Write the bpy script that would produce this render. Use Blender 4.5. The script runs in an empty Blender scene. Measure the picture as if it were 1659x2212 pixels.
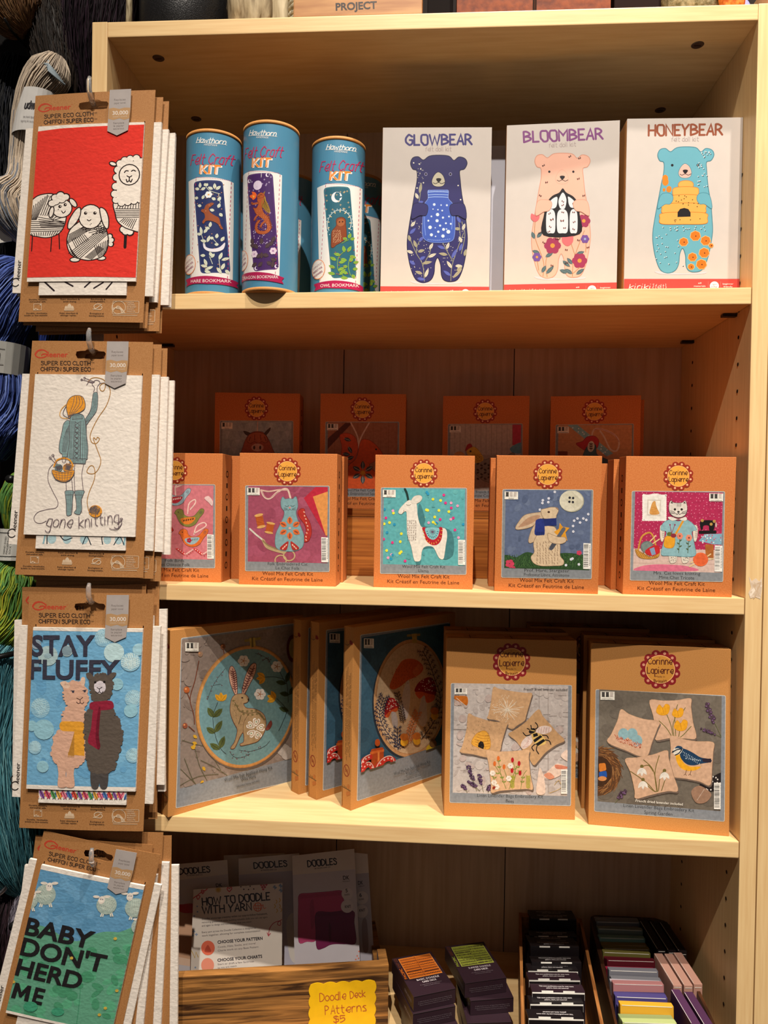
import bpy, bmesh, math, random
import numpy as np
from mathutils import Vector, Matrix
from mathutils.geometry import tessellate_polygon
R = math.radians
random.seed(7)
S = bpy.context.scene
COL = S.collection

# ------------------------------------------------------------------ camera
cam = bpy.data.cameras.new('camera'); cam.sensor_fit = 'VERTICAL'; cam.sensor_height = 24.0
cam.lens = 1625.27 / 2212 * 24.0; cam.clip_start = 0.01
camo = bpy.data.objects.new('camera', cam); COL.objects.link(camo)
camo.location = (0.40338, -0.888, 1.44551); camo.rotation_euler = (1.5576, -0.01601, 0.06813)
S.camera = camo
# ------------------------------------------------------------------ view + light
S.view_settings.view_transform = 'Standard'; S.view_settings.look = 'None'
S.view_settings.gamma = 1.0; S.view_settings.use_curve_mapping = False
S.view_settings.exposure = 0.0
S.cycles.max_bounces = 8; S.cycles.diffuse_bounces = 4
w = bpy.data.worlds.new('world'); S.world = w; w.use_nodes = True
w.node_tree.nodes['Background'].inputs[0].default_value = (1.0, 0.88, 0.8, 1)
w.node_tree.nodes['Background'].inputs[1].default_value = 0.09
def spot(name, loc, target, watts, col, size=60, blend=0.5, rad=0.03):
    l = bpy.data.lights.new(name, 'SPOT'); l.energy = watts; l.color = col
    l.spot_size = R(size); l.spot_blend = blend; l.shadow_soft_size = rad
    o = bpy.data.objects.new(name, l); COL.objects.link(o); o.location = loc
    o.rotation_euler = (Vector(target) - Vector(loc)).to_track_quat('-Z', 'Y').to_euler()
WARM = (1.0, 0.91, 0.80)
spot('track_spot_front', (0.25, -2.20, 4.35), (0.35, 0, 1.20), 420, WARM, 50, 0.8, 0.022)
spot('track_spot_middle', (0.90, -1.60, 4.25), (0.75, 0, 1.05), 410, WARM, 42, 1.0, 0.022)
spot('track_spot_near', (1.05, -0.74, 4.25), (0.72, 0, 0.90), 400, WARM, 46, 1.0, 0.03)

# ------------------------------------------------------------------ materials
def lin(c):
    if isinstance(c, str):
        c = c.lstrip('#'); c = [int(c[i:i+2], 16) for i in (0, 2, 4)]
    r = []
    for v in c[:3]:
        v = v / 255.0
        r.append(v / 12.92 if v <= 0.04045 else ((v + 0.055) / 1.055) ** 2.4)
    return r
def nmat(name):
    m = bpy.data.materials.new(name); m.use_nodes = True
    return m, m.node_tree.nodes, m.node_tree.links, m.node_tree.nodes['Principled BSDF']
def tone(name, c1, c2, scale=(1, 1, 1), nscale=5, detail=4, rough=0.5, bump=0.0, bdist=0.001, spec=0.3, rampl=0.35, ramph=0.65, distort=0.0, metal=0.0):
    m, N, L, b = nmat(name)
    tc = N.new('ShaderNodeTexCoord'); mp = N.new('ShaderNodeMapping'); mp.inputs['Scale'].default_value = scale
    L.new(tc.outputs['Object'], mp.inputs['Vector'])
    nz = N.new('ShaderNodeTexNoise'); nz.inputs['Scale'].default_value = nscale; nz.inputs['Detail'].default_value = detail
    nz.inputs['Distortion'].default_value = distort
    L.new(mp.outputs['Vector'], nz.inputs['Vector'])
    cr = N.new('ShaderNodeValToRGB'); e = cr.color_ramp.elements
    e[0].position = rampl; e[1].position = ramph; e[0].color = (*lin(c1), 1); e[1].color = (*lin(c2), 1)
    L.new(nz.outputs['Fac'], cr.inputs['Fac']); L.new(cr.outputs['Color'], b.inputs['Base Color'])
    b.inputs['Roughness'].default_value = rough; b.inputs['Specular IOR Level'].default_value = spec; b.inputs['Metallic'].default_value = metal
    if bump:
        bp = N.new('ShaderNodeBump'); bp.inputs['Strength'].default_value = bump; bp.inputs['Distance'].default_value = bdist
        L.new(nz.outputs['Fac'], bp.inputs['Height']); L.new(bp.outputs['Normal'], b.inputs['Normal'])
    return m
def printed(name, rough=0.45, spec=0.3, mottle=0.0, mscale=60, bump=0.0, bscale=900, bdist=0.0004, cloth=False, sheen=0.0):
    # ink on a surface: colour comes from the flat printed shapes
    m, N, L, b = nmat(name)
    at = N.new('ShaderNodeAttribute'); at.attribute_name = 'Col'
    src = at.outputs['Color']; tc = N.new('ShaderNodeTexCoord')
    if mottle:
        nz = N.new('ShaderNodeTexNoise'); nz.inputs['Scale'].default_value = mscale; nz.inputs['Detail'].default_value = 5
        L.new(tc.outputs['Object'], nz.inputs['Vector'])
        mr = N.new('ShaderNodeMapRange'); mr.inputs[1].default_value = .3; mr.inputs[2].default_value = .7
        mr.inputs[3].default_value = 1 - mottle; mr.inputs[4].default_value = 1 + mottle
        L.new(nz.outputs['Fac'], mr.inputs[0])
        mx = N.new('ShaderNodeVectorMath'); mx.operation = 'SCALE'
        L.new(src, mx.inputs[0]); L.new(mr.outputs[0], mx.inputs['Scale']); src = mx.outputs[0]
    L.new(src, b.inputs['Base Color'])
    b.inputs['Roughness'].default_value = rough; b.inputs['Specular IOR Level'].default_value = spec
    if bump:
        bp = N.new('ShaderNodeBump'); bp.inputs['Strength'].default_value = bump; bp.inputs['Distance'].default_value = bdist
        if cloth:   # embossed sponge cloth: small waffle cells plus wrinkles
            vo = N.new('ShaderNodeTexVoronoi'); vo.inputs['Scale'].default_value = 260
            wr = N.new('ShaderNodeTexNoise'); wr.inputs['Scale'].default_value = 55; wr.inputs['Detail'].default_value = 6; wr.inputs['Distortion'].default_value = 1.2
            mp = N.new('ShaderNodeMapping'); mp.inputs['Scale'].default_value = (1, 1, 2.2)
            L.new(tc.outputs['Object'], vo.inputs['Vector']); L.new(tc.outputs['Object'], mp.inputs['Vector']); L.new(mp.outputs['Vector'], wr.inputs['Vector'])
            ad = N.new('ShaderNodeMath'); ad.operation = 'MULTIPLY_ADD'; ad.inputs[1].default_value = 0.35
            L.new(vo.outputs['Distance'], ad.inputs[0]); L.new(wr.outputs['Fac'], ad.inputs[2])
            L.new(ad.outputs[0], bp.inputs['Height'])
        else:
            n2 = N.new('ShaderNodeTexNoise'); n2.inputs['Scale'].default_value = bscale; n2.inputs['Detail'].default_value = 3
            L.new(tc.outputs['Object'], n2.inputs['Vector']); L.new(n2.outputs['Fac'], bp.inputs['Height'])
        L.new(bp.outputs['Normal'], b.inputs['Normal'])
    return m
def flat(name, c, rough=0.5, spec=0.3, metal=0.0):
    m, N, L, b = nmat(name); b.inputs['Base Color'].default_value = (*lin(c), 1)
    b.inputs['Roughness'].default_value = rough; b.inputs['Specular IOR Level'].default_value = spec; b.inputs['Metallic'].default_value = metal
    return m
MT = {
 'woodx': tone('maple_across', '#d9b47f', '#e3c28d', (4, 40, 90), 3, 5, 0.42, 0.06, 0.0006),
 'woodz': tone('maple_upright', '#d9b47f', '#e3c28d', (90, 90, 4), 3, 5, 0.42, 0.06, 0.0006),
 'back': tone('birch_back_board', '#bc9f84', '#cbaf94', (60, 60, 3), 2.5, 5, 0.5, 0.04, 0.0005),
 'orange_wood': tone('orange_brown_board', '#8a4c1c', '#b87030', (3, 20, 110), 2.2, 5, 0.5, 0.15, 0.001),
 'crate': tone('stained_crate_board', '#371f0e', '#a8743c', (3, 20, 60), 2.4, 6, 0.55, 0.4, 0.0025, 0.3, 0.34, 0.62, 1.2),
 'tray': tone('brown_tray_wood', '#7a4a24', '#a06a38', (60, 4, 60), 3, 4, 0.5),
 'dark_tray': tone('dark_tray_wood', '#24130b', '#4a2a16', (60, 4, 60), 3, 4, 0.4),
 'kraft': tone('kraft_board', '#ae763c', '#c58c50', (1, 1, 1), 900, 5, 0.62, 0.03, 0.0002, 0.25, 0.25, 0.78),
 'kraft_orange': tone('orange_kraft_board', '#b9662e', '#d2834a', (1, 1, 1), 700, 5, 0.6, 0.03, 0.0002, 0.25, 0.25, 0.78),
 'card': tone('kraft_card', '#9c6a3c', '#b07e4e', (1, 1, 1), 800, 5, 0.62, 0.03, 0.0003, 0.25, 0.3, 0.72),
 'print': printed('ink_on_board', 0.42, 0.3, 0.05, 90),
 'felt': printed('ink_photo_of_felt', 0.5, 0.25, 0.14, 260),
 'gloss': printed('ink_on_coated_card', 0.3, 0.5, 0.02, 60),
 'cloth': printed('sponge_cloth', 0.85, 0.1, 0.05, 160, 0.4, 900, 0.0012, True),
 'yarn': printed('dyed_yarn', 0.6, 0.35, 0.10, 400),
 'white_paper': tone('white_paper', '#d9d5cc', '#e4e0d8', (1, 1, 1), 80, 3, 0.6),
 'black_card': flat('black_card', '#171214', 0.35, 0.4),
 'plum_card': flat('plum_black_card', '#2a1a22', 0.4, 0.4),
 'metal': flat('steel', '#b8b8bc', 0.25, 0.5, 1.0),
 'black_metal': flat('black_metal', '#101010', 0.35, 0.4),
 'cap': flat('cam_lock_cap', '#4a352a', 0.4, 0.4),
 'hole': flat('peg_hole', '#2a170c', 0.8, 0.1),
}
m, N, L, b = nmat('clear_plastic')
b.inputs['Base Color'].default_value = (0.95, 0.95, 0.95, 1); b.inputs['Roughness'].default_value = 0.08
b.inputs['Transmission Weight'].default_value = 0.85; b.inputs['IOR'].default_value = 1.46
MT['clear'] = m

# ------------------------------------------------------------------ mesh builder
class MB:
    def __init__(s):
        s.v = []; s.f = []; s.m = []; s.c = []; s.mats = []
    def mi(s, m):
        m = MT[m] if isinstance(m, str) else m
        if m not in s.mats: s.mats.append(m)
        return s.mats.index(m)
    def face(s, pts, m, col=(1, 1, 1)):
        n = len(s.v); s.v += [tuple(p) for p in pts]; s.f.append(list(range(n, n + len(pts)))); s.m.append(s.mi(m)); s.c.append(col)
    def faces(s, vs, fs, m, col=(1, 1, 1)):
        n = len(s.v); s.v += [tuple(p) for p in vs]; k = s.mi(m)
        for i, f in enumerate(fs):
            s.f.append([n + q for q in f]); s.m.append(k); s.c.append(col)
    def box(s, x0, x1, y0, y1, z0, z1, m, bev=0.0, col=(1, 1, 1), mf=None):
        bm = bmesh.new(); bmesh.ops.create_cube(bm, size=1)
        for v in bm.verts:
            v.co = Vector((x0 + (v.co.x + .5) * (x1 - x0), y0 + (v.co.y + .5) * (y1 - y0), z0 + (v.co.z + .5) * (z1 - z0)))
        if bev: bmesh.ops.bevel(bm, geom=bm.edges[:], offset=bev, segments=2, profile=0.7, affect='EDGES')
        s.bm(bm, m, col, mf)
    def bm(s, bm, m, col=(1, 1, 1), mf=None):
        bm.verts.index_update()
        vs = [v.co.copy() for v in bm.verts]
        if mf: vs = [mf(*v) for v in vs]
        s.faces(vs, [[v.index for v in f.verts] for f in bm.faces], m, col); bm.free()
    def tube(s, pts, r, m, n=8, col=(1, 1, 1), caps=True, closed=False):
        pts = [Vector(p) for p in pts]; k = len(pts); rs = r if isinstance(r, (list, tuple)) else [r] * k
        up = Vector((0, 0, 1)); rings = []; prev = None
        for i, p in enumerate(pts):
            a = pts[(i - 1) % k] if (closed or i) else p; c = pts[(i + 1) % k] if (closed or i < k - 1) else p
            t = (c - a).normalized() if (c - a).length > 1e-9 else up
            if prev is None: prev = t.orthogonal().normalized()
            u = (prev - t * prev.dot(t)); u = u.normalized() if u.length > 1e-6 else t.orthogonal().normalized(); prev = u
            w_ = t.cross(u)
            rings.append([p + (u * math.cos(q) + w_ * math.sin(q)) * rs[i] for q in [2 * math.pi * j / n for j in range(n)]])
        vs = [q for g in rings for q in g]; fs = []
        for i in range(k if closed else k - 1):
            i2 = (i + 1) % k
            for j in range(n): fs.append([i * n + j, i * n + (j + 1) % n, i2 * n + (j + 1) % n, i2 * n + j])
        if caps and not closed: fs += [list(range(n))[::-1], [(k - 1) * n + j for j in range(n)]]
        s.faces(vs, fs, m, col)
    def lathe(s, prof, m, n=48, col=(1, 1, 1), c=(0, 0, 0)):
        vs = []; fs = []
        for r_, z_ in prof: vs += [(c[0] + r_ * math.cos(2 * math.pi * j / n), c[1] + r_ * math.sin(2 * math.pi * j / n), c[2] + z_) for j in range(n)]
        for i in range(len(prof) - 1):
            for j in range(n): fs.append([i * n + j, i * n + (j + 1) % n, (i + 1) * n + (j + 1) % n, (i + 1) * n + j])
        s.faces(vs, fs, m, col)
    def art(s, a, mf, m='print', base=0.00012, step=0.000003, strips=None):
        k = s.mi(m)
        for li, (polys, c) in enumerate(a.layers):
            cl = tuple(lin(c))
            for pi, pts in enumerate(polys):
                d = base + li * step + (pi % 3) * 1e-6
                if strips:
                    tri = [pts] if len(pts) == 3 else [[pts[i] for i in t] for t in tess(pts)]
                    out = []
                    for t in tri: out += slicex(t, strips)
                else: out = [pts] if len(pts) <= 4 else [[pts[i] for i in t] for t in tess(pts)]
                for t in out:
                    n = len(s.v); s.v += [tuple(mf(x, z, d)) for x, z in t]
                    s.f.append(list(range(n, n + len(t)))); s.m.append(k); s.c.append(cl)
    def obj(s, name, parent=None, smooth=False, loc=None):
        me = bpy.data.meshes.new(name); me.from_pydata(s.v, [], s.f); me.update()
        for mm in s.mats: me.materials.append(mm)
        me.polygons.foreach_set('material_index', s.m)
        at = me.color_attributes.new('Col', 'FLOAT_COLOR', 'CORNER'); buf = []
        for f, c in zip(s.f, s.c): buf += list((*c[:3], 1.0)) * len(f)
        at.data.foreach_set('color', buf)
        if smooth: me.polygons.foreach_set('use_smooth', [True] * len(s.f))
        o = bpy.data.objects.new(name, me); COL.objects.link(o)
        if parent: o.parent = parent
        if loc: o.location = loc
        return o
def tess(pts):
    try: return tessellate_polygon([[Vector((p[0], p[1], 0)) for p in pts]])
    except Exception: return []
def cliphalf(pts, ax, val, keep_ge):
    out = []; n = len(pts)
    for i in range(n):
        a = pts[i]; b_ = pts[(i + 1) % n]
        ia = (a[ax] >= val) if keep_ge else (a[ax] <= val); ib = (b_[ax] >= val) if keep_ge else (b_[ax] <= val)
        if ia: out.append(a)
        if ia != ib:
            t = (val - a[ax]) / (b_[ax] - a[ax]); q = [a[0] + t * (b_[0] - a[0]), a[1] + t * (b_[1] - a[1])]; q[ax] = val; out.append(tuple(q))
    return out
def slicex(t, st):
    x0 = min(p[0] for p in t); x1 = max(p[0] for p in t)
    i0 = math.floor(x0 / st); i1 = math.floor(x1 / st); out = []
    for i in range(i0, i1 + 1):
        q = cliphalf(cliphalf(t, 0, i * st, True), 0, (i + 1) * st, False)
        if len(q) >= 3: out.append(q)
    return out
def empty(name, loc, rz=0, rx=0):
    o = bpy.data.objects.new(name, None); COL.objects.link(o); o.location = loc; o.rotation_euler = (rx, 0, rz); o.empty_display_size = 0.02
    return o
def tag(o, label, cat, group=None):
    o['label'] = label; o['category'] = cat
    if group: o['group'] = group
    return o
def copy_tree(o, parent=None):
    c = o.copy(); COL.objects.link(c)
    if parent: c.parent = parent
    for ch in list(o.children): copy_tree(ch, c)
    return c

# ------------------------------------------------------------------ lettering
GL = {  # stroke letters; digits xy on a 0-9 grid: 0 descender, 3 baseline, 7 x-height, 9 cap.  '-' straight, '~' smooth
'A':'5|-033953|-1545','B':'5|-0309|~0929484706|~0636554403','C':'5|~588929062513 3354'.replace(' ',''),'D':'5|-0309|~0929485755442303','E':'4|-49090343|-0636','F':'4|-490903|-0636',
'G':'5|~588929051433 5356'.replace(' ','')+'|-5636','H':'5|-0309|-5359|-0656','I':'1|-0309','J':'4|~4944331304','K':'5|-0309|-490653','L':'4|-090343','M':'6|-0309366963','N':'5|-03095359',
'O':'5|~290714335568392 9'.replace(' ',''),'P':'5|-0309|~0929484726 06'.replace(' ',''),'Q':'5|~2907143355683929|-3553','R':'5|-0309|~0929484726 06|-2653'.replace(' ',''),'S':'4|~48290826464413 04'.replace(' ',''),'T':'5|-0959|-2923',
'U':'5|-0905|~05143344 5559'.replace(' ',''),'V':'5|-092359','W':'8|-0923485389'.replace('5389','6389'),'X':'5|-0953|-5903','Y':'5|-092659|-2623','Z':'5|-09590353',
'a':'4|~47170504334447|-4743','b':'4|-0903|~0517374 53303'.replace(' ',''),'c':'4|~4617051433 44'.replace(' ',''),'d':'4|~4717050433 45|-4943'.replace(' ',''),'e':'4|~0545472705143344','f':'3|~39281513|-0737','g':'4|~47170504334447|~474 12001'.replace(' ',''),
'h':'4|-0903|~05173745|-4543','i':'1|-0703|-0909','j':'2|~27210001|-2929','k':'4|-0903|-470543','l':'1|-0903','m':'6|-0703|~051727 35|-3533|~35476765|-6563'.replace(' ',''),'n':'4|-0703|~05173745|-4543',
'o':'4|~271505133344 4727'.replace(' ',''),'p':'4|-0700|~0517374 53303'.replace(' ',''),'q':'4|~4717050433 45|-4740'.replace(' ',''),'r':'3|-0703|~05172737','s':'4|~472716363303','t':'3|-1903|-0737'.replace('1903','1914')+'|~14233333','u':'4|~07041343 47|-4743'.replace(' ',''),
'v':'4|-072347','w':'6|-0713374367'.replace('0713374367','0713365367'),'x':'4|-0743|-4703','y':'4|-0723|-470010'.replace('470010','4710'),'z':'4|-07470343',
'0':'4|~290714335568392 9'.replace(' ',''),'1':'2|-082923','2':'4|~0819394703|-0343','3':'4|~0919484626|~2646441303','5':'4|-490906|~06374 513 03'.replace(' ',''),'6':'4|~39160413334516','9':'4|~470608395537|-4743',
'$':'4|~48290826464413 04|-2920'.replace(' ',''),'{':'3|~391926051 41030'.replace(' ',''),'}':'3|~0919162514 1000'.replace(' ',''),'.':'1|-0303','-':'3|-0535',"'":'1|-0907','%':'5|-0359|-0808|-5454',',':'1|-0302',':':'1|-0404|-0606','/':'4|-0349','+':'4|-2747|-2327'}
GL.update({'C':'5|~5839290705143354','G':'5|~583929070514335456|-5636','S':'4|~48291908173645443313 04'.replace(' ',''),'s':'3|~3717061625343323 03'.replace(' ',''),'o':'4|~27060423444627','u':'4|~0704133345|-4743','O':'5|~3919080514234354575849 39'.replace(' ',''),'Q':'5|~391908051423435457584939|-3553','U':'5|-0905|~0514234355|-5559'})
def catmull(p, closed=False, n=5):
    k = len(p)
    if k < 3: return list(p)
    out = []; rng = range(k) if closed else range(k - 1)
    for i in rng:
        if closed: a, b_, c, d = p[(i - 1) % k], p[i], p[(i + 1) % k], p[(i + 2) % k]
        else: a, b_, c, d = p[max(i - 1, 0)], p[i], p[i + 1], p[min(i + 2, k - 1)]
        for j in range(n):
            t = j / n; t2 = t * t; t3 = t2 * t
            out.append(tuple(0.5 * (2 * b_[q] + (c[q] - a[q]) * t + (2 * a[q] - 5 * b_[q] + 4 * c[q] - d[q]) * t2 + (3 * b_[q] - a[q] - 3 * c[q] + d[q]) * t3) for q in (0, 1)))
    if not closed: out.append(tuple(p[-1]))
    return out
def strokes(txt, slant=0.0, gap=1.6):
    out = []; x = 0.0
    for ch in txt:
        if ch == ' ': x += 3.2; continue
        g = GL.get(ch) or GL.get(ch.upper())
        if g is None:
            x += 2; continue
        pr = g.split('|')
        for st in pr[1:]:
            d = st[1:]; p = [(int(d[i]), int(d[i + 1]) - 3) for i in range(0, len(d) - 1, 2)]
            if st[0] == '~': p = catmull(p, False, 5)
            out.append([(x + a + slant * b_, b_) for a, b_ in p])
        x += int(pr[0]) + gap
    return out, x - gap
_fc = {}
def bfont(txt, bold):
    if 'M' in txt: bold = 0.0          # the built-in M does not survive thickening
    k = (txt, bold)
    if k in _fc: return _fc[k]
    cu = bpy.data.curves.new('t', 'FONT'); cu.body = txt; cu.size = 1.0; cu.resolution_u = 4 if len(txt) < 9 else 2; cu.fill_mode = 'FRONT'; cu.offset = bold
    o = bpy.data.objects.new('t', cu); COL.objects.link(o); dg = bpy.context.evaluated_depsgraph_get(); e = o.evaluated_get(dg); me = e.to_mesh()
    vs = [(v.co.x, v.co.y) for v in me.vertices]; me.calc_loop_triangles(); ps = [[vs[i] for i in p.vertices] for p in me.loop_triangles]
    e.to_mesh_clear(); bpy.data.objects.remove(o); bpy.data.curves.remove(cu)
    x0 = min([p[0] for p in vs] or [0]); x1 = max([p[0] for p in vs] or [1])
    _fc[k] = (ps, x0, max(x1 - x0, 1e-6)); return _fc[k]
CAPH = None
# ------------------------------------------------------------------ flat artwork in the coordinates of one panel
CROP = {'F': (0, 0, 1), 'K1': (0, 0, 3.0714), 'K2': (0, 700, 3.881), 'K3': (0, 1240, 3.8143), 'K4': (0, 1760, 3.95), 'TB': (380, 240, 3.6867),
 'GB': (800, 230, 3.7705), 'HB': (1200, 230, 3.6144), 'FA': (300, 820, 3.318), 'FB': (760, 820, 3.5298), 'FC': (1140, 820, 3.1965), 'HD': (330, 1300, 3.6867),
 'HE': (620, 1300, 4.2526), 'BF': (920, 1320, 4.425), 'SG': (1230, 1320, 3.8671), 'DH': (330, 1800, 3.1302), 'DI': (820, 1880, 3.6867), 'DJ': (1080, 1880, 2.8653), 'NC': (0, 90, 4.0218)}
class Art:
    def __init__(s, crop, quad, w, h, infull=True, clip=None):
        # crop: the drawing scale the shapes are given in; quad: TL,TR,BR,BL of the w x h panel in that drawing
        s.u0, s.v0, s.sc = CROP[crop]; s.w = w; s.h = h; s.layers = []
        q = quad if infull else [((x / s.sc) + s.u0, (y / s.sc) + s.v0) for x, y in quad]
        dst = [(0, h), (w, h), (w, 0), (0, 0)]; A = []; B = []
        for (x, y), (X, Y) in zip(q, dst):
            A += [[x, y, 1, 0, 0, 0, -X * x, -X * y], [0, 0, 0, x, y, 1, -Y * x, -Y * y]]; B += [X, Y]
        s.H = np.append(np.linalg.solve(np.array(A, float), np.array(B, float)), 1).reshape(3, 3)
        s.clip = clip or (0, 0, w, h); s.xf = None
    def P(s, x, y):
        if s.xf: x, y = s.xf(x, y)
        u = s.u0 + x / s.sc; v = s.v0 + y / s.sc
        q = s.H @ np.array([u, v, 1.0]); return (q[0] / q[2], q[1] / q[2])
    def add(s, polys, col):
        c = s.clip; out = []
        for p in polys:
            q = [s.P(*a) for a in p]
            if any(a[0] < c[0] or a[0] > c[2] or a[1] < c[1] or a[1] > c[3] for a in q):
                q = cliphalf(q, 0, c[0], True); q = cliphalf(q, 0, c[2], False) if len(q) > 2 else []
                q = cliphalf(q, 1, c[1], True) if len(q) > 2 else []; q = cliphalf(q, 1, c[3], False) if len(q) > 2 else []
            if len(q) > 2: out.append(q)
        if out: s.layers.append((out, col))
    def local(s, polys, col): s.layers.append((polys, col))
    def fill(s, col): c = s.clip; s.layers.append(([[(c[0], c[1]), (c[2], c[1]), (c[2], c[3]), (c[0], c[3])]], col))
    def poly(s, pts, col): s.add([pts], col)
    def blob(s, pts, col, ol=None, ow=3, n=5):
        q = catmull(pts, True, n); s.add([q], col)
        if ol: s.line(q + [q[0]], ow, ol)
    def ellp(s, cx, cy, rx, ry=None, rot=0, n=20):
        ry = rx if ry is None else ry; c, k = math.cos(R(rot)), math.sin(R(rot)); o = []
        for i in range(n):
            a = 2 * math.pi * i / n; x, y = rx * math.cos(a), ry * math.sin(a); o.append((cx + x * c - y * k, cy + x * k + y * c))
        return o
    def ell(s, cx, cy, rx, ry=None, col='#fff', rot=0, ol=None, ow=3, n=20):
        q = s.ellp(cx, cy, rx, ry, rot, n); s.add([q], col)
        if ol: s.line(q + [q[0]], ow, ol)
    def dots(s, pts, r, col, n=8): s.add([s.ellp(x, y, r, r, 0, n) for x, y in pts], col)
    def rrp(s, q, r):
        out = []
        for i in range(4):
            p = Vector(q[i]); a = (Vector(q[i - 1]) - p).normalized(); b_ = (Vector(q[(i + 1) % 4]) - p).normalized()
            for t in (0, .25, .5, .75, 1):
                k = (1 - t) ** 2; m_ = t * t; out.append(tuple(p + a * r * k + b_ * r * m_))
        return out
    def rrect(s, q, r, col, ol=None, ow=3):
        o = s.rrp(q, r); s.add([o], col)
        if ol: s.line(o + [o[0]], ow, ol)
    def lpoly(s, pts, wd, cap=False):
        # one pen stroke: mitred quads that share their edges, half-round ends on request
        P = [Vector(pts[0][:2])]; h = wd / 2
        for p in pts[1:]:
            v = Vector(p[:2])
            if (v - P[-1]).length > 1e-5 * (1 + abs(v.x)): P.append(v)
        k = len(P); out = []
        if k < 2: return [s.ellp(P[0].x, P[0].y, h, h, 0, 10)]
        shut = k > 3 and (P[0] - P[-1]).length < 1e-4 * (1 + abs(P[0].x))
        D_ = [(P[i + 1] - P[i]).normalized() for i in range(k - 1)]; Lf = []
        for i in range(k):
            a = D_[i - 1] if i else (D_[-1] if shut else D_[0]); b_ = D_[i] if i < k - 1 else (D_[0] if shut else D_[-1])
            t = a + b_; t = t.normalized() if t.length > .2 else b_; n_ = Vector((-t.y, t.x)); c = max(.55, abs(n_.dot(Vector((-b_.y, b_.x))))); Lf.append(n_ * (h / c))
        for i in range(k - 1): out.append([tuple(P[i] + Lf[i]), tuple(P[i + 1] + Lf[i + 1]), tuple(P[i + 1] - Lf[i + 1]), tuple(P[i] - Lf[i])])
        if cap and not shut:
            for q, d in ((P[0], -D_[0]), (P[-1], D_[-1])):
                a0 = math.atan2(d.y, d.x); out.append([(q.x + h * math.cos(a0 + R(t)), q.y + h * math.sin(a0 + R(t))) for t in (-90, -45, 0, 45, 90)])
        return out
    def line(s, pts, wd, col, smooth=False, cap=False):
        if smooth: pts = catmull(pts, False, 6)
        s.add(s.lpoly(pts, wd, True), col)
    def lines(s, segs, wd, col):
        q = []
        for p in segs: q += s.lpoly(p, wd)
        s.add(q, col)
    def hatch(s, a0, a1, b0, b1, n, wd, col):   # n lines blending from segment a0-a1 to b0-b1
        s.lines([[tuple(a0[k] + (b0[k] - a0[k]) * i / (n - 1) for k in (0, 1)), tuple(a1[k] + (b1[k] - a1[k]) * i / (n - 1) for k in (0, 1))] for i in range(n)], wd, col)
    def dash(s, a, b_, n, wd, col):
        s.lines([[tuple(a[k] + (b_[k] - a[k]) * (i + .15) / n for k in (0, 1)), tuple(a[k] + (b_[k] - a[k]) * (i + .7) / n for k in (0, 1))] for i in range(n)], wd, col)
    def text(s, t, p0, p1, h, col, bold=0.0, st=None, slant=0.0, arc=0.0):
        # text fitted along the baseline p0-p1 with cap height h; st = pen width for drawn letters
        p0 = Vector(p0); p1 = Vector(p1); d = p1 - p0; Lg = d.length; d.normalize(); up = Vector((d.y, -d.x))
        if up.y > 0 and abs(d.x) > 1e-6 and d.x > 0: up = -up
        def mp(f, y): return tuple(p0 + d * (f * Lg) + up * (y + arc * 4 * f * (1 - f)))
        if st:
            g, wd = strokes(t, slant); k = h / 6.0
            for l in g: s.add(s.lpoly([mp(a / wd, b_ * k) for a, b_ in l], st, True), col)
        else:
            ps, x0, wd = bfont(t, bold); k = h / CAPH
            s.add([[mp((a - x0) / wd, b_ * k) for a, b_ in p] for p in ps], col)
    def leaf(s, x, y, L_, W_, ang, col, vein=None):
        a = R(ang); c, k = math.cos(a), math.sin(a); o = []
        for t, w_ in ((0, 0), (.2, .7), (.45, 1), (.75, .7), (1, 0), (.75, -.7), (.45, -1), (.2, -.7)):
            px, py = t * L_, w_ * W_; o.append((x + px * c - py * k, y + px * k + py * c))
        s.add([o], col)
        if vein: s.line([(x, y), (x + L_ * .8 * c, y + L_ * .8 * k)], max(1.2, W_ * .15), vein)
    def flower(s, x, y, r, col, n=5, cen=None, rot=0, ol=None):
        s.add([s.ellp(x + r * .6 * math.cos(2 * math.pi * i / n + rot), y + r * .6 * math.sin(2 * math.pi * i / n + rot), r * .48, r * .48, 0, 10) for i in range(n)], col)
        if cen: s.dots([(x, y)], r * .3, cen)
    def frame(s, ox, oy, sx=1, sy=1): s.xf = (lambda x, y: (ox + x * sx, oy + y * sy))
_p, _x, _w = bfont('H', 0.0); CAPH = max(q[1] for p in _p for q in p)
# ================================================================== setting
Z1, Z2, Z3, Z4, Z5 = 2.0, 1.69419, 1.34180, 1.06035, 0.7725     # underside of the top, then the shelf tops
W, D, TH = 0.76, 0.245, 0.019
def struct(mb, name):
    o = mb.obj(name); o['kind'] = 'structure'; return o
mb = MB(); mb.box(-2.2, 2.6, -3.2, 0.33, -0.05, 0.0, tone('floor_boards', '#3a2a1e', '#57402c', (3, 30, 1), 3, 4, 0.5)); struct(mb, 'floor')
mb = MB(); mb.box(-2.2, 2.6, 0.28, 0.33, 0.0, 4.6, tone('dark_shop_wall', '#140d0a', '#1d130d', (1, 1, 1), 6, 3, 0.8)); struct(mb, 'wall_back')
mb = MB(); mb.box(-2.2, 2.6, -3.2, 0.33, 4.6, 4.65, flat('ceiling_paint', '#4a3a30', 0.9)); struct(mb, 'ceiling')

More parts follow.
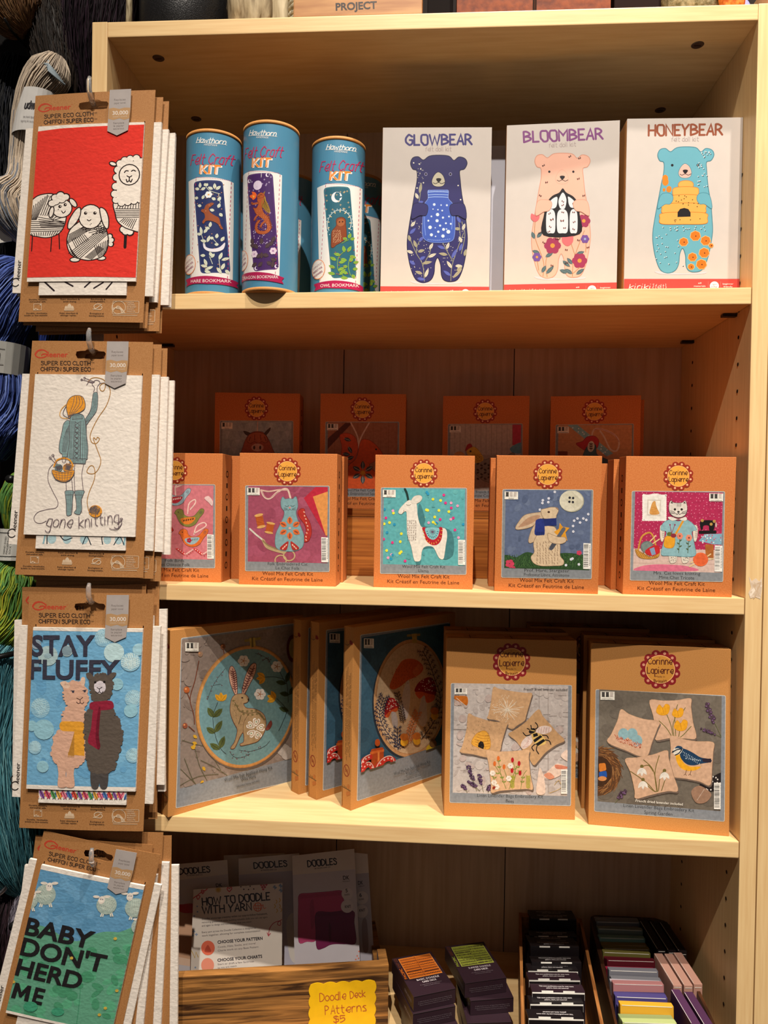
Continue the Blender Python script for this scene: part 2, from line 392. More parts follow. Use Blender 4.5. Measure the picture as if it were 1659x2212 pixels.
# ================================================================== bookcase
bc = tag(empty('bookcase', (0, 0, 0)), 'tall pale maple bookcase with four open bays full of craft kits', 'bookcase')
def panel(name, *a, m='woodx', bev=0.0012, parent=bc, mf=None):
    q = MB(); q.box(*a, m, bev, mf=mf); return q.obj(name, parent)
for x0, X in ((-TH, 0.0004), (W, W - 0.0004)):            # uprights, drilled with two rows of peg holes
    ph = MB(); ph.box(x0, x0 + TH, 0, 0.262, 0, 2.0184, 'woodz', 0.0012)
    for yy in (0.036, 0.196):
        for i in range(46):
            z = 0.40 + i * 0.032; ph.face([(X, yy + 0.0024 * math.cos(a), z + 0.0024 * math.sin(a)) for a in [2 * math.pi * j / 10 for j in range(10)]], 'hole')
    ph.obj('side_panel', bc)
panel('top_panel', 0, W, 0.0005, 0.262, Z1, 2.0182)
bk = MB(); xs = [0, 0.262, 0.517, W]
for i in range(3): bk.box(xs[i] + (0.0007 if i else 0), xs[i + 1] - (0.0007 if i < 2 else 0), D, D + 0.008, 0, Z1, 'back')
bk.box(0, W, D + 0.004, D + 0.010, 0, Z1, 'hole'); bk.obj('back_panel', bc)
for z, sl in ((Z2, 0.006), (Z3, 0), (Z4, 0), (Z5, 0), (0.42, 0), (0.09, 0)):
    f = (lambda x, y, zz, sl=sl: (x, y, zz + (x / W - 0.45) * sl)) if sl else None
    sh = panel('shelf', 0.0006, W - 0.0006, 0.0008, D, z - TH, z, mf=f)
pin = MB(); pin.box(-0.016, 0.0, -0.004, 0.004, -0.003, 0.0, 'black_metal', 0.0008)
for z in (Z2 + 0.003, Z3, Z4):
    for y in (0.045, 0.195):
        q = MB(); q.box(W - 0.017, W - 0.0002, y - 0.004, y + 0.004, z - TH - 0.004, z - TH - 0.0005, 'black_metal', 0.0008); q.obj('shelf_pin', bc)
        q = MB(); zz = z - (0.006 if z > 1.6 else 0); q.box(0.0002, 0.017, y - 0.004, y + 0.004, zz - TH - 0.004, zz - TH - 0.0005, 'black_metal', 0.0008); q.obj('shelf_pin', bc)
for (x, y) in ((0.046, 0.045), (0.046, 0.195), (0.708, 0.045), (0.708, 0.195)):      # screw covers under the top
    q = MB(); q.lathe([(0, -0.0009), (0.0066, -0.0009), (0.0074, -0.0003), (0.0074, 0)], 'cap', 24, c=(x, y, Z1)); q.box(x - .004, x + .004, y - .0006, y + .0006, Z1 - .0011, Z1 - .0008, 'hole')
    q.obj('screw_cover', bc)
# torn sticker remains on the right upright
a = Art('F', [(1600, 1265), (1660, 1265), (1660, 1335), (1600, 1335)], 0.0335, 0.039)
random.seed(3)
a.poly([(1616, 1276), (1622, 1285), (1630, 1279), (1637, 1286), (1642, 1277), (1643, 1300), (1640, 1322), (1630, 1318), (1620, 1321), (1616, 1310), (1621, 1298)], '#d9c3ab')
for i in range(14): a.blob([(1618 + random.random() * 22 + p, 1283 + random.random() * 34 + q) for p, q in ((0, 0), (4, 1), (5, 4), (1, 5))], random.choice(['#cbb49a', '#e6d6c2', '#c4a88a']))
q = MB(); q.art(a, lambda x, z, d: (0.7543 + x, -0.0001 - d, 1.334 + z)); o = q.obj('sticker_residue', bc); o['label'] = 'torn remains of a pale sticker'
# neighbour on the right
nb = tag(empty('bookcase', (W + TH + 0.0012, 0, 0)), 'neighbouring maple bookcase butted against the right upright', 'bookcase')
panel('side_panel', 0, TH, 0, 0.262, 0, 2.06, m='woodz', parent=nb); panel('side_panel', 0.42, 0.44, 0, 0.262, 0, 2.06, m='woodz', parent=nb)
panel('back_panel', TH, 0.42, D, D + .006, 0, 2.06, m='back', parent=nb); panel('top_panel', TH, 0.42, 0, 0.262, 2.04, 2.06, parent=nb)
panel('shelf', TH, 0.42, 0.001, D, 0.72, 0.738, parent=nb); panel('shelf', TH, 0.42, 0.001, D, 1.3, 1.318, parent=nb)

# ================================================================== cartons
def carton(name, label, cat, q, dep, kraft, group=None, arts=(), side_marks=None, seam=True, plain=False):
    """q = x,y,z,yaw,lean,w,h of the front face; arts = [(part name, Art, ink, base)] printed or stuck on the front."""
    x, y, z, yaw, lean, w_, h = q
    t = tag(empty(name, (x, y, z), yaw, -lean), label, cat, group)
    c = MB(); c.box(0, w_, 0, dep, 0, h, kraft, 0.0007)
    if seam:
        c.box(0.002, w_ - 0.002, dep * .12, dep * .12 + .0005, h - .0002, h + .0004, 'hole')
        for sx in (-0.0003, w_ - 0.0002): c.box(sx, sx + .0005, dep * .93, dep * .93 + .0004, 0.003, h - .003, 'hole')
    if side_marks: side_marks(c, w_, h, dep)
    mf = lambda X, Zz, d: (X, -d, Zz)
    rest = []
    for nm, a, ink, base in arts:
        if nm == 'carton': c.art(a, mf, ink, base)
        else: rest.append((nm, a, ink, base))
    c.obj('carton', t)
    for nm, a, ink, base in rest:
        p = MB(); p.art(a, mf, ink, base); p.obj(nm, t)
    return t
# ================================================================== artwork: small felt kits
QL = [(811, 983.7), (1026.6, 985.7), (1021.2, 1273.3), (806.7, 1268.2)]
SW, SH = 0.12, 0.161
def badge(a, cx, cy, r, dk='#97301f', yl='#e7a243', pk='#e9b389', made=False):
    a.add([a.ellp(cx + r * .79 * math.cos(R(30 * i + 15)), cy + r * .79 * math.sin(R(30 * i + 15)), r * .235, r * .235, 0, 14) for i in range(12)], dk)
    a.ell(cx, cy, r * .80, None, dk, n=36)
    a.dots([(cx + r * .85 * math.cos(R(30 * i + 15)), cy + r * .85 * math.sin(R(30 * i + 15))) for i in range(12)], r * .075, pk, 8)
    a.ell(cx, cy, r * .735, None, '#efbb78', n=36); a.ell(cx, cy, r * .705, None, yl, n=36)
    o = -0.18 * r if made else 0
    a.text('Corinne', (cx - r * .60, cy - r * .08 + o), (cx + r * .58, cy - r * .08 + o), r * .32, '#5a2a1c', st=r * .045)
    a.text('Lapierre', (cx - r * .64, cy + r * .38 + o * .9), (cx + r * .64, cy + r * .38 + o * .9), r * .32, '#5a2a1c', st=r * .045)
    if made:
        a.text('Made in', (cx - r * .23, cy + r * .42), (cx + r * .24, cy + r * .42), r * .09, '#6a3420', .02)
        a.text('Britain', (cx - r * .32, cy + r * .66), (cx + r * .32, cy + r * .64), r * .16, '#5a2a1c', .01, arc=-r * .05)
def level(a, x, y, wd, ht, n, word):
    a.poly([(x, y), (x + wd, y + ht * .03), (x + wd, y + ht), (x, y + ht * .98)], '#e6e0d4')
    for i in range(3):
        c = '#33302e' if i < n else '#b9aca2'; X = x + wd * (.10 + i * .29)
        a.poly([(X, y + ht * .1), (X + wd * .2, y + ht * .1), (X + wd * .2, y + ht * .62), (X, y + ht * .62)], c)
        a.lines([[(X - wd * .02, y + ht * (.1 if k else .62)), (X + wd * .22, y + ht * (.1 if k else .62))] for k in (0, 1)], ht * .06, c)
        a.lines([[(X + wd * .04, y + ht * (.2 + .1 * k)), (X + wd * .16, y + ht * (.2 + .1 * k))] for k in range(4)], ht * .03, '#6b6561' if i < n else '#d8cfc6')
    k = .1 if len(word) > 5 else .3
    a.text(word, (x + wd * k, y + ht * .93), (x + wd * (1 - k), y + ht * .95), ht * .16, '#2a2624')
def barcode(a, x0, y0, x1, y1, seed=1):
    a.poly([(x0, y0), (x1, y0 + 2), (x1, y1 + 2), (x0, y1)], '#e9e5dd'); r = random.Random(seed); y = y0 + (y1 - y0) * .05; q = []
    while y < y1 - (y1 - y0) * .07:
        t = r.choice((1.4, 2.4, 4.2)) * (y1 - y0) / 190; q.append([(x0 + (x1 - x0) * .05, y), (x0 + (x1 - x0) * .66, y), (x0 + (x1 - x0) * .66, y + t), (x0 + (x1 - x0) * .05, y + t)]); y += t + r.choice((2, 3.2, 5)) * (y1 - y0) / 190
    a.add(q, '#1c1a1a')
    n = 13; a.lines([[(x0 + (x1 - x0) * .78, y0 + (y1 - y0) * (.1 + .062 * i)), (x0 + (x1 - x0) * .92, y0 + (y1 - y0) * (.115 + .062 * i))] for i in range(n)], (y1 - y0) * .022, '#33302f')
_t = Art('FB', QL, SW, SH); _a = _t.P(237, 1408); _b = _t.P(866, 838); PIC = (_a[0], _a[1], _b[0], _b[1])
def kit_front(lines, nlev=1, word='easy', lev_right=False, bc=True, mid=True):
    ca = Art('FB', QL, SW, SH)                                              # words printed on the board itself
    ca.text('Wool Mix Felt Craft Kit', (350, 1511), (745, 1517), 26, '#4a2418'); ca.text('Kit Créatif en Feutrine de Laine', (270, 1551), (820, 1562), 27, '#4a2418')
    bd = Art('FB', QL, SW, SH); badge(bd, 550, 718, 105)
    pn = Art('FB', QL, SW, SH); pn.rrect([(222, 826), (880, 828), (875, 1488), (215, 1481)], 12, '#c9c2b6'); pn.rrect([(225, 829), (877, 831), (872, 1485), (218, 1478)], 12, '#82868a')
    n = len(lines)
    for i, s in enumerate(lines):
        L_ = min(330, len(s) * 15.5); c = 548 - i; y = 1436 + i * 32; pn.text(s, (c - L_ / 2, y), (c + L_ / 2, y + 4), 23, '#2a2a2c')
    return ca, bd, pn
def lev_bar(a, nlev, word, right=False, seed=1):
    t = Art('FB', QL, SW, SH); keep = (a.u0, a.v0, a.sc, a.H, a.clip); a.u0, a.v0, a.sc, a.H = t.u0, t.v0, t.sc, t.H; a.clip = (0, 0, SW, SH)
    level(a, 768 if right else 237, 843, 98, 58, nlev, word); barcode(a, 812, 1222, 867, 1412, seed)
    a.u0, a.v0, a.sc, a.H, a.clip = keep
def specks(a, n, box, cols, r0, r1, seed):
    r = random.Random(seed)
    for c in cols:
        for _ in range(n):
            q = [a.ellp(r.uniform(box[0], box[2]), r.uniform(box[1], box[3]), r.uniform(r0, r1), r.uniform(r0, r1), r.uniform(0, 180), 16 if r1 > 14 else 6)]
            a.add(q, c)
def stitches(a, pts, ln, wd, col, seed=0, ang=None, jit=20):
    r = random.Random(seed); a.lines([[(x, y), (x + ln * math.cos(R((ang if ang is not None else 0) + r.uniform(-jit, jit))), y + ln * math.sin(R((ang if ang is not None else 0) + r.uniform(-jit, jit))))] for x, y in pts], wd, col)
def grid(x0, y0, x1, y1, nx, ny, seed=0, j=.3, inside=None):
    r = random.Random(seed); o = []
    for i in range(nx):
        for k in range(ny):
            x = x0 + (i + .5 + r.uniform(-j, j)) * (x1 - x0) / nx; y = y0 + (k + .5 + r.uniform(-j, j)) * (y1 - y0) / ny
            if inside is None or inside(x, y): o.append((x, y))
    return o
def inell(cx, cy, rx, ry): return lambda x, y: ((x - cx) / rx) ** 2 + ((y - cy) / ry) ** 2 < 1

# -------------------------------------------------- llama
def art_llama():
    a = Art('FB', QL, SW, SH, clip=PIC); a.fill('#5aa3a6'); specks(a, 40, (237, 838, 868, 1410), ('#62abab', '#549b9f'), 6, 20, 1)
    P_ = dict(y=('#e3dc3c', [(620, 915), (678, 924), (570, 996), (580, 999), (665, 1000), (741, 1009), (318, 1020), (550, 1055), (633, 1050), (288, 1093), (247, 1102), (621, 1089), (640, 1099), (378, 1177), (370, 1237), (377, 1314), (366, 1325), (266, 1304)]),
     m=('#d4347c', [(703, 883), (716, 943), (760, 981), (260, 1057), (675, 1068), (775, 1057), (788, 1148), (243, 1218), (310, 1244), (407, 1384)]), p=('#df9ab8', [(759, 943), (808, 965), (314, 1003), (756, 1067), (587, 1093), (815, 1206), (277, 1359), (304, 1335), (650, 1090)]),
     b=('#2b8fb4', [(573, 862), (582, 875), (250, 992), (325, 1107), (851, 1105), (269, 1168), (311, 1338), (300, 1368), (648, 1093)]))
    for k, (c, p) in P_.items(): a.dots(p, 11, c, 9)
    a.line([(405, 838), (420, 870), (432, 925)], 16, '#1e3430', True)
    a.blob([(510, 960), (560, 1060), (560, 1120), (700, 1130), (770, 1180), (775, 1330), (700, 1370), (640, 1290), (530, 1300), (530, 1390), (490, 1400)], '#40787c')      # the toy's cast shadow, painted as darker teal in the printed picture
    a.blob([(430, 925), (455, 925), (485, 935), (497, 965), (503, 1040), (522, 1110), (545, 1130), (600, 1140), (690, 1132), (722, 1150), (727, 1200), (718, 1260), (708, 1330), (700, 1365), (682, 1370), (660, 1350), (620, 1278), (560, 1275), (535, 1310), (525, 1375), (495, 1387), (475, 1372), (452, 1270), (425, 1190), (420, 1100), (418, 1015), (400, 1010), (378, 1028), (356, 1018), (365, 990), (395, 955)], '#ded6c9', '#b8ad9e', 2)
    a.blob([(452, 930), (475, 895), (515, 885), (537, 900), (525, 930), (490, 950), (460, 948)], '#d9d0c2', '#b8ad9e', 2)
    a.line([(416, 955), (425, 962), (440, 962), (452, 953)], 3, '#5a4438'); a.line([(388, 1022), (396, 1012), (399, 996)], 3, '#8a5a44')
    stitches(a, grid(422, 1065, 495, 1225, 5, 9, 3, .15), 13, 4, '#5b4136', 3, 90, 6)
    a.blob([(537, 1133), (552, 1180), (568, 1230), (610, 1262), (655, 1258), (685, 1215), (692, 1135), (665, 1132), (660, 1190), (625, 1222), (590, 1210), (570, 1180), (565, 1132)], '#b0202c')
    a.blob([(565, 1134), (570, 1180), (592, 1210), (625, 1222), (655, 1195), (664, 1134)], '#7fb8bd')
    for i in range(10): t = R(18 * i + 10); a.line([(616 + 45 * math.cos(t), 1150 + 60 * math.sin(t)), (616 + 36 * math.cos(t), 1150 + 50 * math.sin(t))], 5, '#2c5f6e')
    for i in range(12): t = R(30 * i); a.line([(616, 1163), (616 + 24 * math.cos(t), 1163 + 22 * math.sin(t))], 3, '#7a2b50' if i % 2 else '#2c5f6e')
    for i in range(12): t = R(15 * i + 6); a.line([(616 + 76 * math.cos(t), 1142 + 115 * math.sin(t)), (616 + 66 * math.cos(t), 1142 + 104 * math.sin(t))], 4, '#e0b040')
    lev_bar(a, 1, 'easy', seed=4); return a
# -------------------------------------------------- hare with moon button
def art_hare():
    q = [(1073.9, 984.3), (1301.7, 985.2), (1292.6, 1283.6), (1067.4, 1276.7)]
    a = Art('FC', q, SW, SH, clip=PIC); a.fill('#5c6884'); specks(a, 24, (-230, 770, 440, 1310), ('#66728c', '#525e7a'), 10, 34, 2)
    a.blob([(-260, 1225), (-150, 1210), (-80, 1225), (0, 1190), (120, 1225), (260, 1195), (460, 1230), (460, 1320), (-260, 1320)], '#2e4a2a')
    stitches(a, grid(-200, 1215, 440, 1300, 60, 6, 5), 16, 3, '#47693a', 5, -80, 35); stitches(a, grid(-200, 1215, 440, 1300, 40, 5, 6), 14, 3, '#1f3520', 6, -95, 35)
    for x, y in ((105, 833), (102, 852), (146, 820), (143, 846), (85, 898), (188, 775), (345, 958), (386, 958), (406, 968), (420, 928), (322, 973), (363, 986), (314, 1010), (316, 1048), (300, 1240), (310, 1235), (265, 1280), (355, 1275)): a.flower(x, y, 9, '#d8d8e2', 5)
    for x, y, r in ((-125, 1270, 34), (-100, 1300, 16), (-180, 1296, 14), (356, 1195, 20)): a.add([a.ellp(x + math.cos(k * 1.3) * r * .5, y + math.sin(k * 1.3) * r * .5, r * .45, r * .4, 0, 8) for k in range(6)], '#c43f5a')
    a.ell(305, 838, 86, 76, '#a8a48e'); a.ell(302, 836, 82, 72, '#cfc9b4'); a.hatch((240, 800), (330, 890), (300, 770), (385, 850), 9, 4, '#bcb69f')
    a.dots([(291, 815), (315, 817), (289, 843), (313, 845)], 9, '#2a2a30')
    a.blob([(125, 915), (60, 918), (-20, 935), (-65, 985), (-85, 1025), (-60, 1035), (20, 1018), (80, 975), (115, 945)], '#c8ae90', '#8c735b', 3); a.blob([(80, 935), (10, 950), (-50, 1000), (-60, 1020), (10, 1000), (75, 960)], '#b0896c')
    a.blob([(95, 960), (60, 985), (25, 1040), (5, 1110), (20, 1128), (60, 1100), (95, 1020)], '#c4aa8c', '#8c735b', 3)
    a.blob([(105, 1010), (150, 1010), (190, 1020), (205, 1060), (225, 1150), (225, 1215), (250, 1250), (240, 1280), (180, 1285), (90, 1285), (40, 1265), (22, 1225), (45, 1190), (40, 1130), (60, 1080)], '#d0b797', '#8c735b', 3)
    a.blob([(92, 900), (120, 890), (165, 880), (205, 885), (213, 905), (200, 935), (190, 958), (120, 960), (100, 940)], '#cdb595', '#8c735b', 3)
    a.ell(146, 914, 9, 7, '#3a2018'); a.line([(196, 885), (212, 897)], 4, '#8c5a48')
    stitches(a, grid(55, 1110, 215, 1270, 8, 9, 8, .25), 14, 3, '#7a5e48', 8, 75, 15)
    a.poly([(98, 962), (198, 955), (200, 1005), (108, 1012)], '#232f6a'); a.blob([(60, 968), (108, 966), (118, 1060), (100, 1072), (50, 1070), (52, 1010)], '#28357a'); a.hatch((60, 1050), (58, 1075), (112, 1050), (112, 1075), 9, 3, '#171f4a')
    a.poly([(222, 988), (242, 1015), (290, 1022), (262, 1055), (275, 1112), (235, 1085), (195, 1065), (182, 1050), (215, 1030)], '#d9962c'); a.line([(160, 1165), (250, 1030)], 26, '#5b5d66', cap=True); a.line([(165, 1160), (190, 1122)], 30, '#4b4d55', cap=True)
    a.blob([(140, 1062), (170, 1070), (210, 1085), (258, 1088), (265, 1115), (235, 1132), (180, 1130), (145, 1108)], '#cfb595', '#8c735b', 3)
    lev_bar(a, 1, 'easy', seed=5); return a
# -------------------------------------------------- cat with needlework
def cat_spool(a, x, y, w, h, rot):
    c, s_ = math.cos(R(rot)), math.sin(R(rot)); T = lambda p, q: (x + p * c - q * s_, y + p * s_ + q * c)
    a.add([[T(-w * .5, -h * .5), T(w * .5, -h * .5), T(w * .5, h * .5), T(-w * .5, h * .5)]], '#a3481e')
    for i in range(6): a.line([T(-w * .5, h * (-.4 + .15 * i)), T(w * .5, h * (-.36 + .15 * i))], 3, '#c86a2c')
    for k in (-1, 1): a.add([a.ellp(*T(0, k * h * .55), w * .62, h * .13, rot, 16)], '#d2a05c')
def art_cat():
    q = [(517.6, 977), (727.4, 981), (723.4, 1267.5), (515.8, 1261.5)]
    a = Art('FA', q, SW, SH, clip=PIC); a.fill('#9a4a5e'); specks(a, 18, (770, 755, 1350, 1300), ('#a25066', '#924458'), 20, 50, 3)
    a.poly([(1180, 850), (1270, 765), (1360, 765), (1360, 1130), (1335, 1120)], '#b5273a'); a.poly([(1245, 840), (1360, 800), (1360, 1120), (1335, 1120)], '#d98f4c')
    a.line([(875, 790), (900, 840), (940, 850), (1000, 800), (1060, 785), (1085, 850)], 13, '#d8b8a8', True); a.line([(875, 790), (930, 800), (1000, 790), (1060, 790)], 11, '#cfa898', True)
    a.line([(880, 800), (903, 838), (940, 845), (1000, 803)], 2.5, '#8a2f40', True)
    cat_spool(a, 868, 1012, 52, 78, -12); cat_spool(a, 938, 1062, 52, 62, 12)
    a.line([(795, 1068), (840, 1110), (890, 1150)], 12, '#cfc7b8'); a.line([(890, 1150), (920, 1200), (985, 1225), (1040, 1240)], 20, '#b49a72', True); a.line([(890, 1155), (930, 1190), (990, 1215)], 10, '#8a7450', True)
    for (x, y) in ((1015, 1295), (1075, 1262)): a.line(a.ellp(x, y, 40, 36) + [(x + 40, y)], 9, '#b89e74')
    a.blob([(1160, 925), (1185, 930), (1190, 965), (1225, 1030), (1235, 1100), (1215, 1155), (1185, 1165), (1178, 1140), (1195, 1090), (1185, 1040), (1150, 990), (1138, 950)], '#ad3028', '#7a1f1c', 3)
    for i in range(9): a.leaf(1166 + 6 * i + (10 if i < 6 else -8 * (i - 5)), 945 + 25 * i, 16, 5, 40 + 25 * (i % 2), '#e0a48c')
    a.blob([(1030, 840), (1048, 855), (1075, 852), (1100, 855), (1122, 838), (1133, 862), (1137, 910), (1125, 950), (1135, 1000), (1160, 1060), (1180, 1120), (1175, 1190), (1140, 1222), (1080, 1232), (1010, 1222), (978, 1190), (980, 1110), (1010, 1040), (1035, 985), (1040, 945), (1020, 915), (1017, 870)], '#7d9ea2', '#56757a', 3)
    for x in (1060, 1100): a.line([(x - 14, 903), (x - 5, 909), (x + 5, 909), (x + 13, 902)], 3, '#33302f')
    a.ell(1080, 918, 8, 6, '#c87a74'); a.line([(1080, 922), (1080, 932), (1066, 937)], 2.5, '#33302f'); a.line([(1080, 932), (1094, 937)], 2.5, '#33302f')
    for s_ in (-1, 1):
        for k in range(3): a.line([(1080 + s_ * 18, 926 + k * 4), (1080 + s_ * 42, 918 + k * 9)], 2, '#33302f')
    for i in range(6):
        t = 60 * i + 90; x, y = 1080 + 26 * math.cos(R(t)), 1065 + 28 * math.sin(R(t)); a.leaf(x, y, 56, 20, t, '#dc6c34'); a.line([(x + 8 * math.cos(R(t)), y + 8 * math.sin(R(t))), (x + 44 * math.cos(R(t)), y + 44 * math.sin(R(t)))], 3, '#3a2f30')
        for k in (14, 24, 34):
            for sg in (-1, 1): a.line([(x + k * math.cos(R(t)), y + k * math.sin(R(t))), (x + (k + 8) * math.cos(R(t)) + sg * 7 * math.sin(R(t)), y + (k + 8) * math.sin(R(t)) - sg * 7 * math.cos(R(t)))], 2.5, '#3a2f30')
    a.dots([(1080, 1065)], 9, '#e0a090')
    for s_ in (-1, 1):
        a.blob([(1078 + s_ * 8, 1160), (1078 + s_ * 30, 1170), (1078 + s_ * 68, 1205), (1078 + s_ * 55, 1220), (1078 + s_ * 25, 1222), (1078 + s_ * 12, 1195)], '#a42f2a')
        for k in range(3): a.leaf(1078 + s_ * (18 + 12 * k), 1178 + 12 * k, 18, 5, 60 if s_ > 0 else 120, '#e3b49a')
    lev_bar(a, 2, 'intermediate', seed=6); return a
# -------------------------------------------------- birds
def felt_bird(a, x, y, s_, body, wing, wcol, flip=1, leafs=True):
    T = lambda p, q: (x + flip * p * s_, y + q * s_)
    a.blob([T(-100, -20), T(-85, -45), T(-62, -52), T(-38, -40), T(-28, -10), T(5, 5), T(45, -5), T(85, -50), T(112, -48), T(108, -20), T(80, 15), T(50, 60), T(0, 78), T(-50, 60), T(-75, 20), T(-88, -10)], body, '#4a3a34', 2)
    a.blob([T(-55, 20), T(-10, 10), T(50, 10), T(30, 45), T(-5, 60), T(-40, 50)], wing); a.dots([T(-72, -28)], 4 * s_, '#2c2320')
    for k in range(5): a.leaf(*T(-35 + 16 * k, 40 - 3 * k), 18 * s_, 5 * s_, -60 if flip > 0 else -120, wcol)
    for k in range(3): a.line([T(88 + 6 * k, -40 + 3 * k), T(80 + 6 * k, -20 + 4 * k)], 2, '#3f4c52')
QB = [(278.4, 977.3), (481.1, 979.7), (477.4, 1258.2), (275.3, 1253.5)]
def art_birds():
    a = Art('FA', QB, SW, SH, clip=PIC); a.fill('#c8747c'); specks(a, 12, (-60, 740, 540, 1260), ('#cd7c84', '#c36c74'), 20, 60, 4)
    for p in ([(265, 830), (262, 770), (290, 745), (315, 752), (270, 770)], [(350, 960), (360, 890), (400, 860), (405, 885), (370, 930)], [(395, 1110), (415, 1050), (465, 1025), (480, 1050), (400, 1100)]): a.line(p, 8, '#e2c4b8', True)
    felt_bird(a, 265, 830, .95, '#8fa6b0', '#ad2a34', '#e2c8c0'); felt_bird(a, 355, 978, 1.0, '#7c7a3c', '#d3782c', '#4a2f20'); felt_bird(a, 385, 1122, 1.0, '#d46a2c', '#93b0b8', '#6a8a8a'); felt_bird(a, 150, 1100, 1.0, '#a92a28', '#c9544c', '#e2b0a0', -1)
    a.flower(362, 1152, 17, '#a3243a', 5); a.blob([(470, 850), (500, 835), (530, 870), (525, 905), (500, 880)], '#e0c0bc')
    for i in range(4):
        x = 262 + i * 62; a.poly([(x, 1210 + 45 * (i % 2)), (x + 22, 1208 + 45 * (i % 2)), (x + 84, 1253 - 45 * (i % 2)), (x + 62, 1258 - 45 * (i % 2))], '#c73a3a' if i % 2 == 0 else '#dcaea8')
        for k in range(4): a.dots([(x + 22 + k * 14, 1217 + (45 - 10 * k if i % 2 else 10 * k))], 4, '#e6d2cc' if i % 2 == 0 else '#b04040')
    lev_bar(a, 2, 'intermediate', seed=7); return a
# -------------------------------------------------- cat in a blue frock
def art_frock():
    q = [(1352.7, 985.8), (1592.9, 986.7), (1582.6, 1290.1), (1344.9, 1283.6)]
    a = Art('FC', q, SW, SH, clip=PIC); a.fill('#a92a50'); a.dots(grid(725, 770, 1375, 1180, 24, 15, 9, .3), 3.4, '#d88098', 6)
    a.poly([(700, 1165), (1400, 1175), (1400, 1340), (700, 1330)], '#cdb0a4'); a.lines([[(710, 1215), (1380, 1222)], [(710, 1265), (1380, 1275)]], 3, '#b8978a'); a.blob([(780, 1290), (900, 1275), (1100, 1285), (1180, 1320), (760, 1320)], '#cf6a84')
    r = random.Random(4)
    a.poly([(805, 795), (962, 797), (955, 970), (798, 965)], '#e0dad0'); a.dots([(805 + 155 * t, 795 + 4 * math.sin(9 * t)) for t in [k / 12 for k in range(13)]] + [(800 + 155 * t, 966) for t in [k / 12 for k in range(13)]] + [(802, 800 + 165 * k / 12) for k in range(13)] + [(958, 800 + 165 * k / 12) for k in range(13)], 9, '#e6e0d8')
    a.poly([(830, 825), (928, 827), (922, 940), (826, 936)], '#c9bfb2'); a.poly([(838, 833), (920, 835), (915, 932), (834, 928)], '#e4dccf'); a.blob([(868, 845), (885, 838), (890, 862), (900, 890), (912, 925), (850, 926), (855, 880)], '#cf9650', '#b5702a', 2)
    for k in range(4): a.line([(860, 880 + 13 * k), (895, 888 + 11 * k)], 3, '#b5702a')
    a.poly([(1195, 1112), (1235, 1065), (1380, 1060), (1380, 1140), (1300, 1135)], '#7fa7b8'); specks(a, 14, (1215, 1070, 1370, 1130), ('#c0506a', '#dfe3e6'), 3, 6, 7); a.poly([(1240, 1135), (1300, 1137), (1300, 1230), (1245, 1225)], '#a5602c')
    a.rrect([(1195, 1040), (1320, 1038), (1320, 1060), (1195, 1062)], 6, '#191618'); a.blob([(1208, 975), (1290, 968), (1310, 985), (1300, 1035), (1270, 1035), (1265, 1005), (1230, 1005), (1222, 1032), (1210, 1030)], '#191618'); a.dots([(1283, 995), (1220, 970), (1305, 975)], 11, '#b08a48', 10); a.ell(1318, 1000, 5, 18, '#b8b0a4')
    a.line([(765, 1175), (790, 1085), (845, 1055), (875, 1090), (890, 1150)], 12, '#c08a3c', True); a.blob([(745, 1170), (800, 1200), (860, 1225), (915, 1180), (905, 1225), (840, 1238), (770, 1225)], '#c08a3c', '#8a5a20', 3); a.hatch((750, 1180), (780, 1228), (880, 1205), (900, 1228), 9, 3, '#8a5a20')
    a.ell(828, 1155, 46, 42, '#63706c'); a.hatch((790, 1140), (850, 1115), (800, 1185), (870, 1160), 8, 3, '#87938d'); a.blob([(815, 1180), (870, 1145), (912, 1150), (915, 1195), (870, 1215), (830, 1208)], '#b8262c'); a.poly([(845, 1168), (878, 1155), (890, 1205), (862, 1212)], '#7f94b0')
    for p in ([(850, 1115), (890, 1075)], [(870, 1130), (915, 1100)], [(1225, 1240), (1280, 1202)], [(1130, 1290), (1190, 1258)], [(1140, 1262), (1180, 1250)], [(1240, 1245), (1298, 1234)]): a.line(p, 8, '#dcc08c', cap=True)
    a.ell(1208, 1240, 54, 48, '#e2683c'); a.hatch((1165, 1220), (1225, 1200), (1190, 1285), (1258, 1255), 9, 3, '#c24c24')
    for x in (1010, 1098):
        a.blob([(x - 25, 1205), (x + 25, 1205), (x + 26, 1250), (x + 5, 1266), (x - 20, 1260)], '#d9cdbd', '#9a8f84', 2); stitches(a, grid(x - 20, 1215, x + 20, 1255, 3, 3, x, .2), 10, 3, '#4a4440', x, 10, 40)
    for s_, x in ((-1, 935), (1, 1170)): a.blob([(x - 14, 1010), (x + 14, 1010), (x + 15, 1080), (x, 1118), (x - 14, 1090)], '#d9cdbd', '#9a8f84', 2); stitches(a, grid(x - 10, 1030, x + 10, 1090, 1, 5, x, .1), 14, 3, '#4a4440', x, 5, 10)
    a.blob([(1000, 962), (1050, 975), (1100, 962), (1150, 990), (1180, 1035), (1145, 1050), (1165, 1140), (1172, 1210), (1110, 1222), (1040, 1218), (975, 1215), (928, 1205), (945, 1120), (965, 1050), (925, 1035), (945, 985)], '#86aeb4', '#5d868e', 3)
    a.line([(1085, 970), (1025, 1075)], 14, '#d9952c'); a.rrect([(955, 1072), (1030, 1080), (1020, 1165), (942, 1160)], 32, '#dc9a2a', '#b5741a', 3)
    for x, y, c in ((988, 1065, '#5a6a34'), (1015, 1075, '#8a2f3a')): a.ell(x, y, 20, 15, c)
    for x, y in ((990, 1000), (1025, 1000)): a.line([(x, y), (1002, 1060)], 4, '#8a2f50'); a.dots([(x, y)], 6, '#8a2f50')
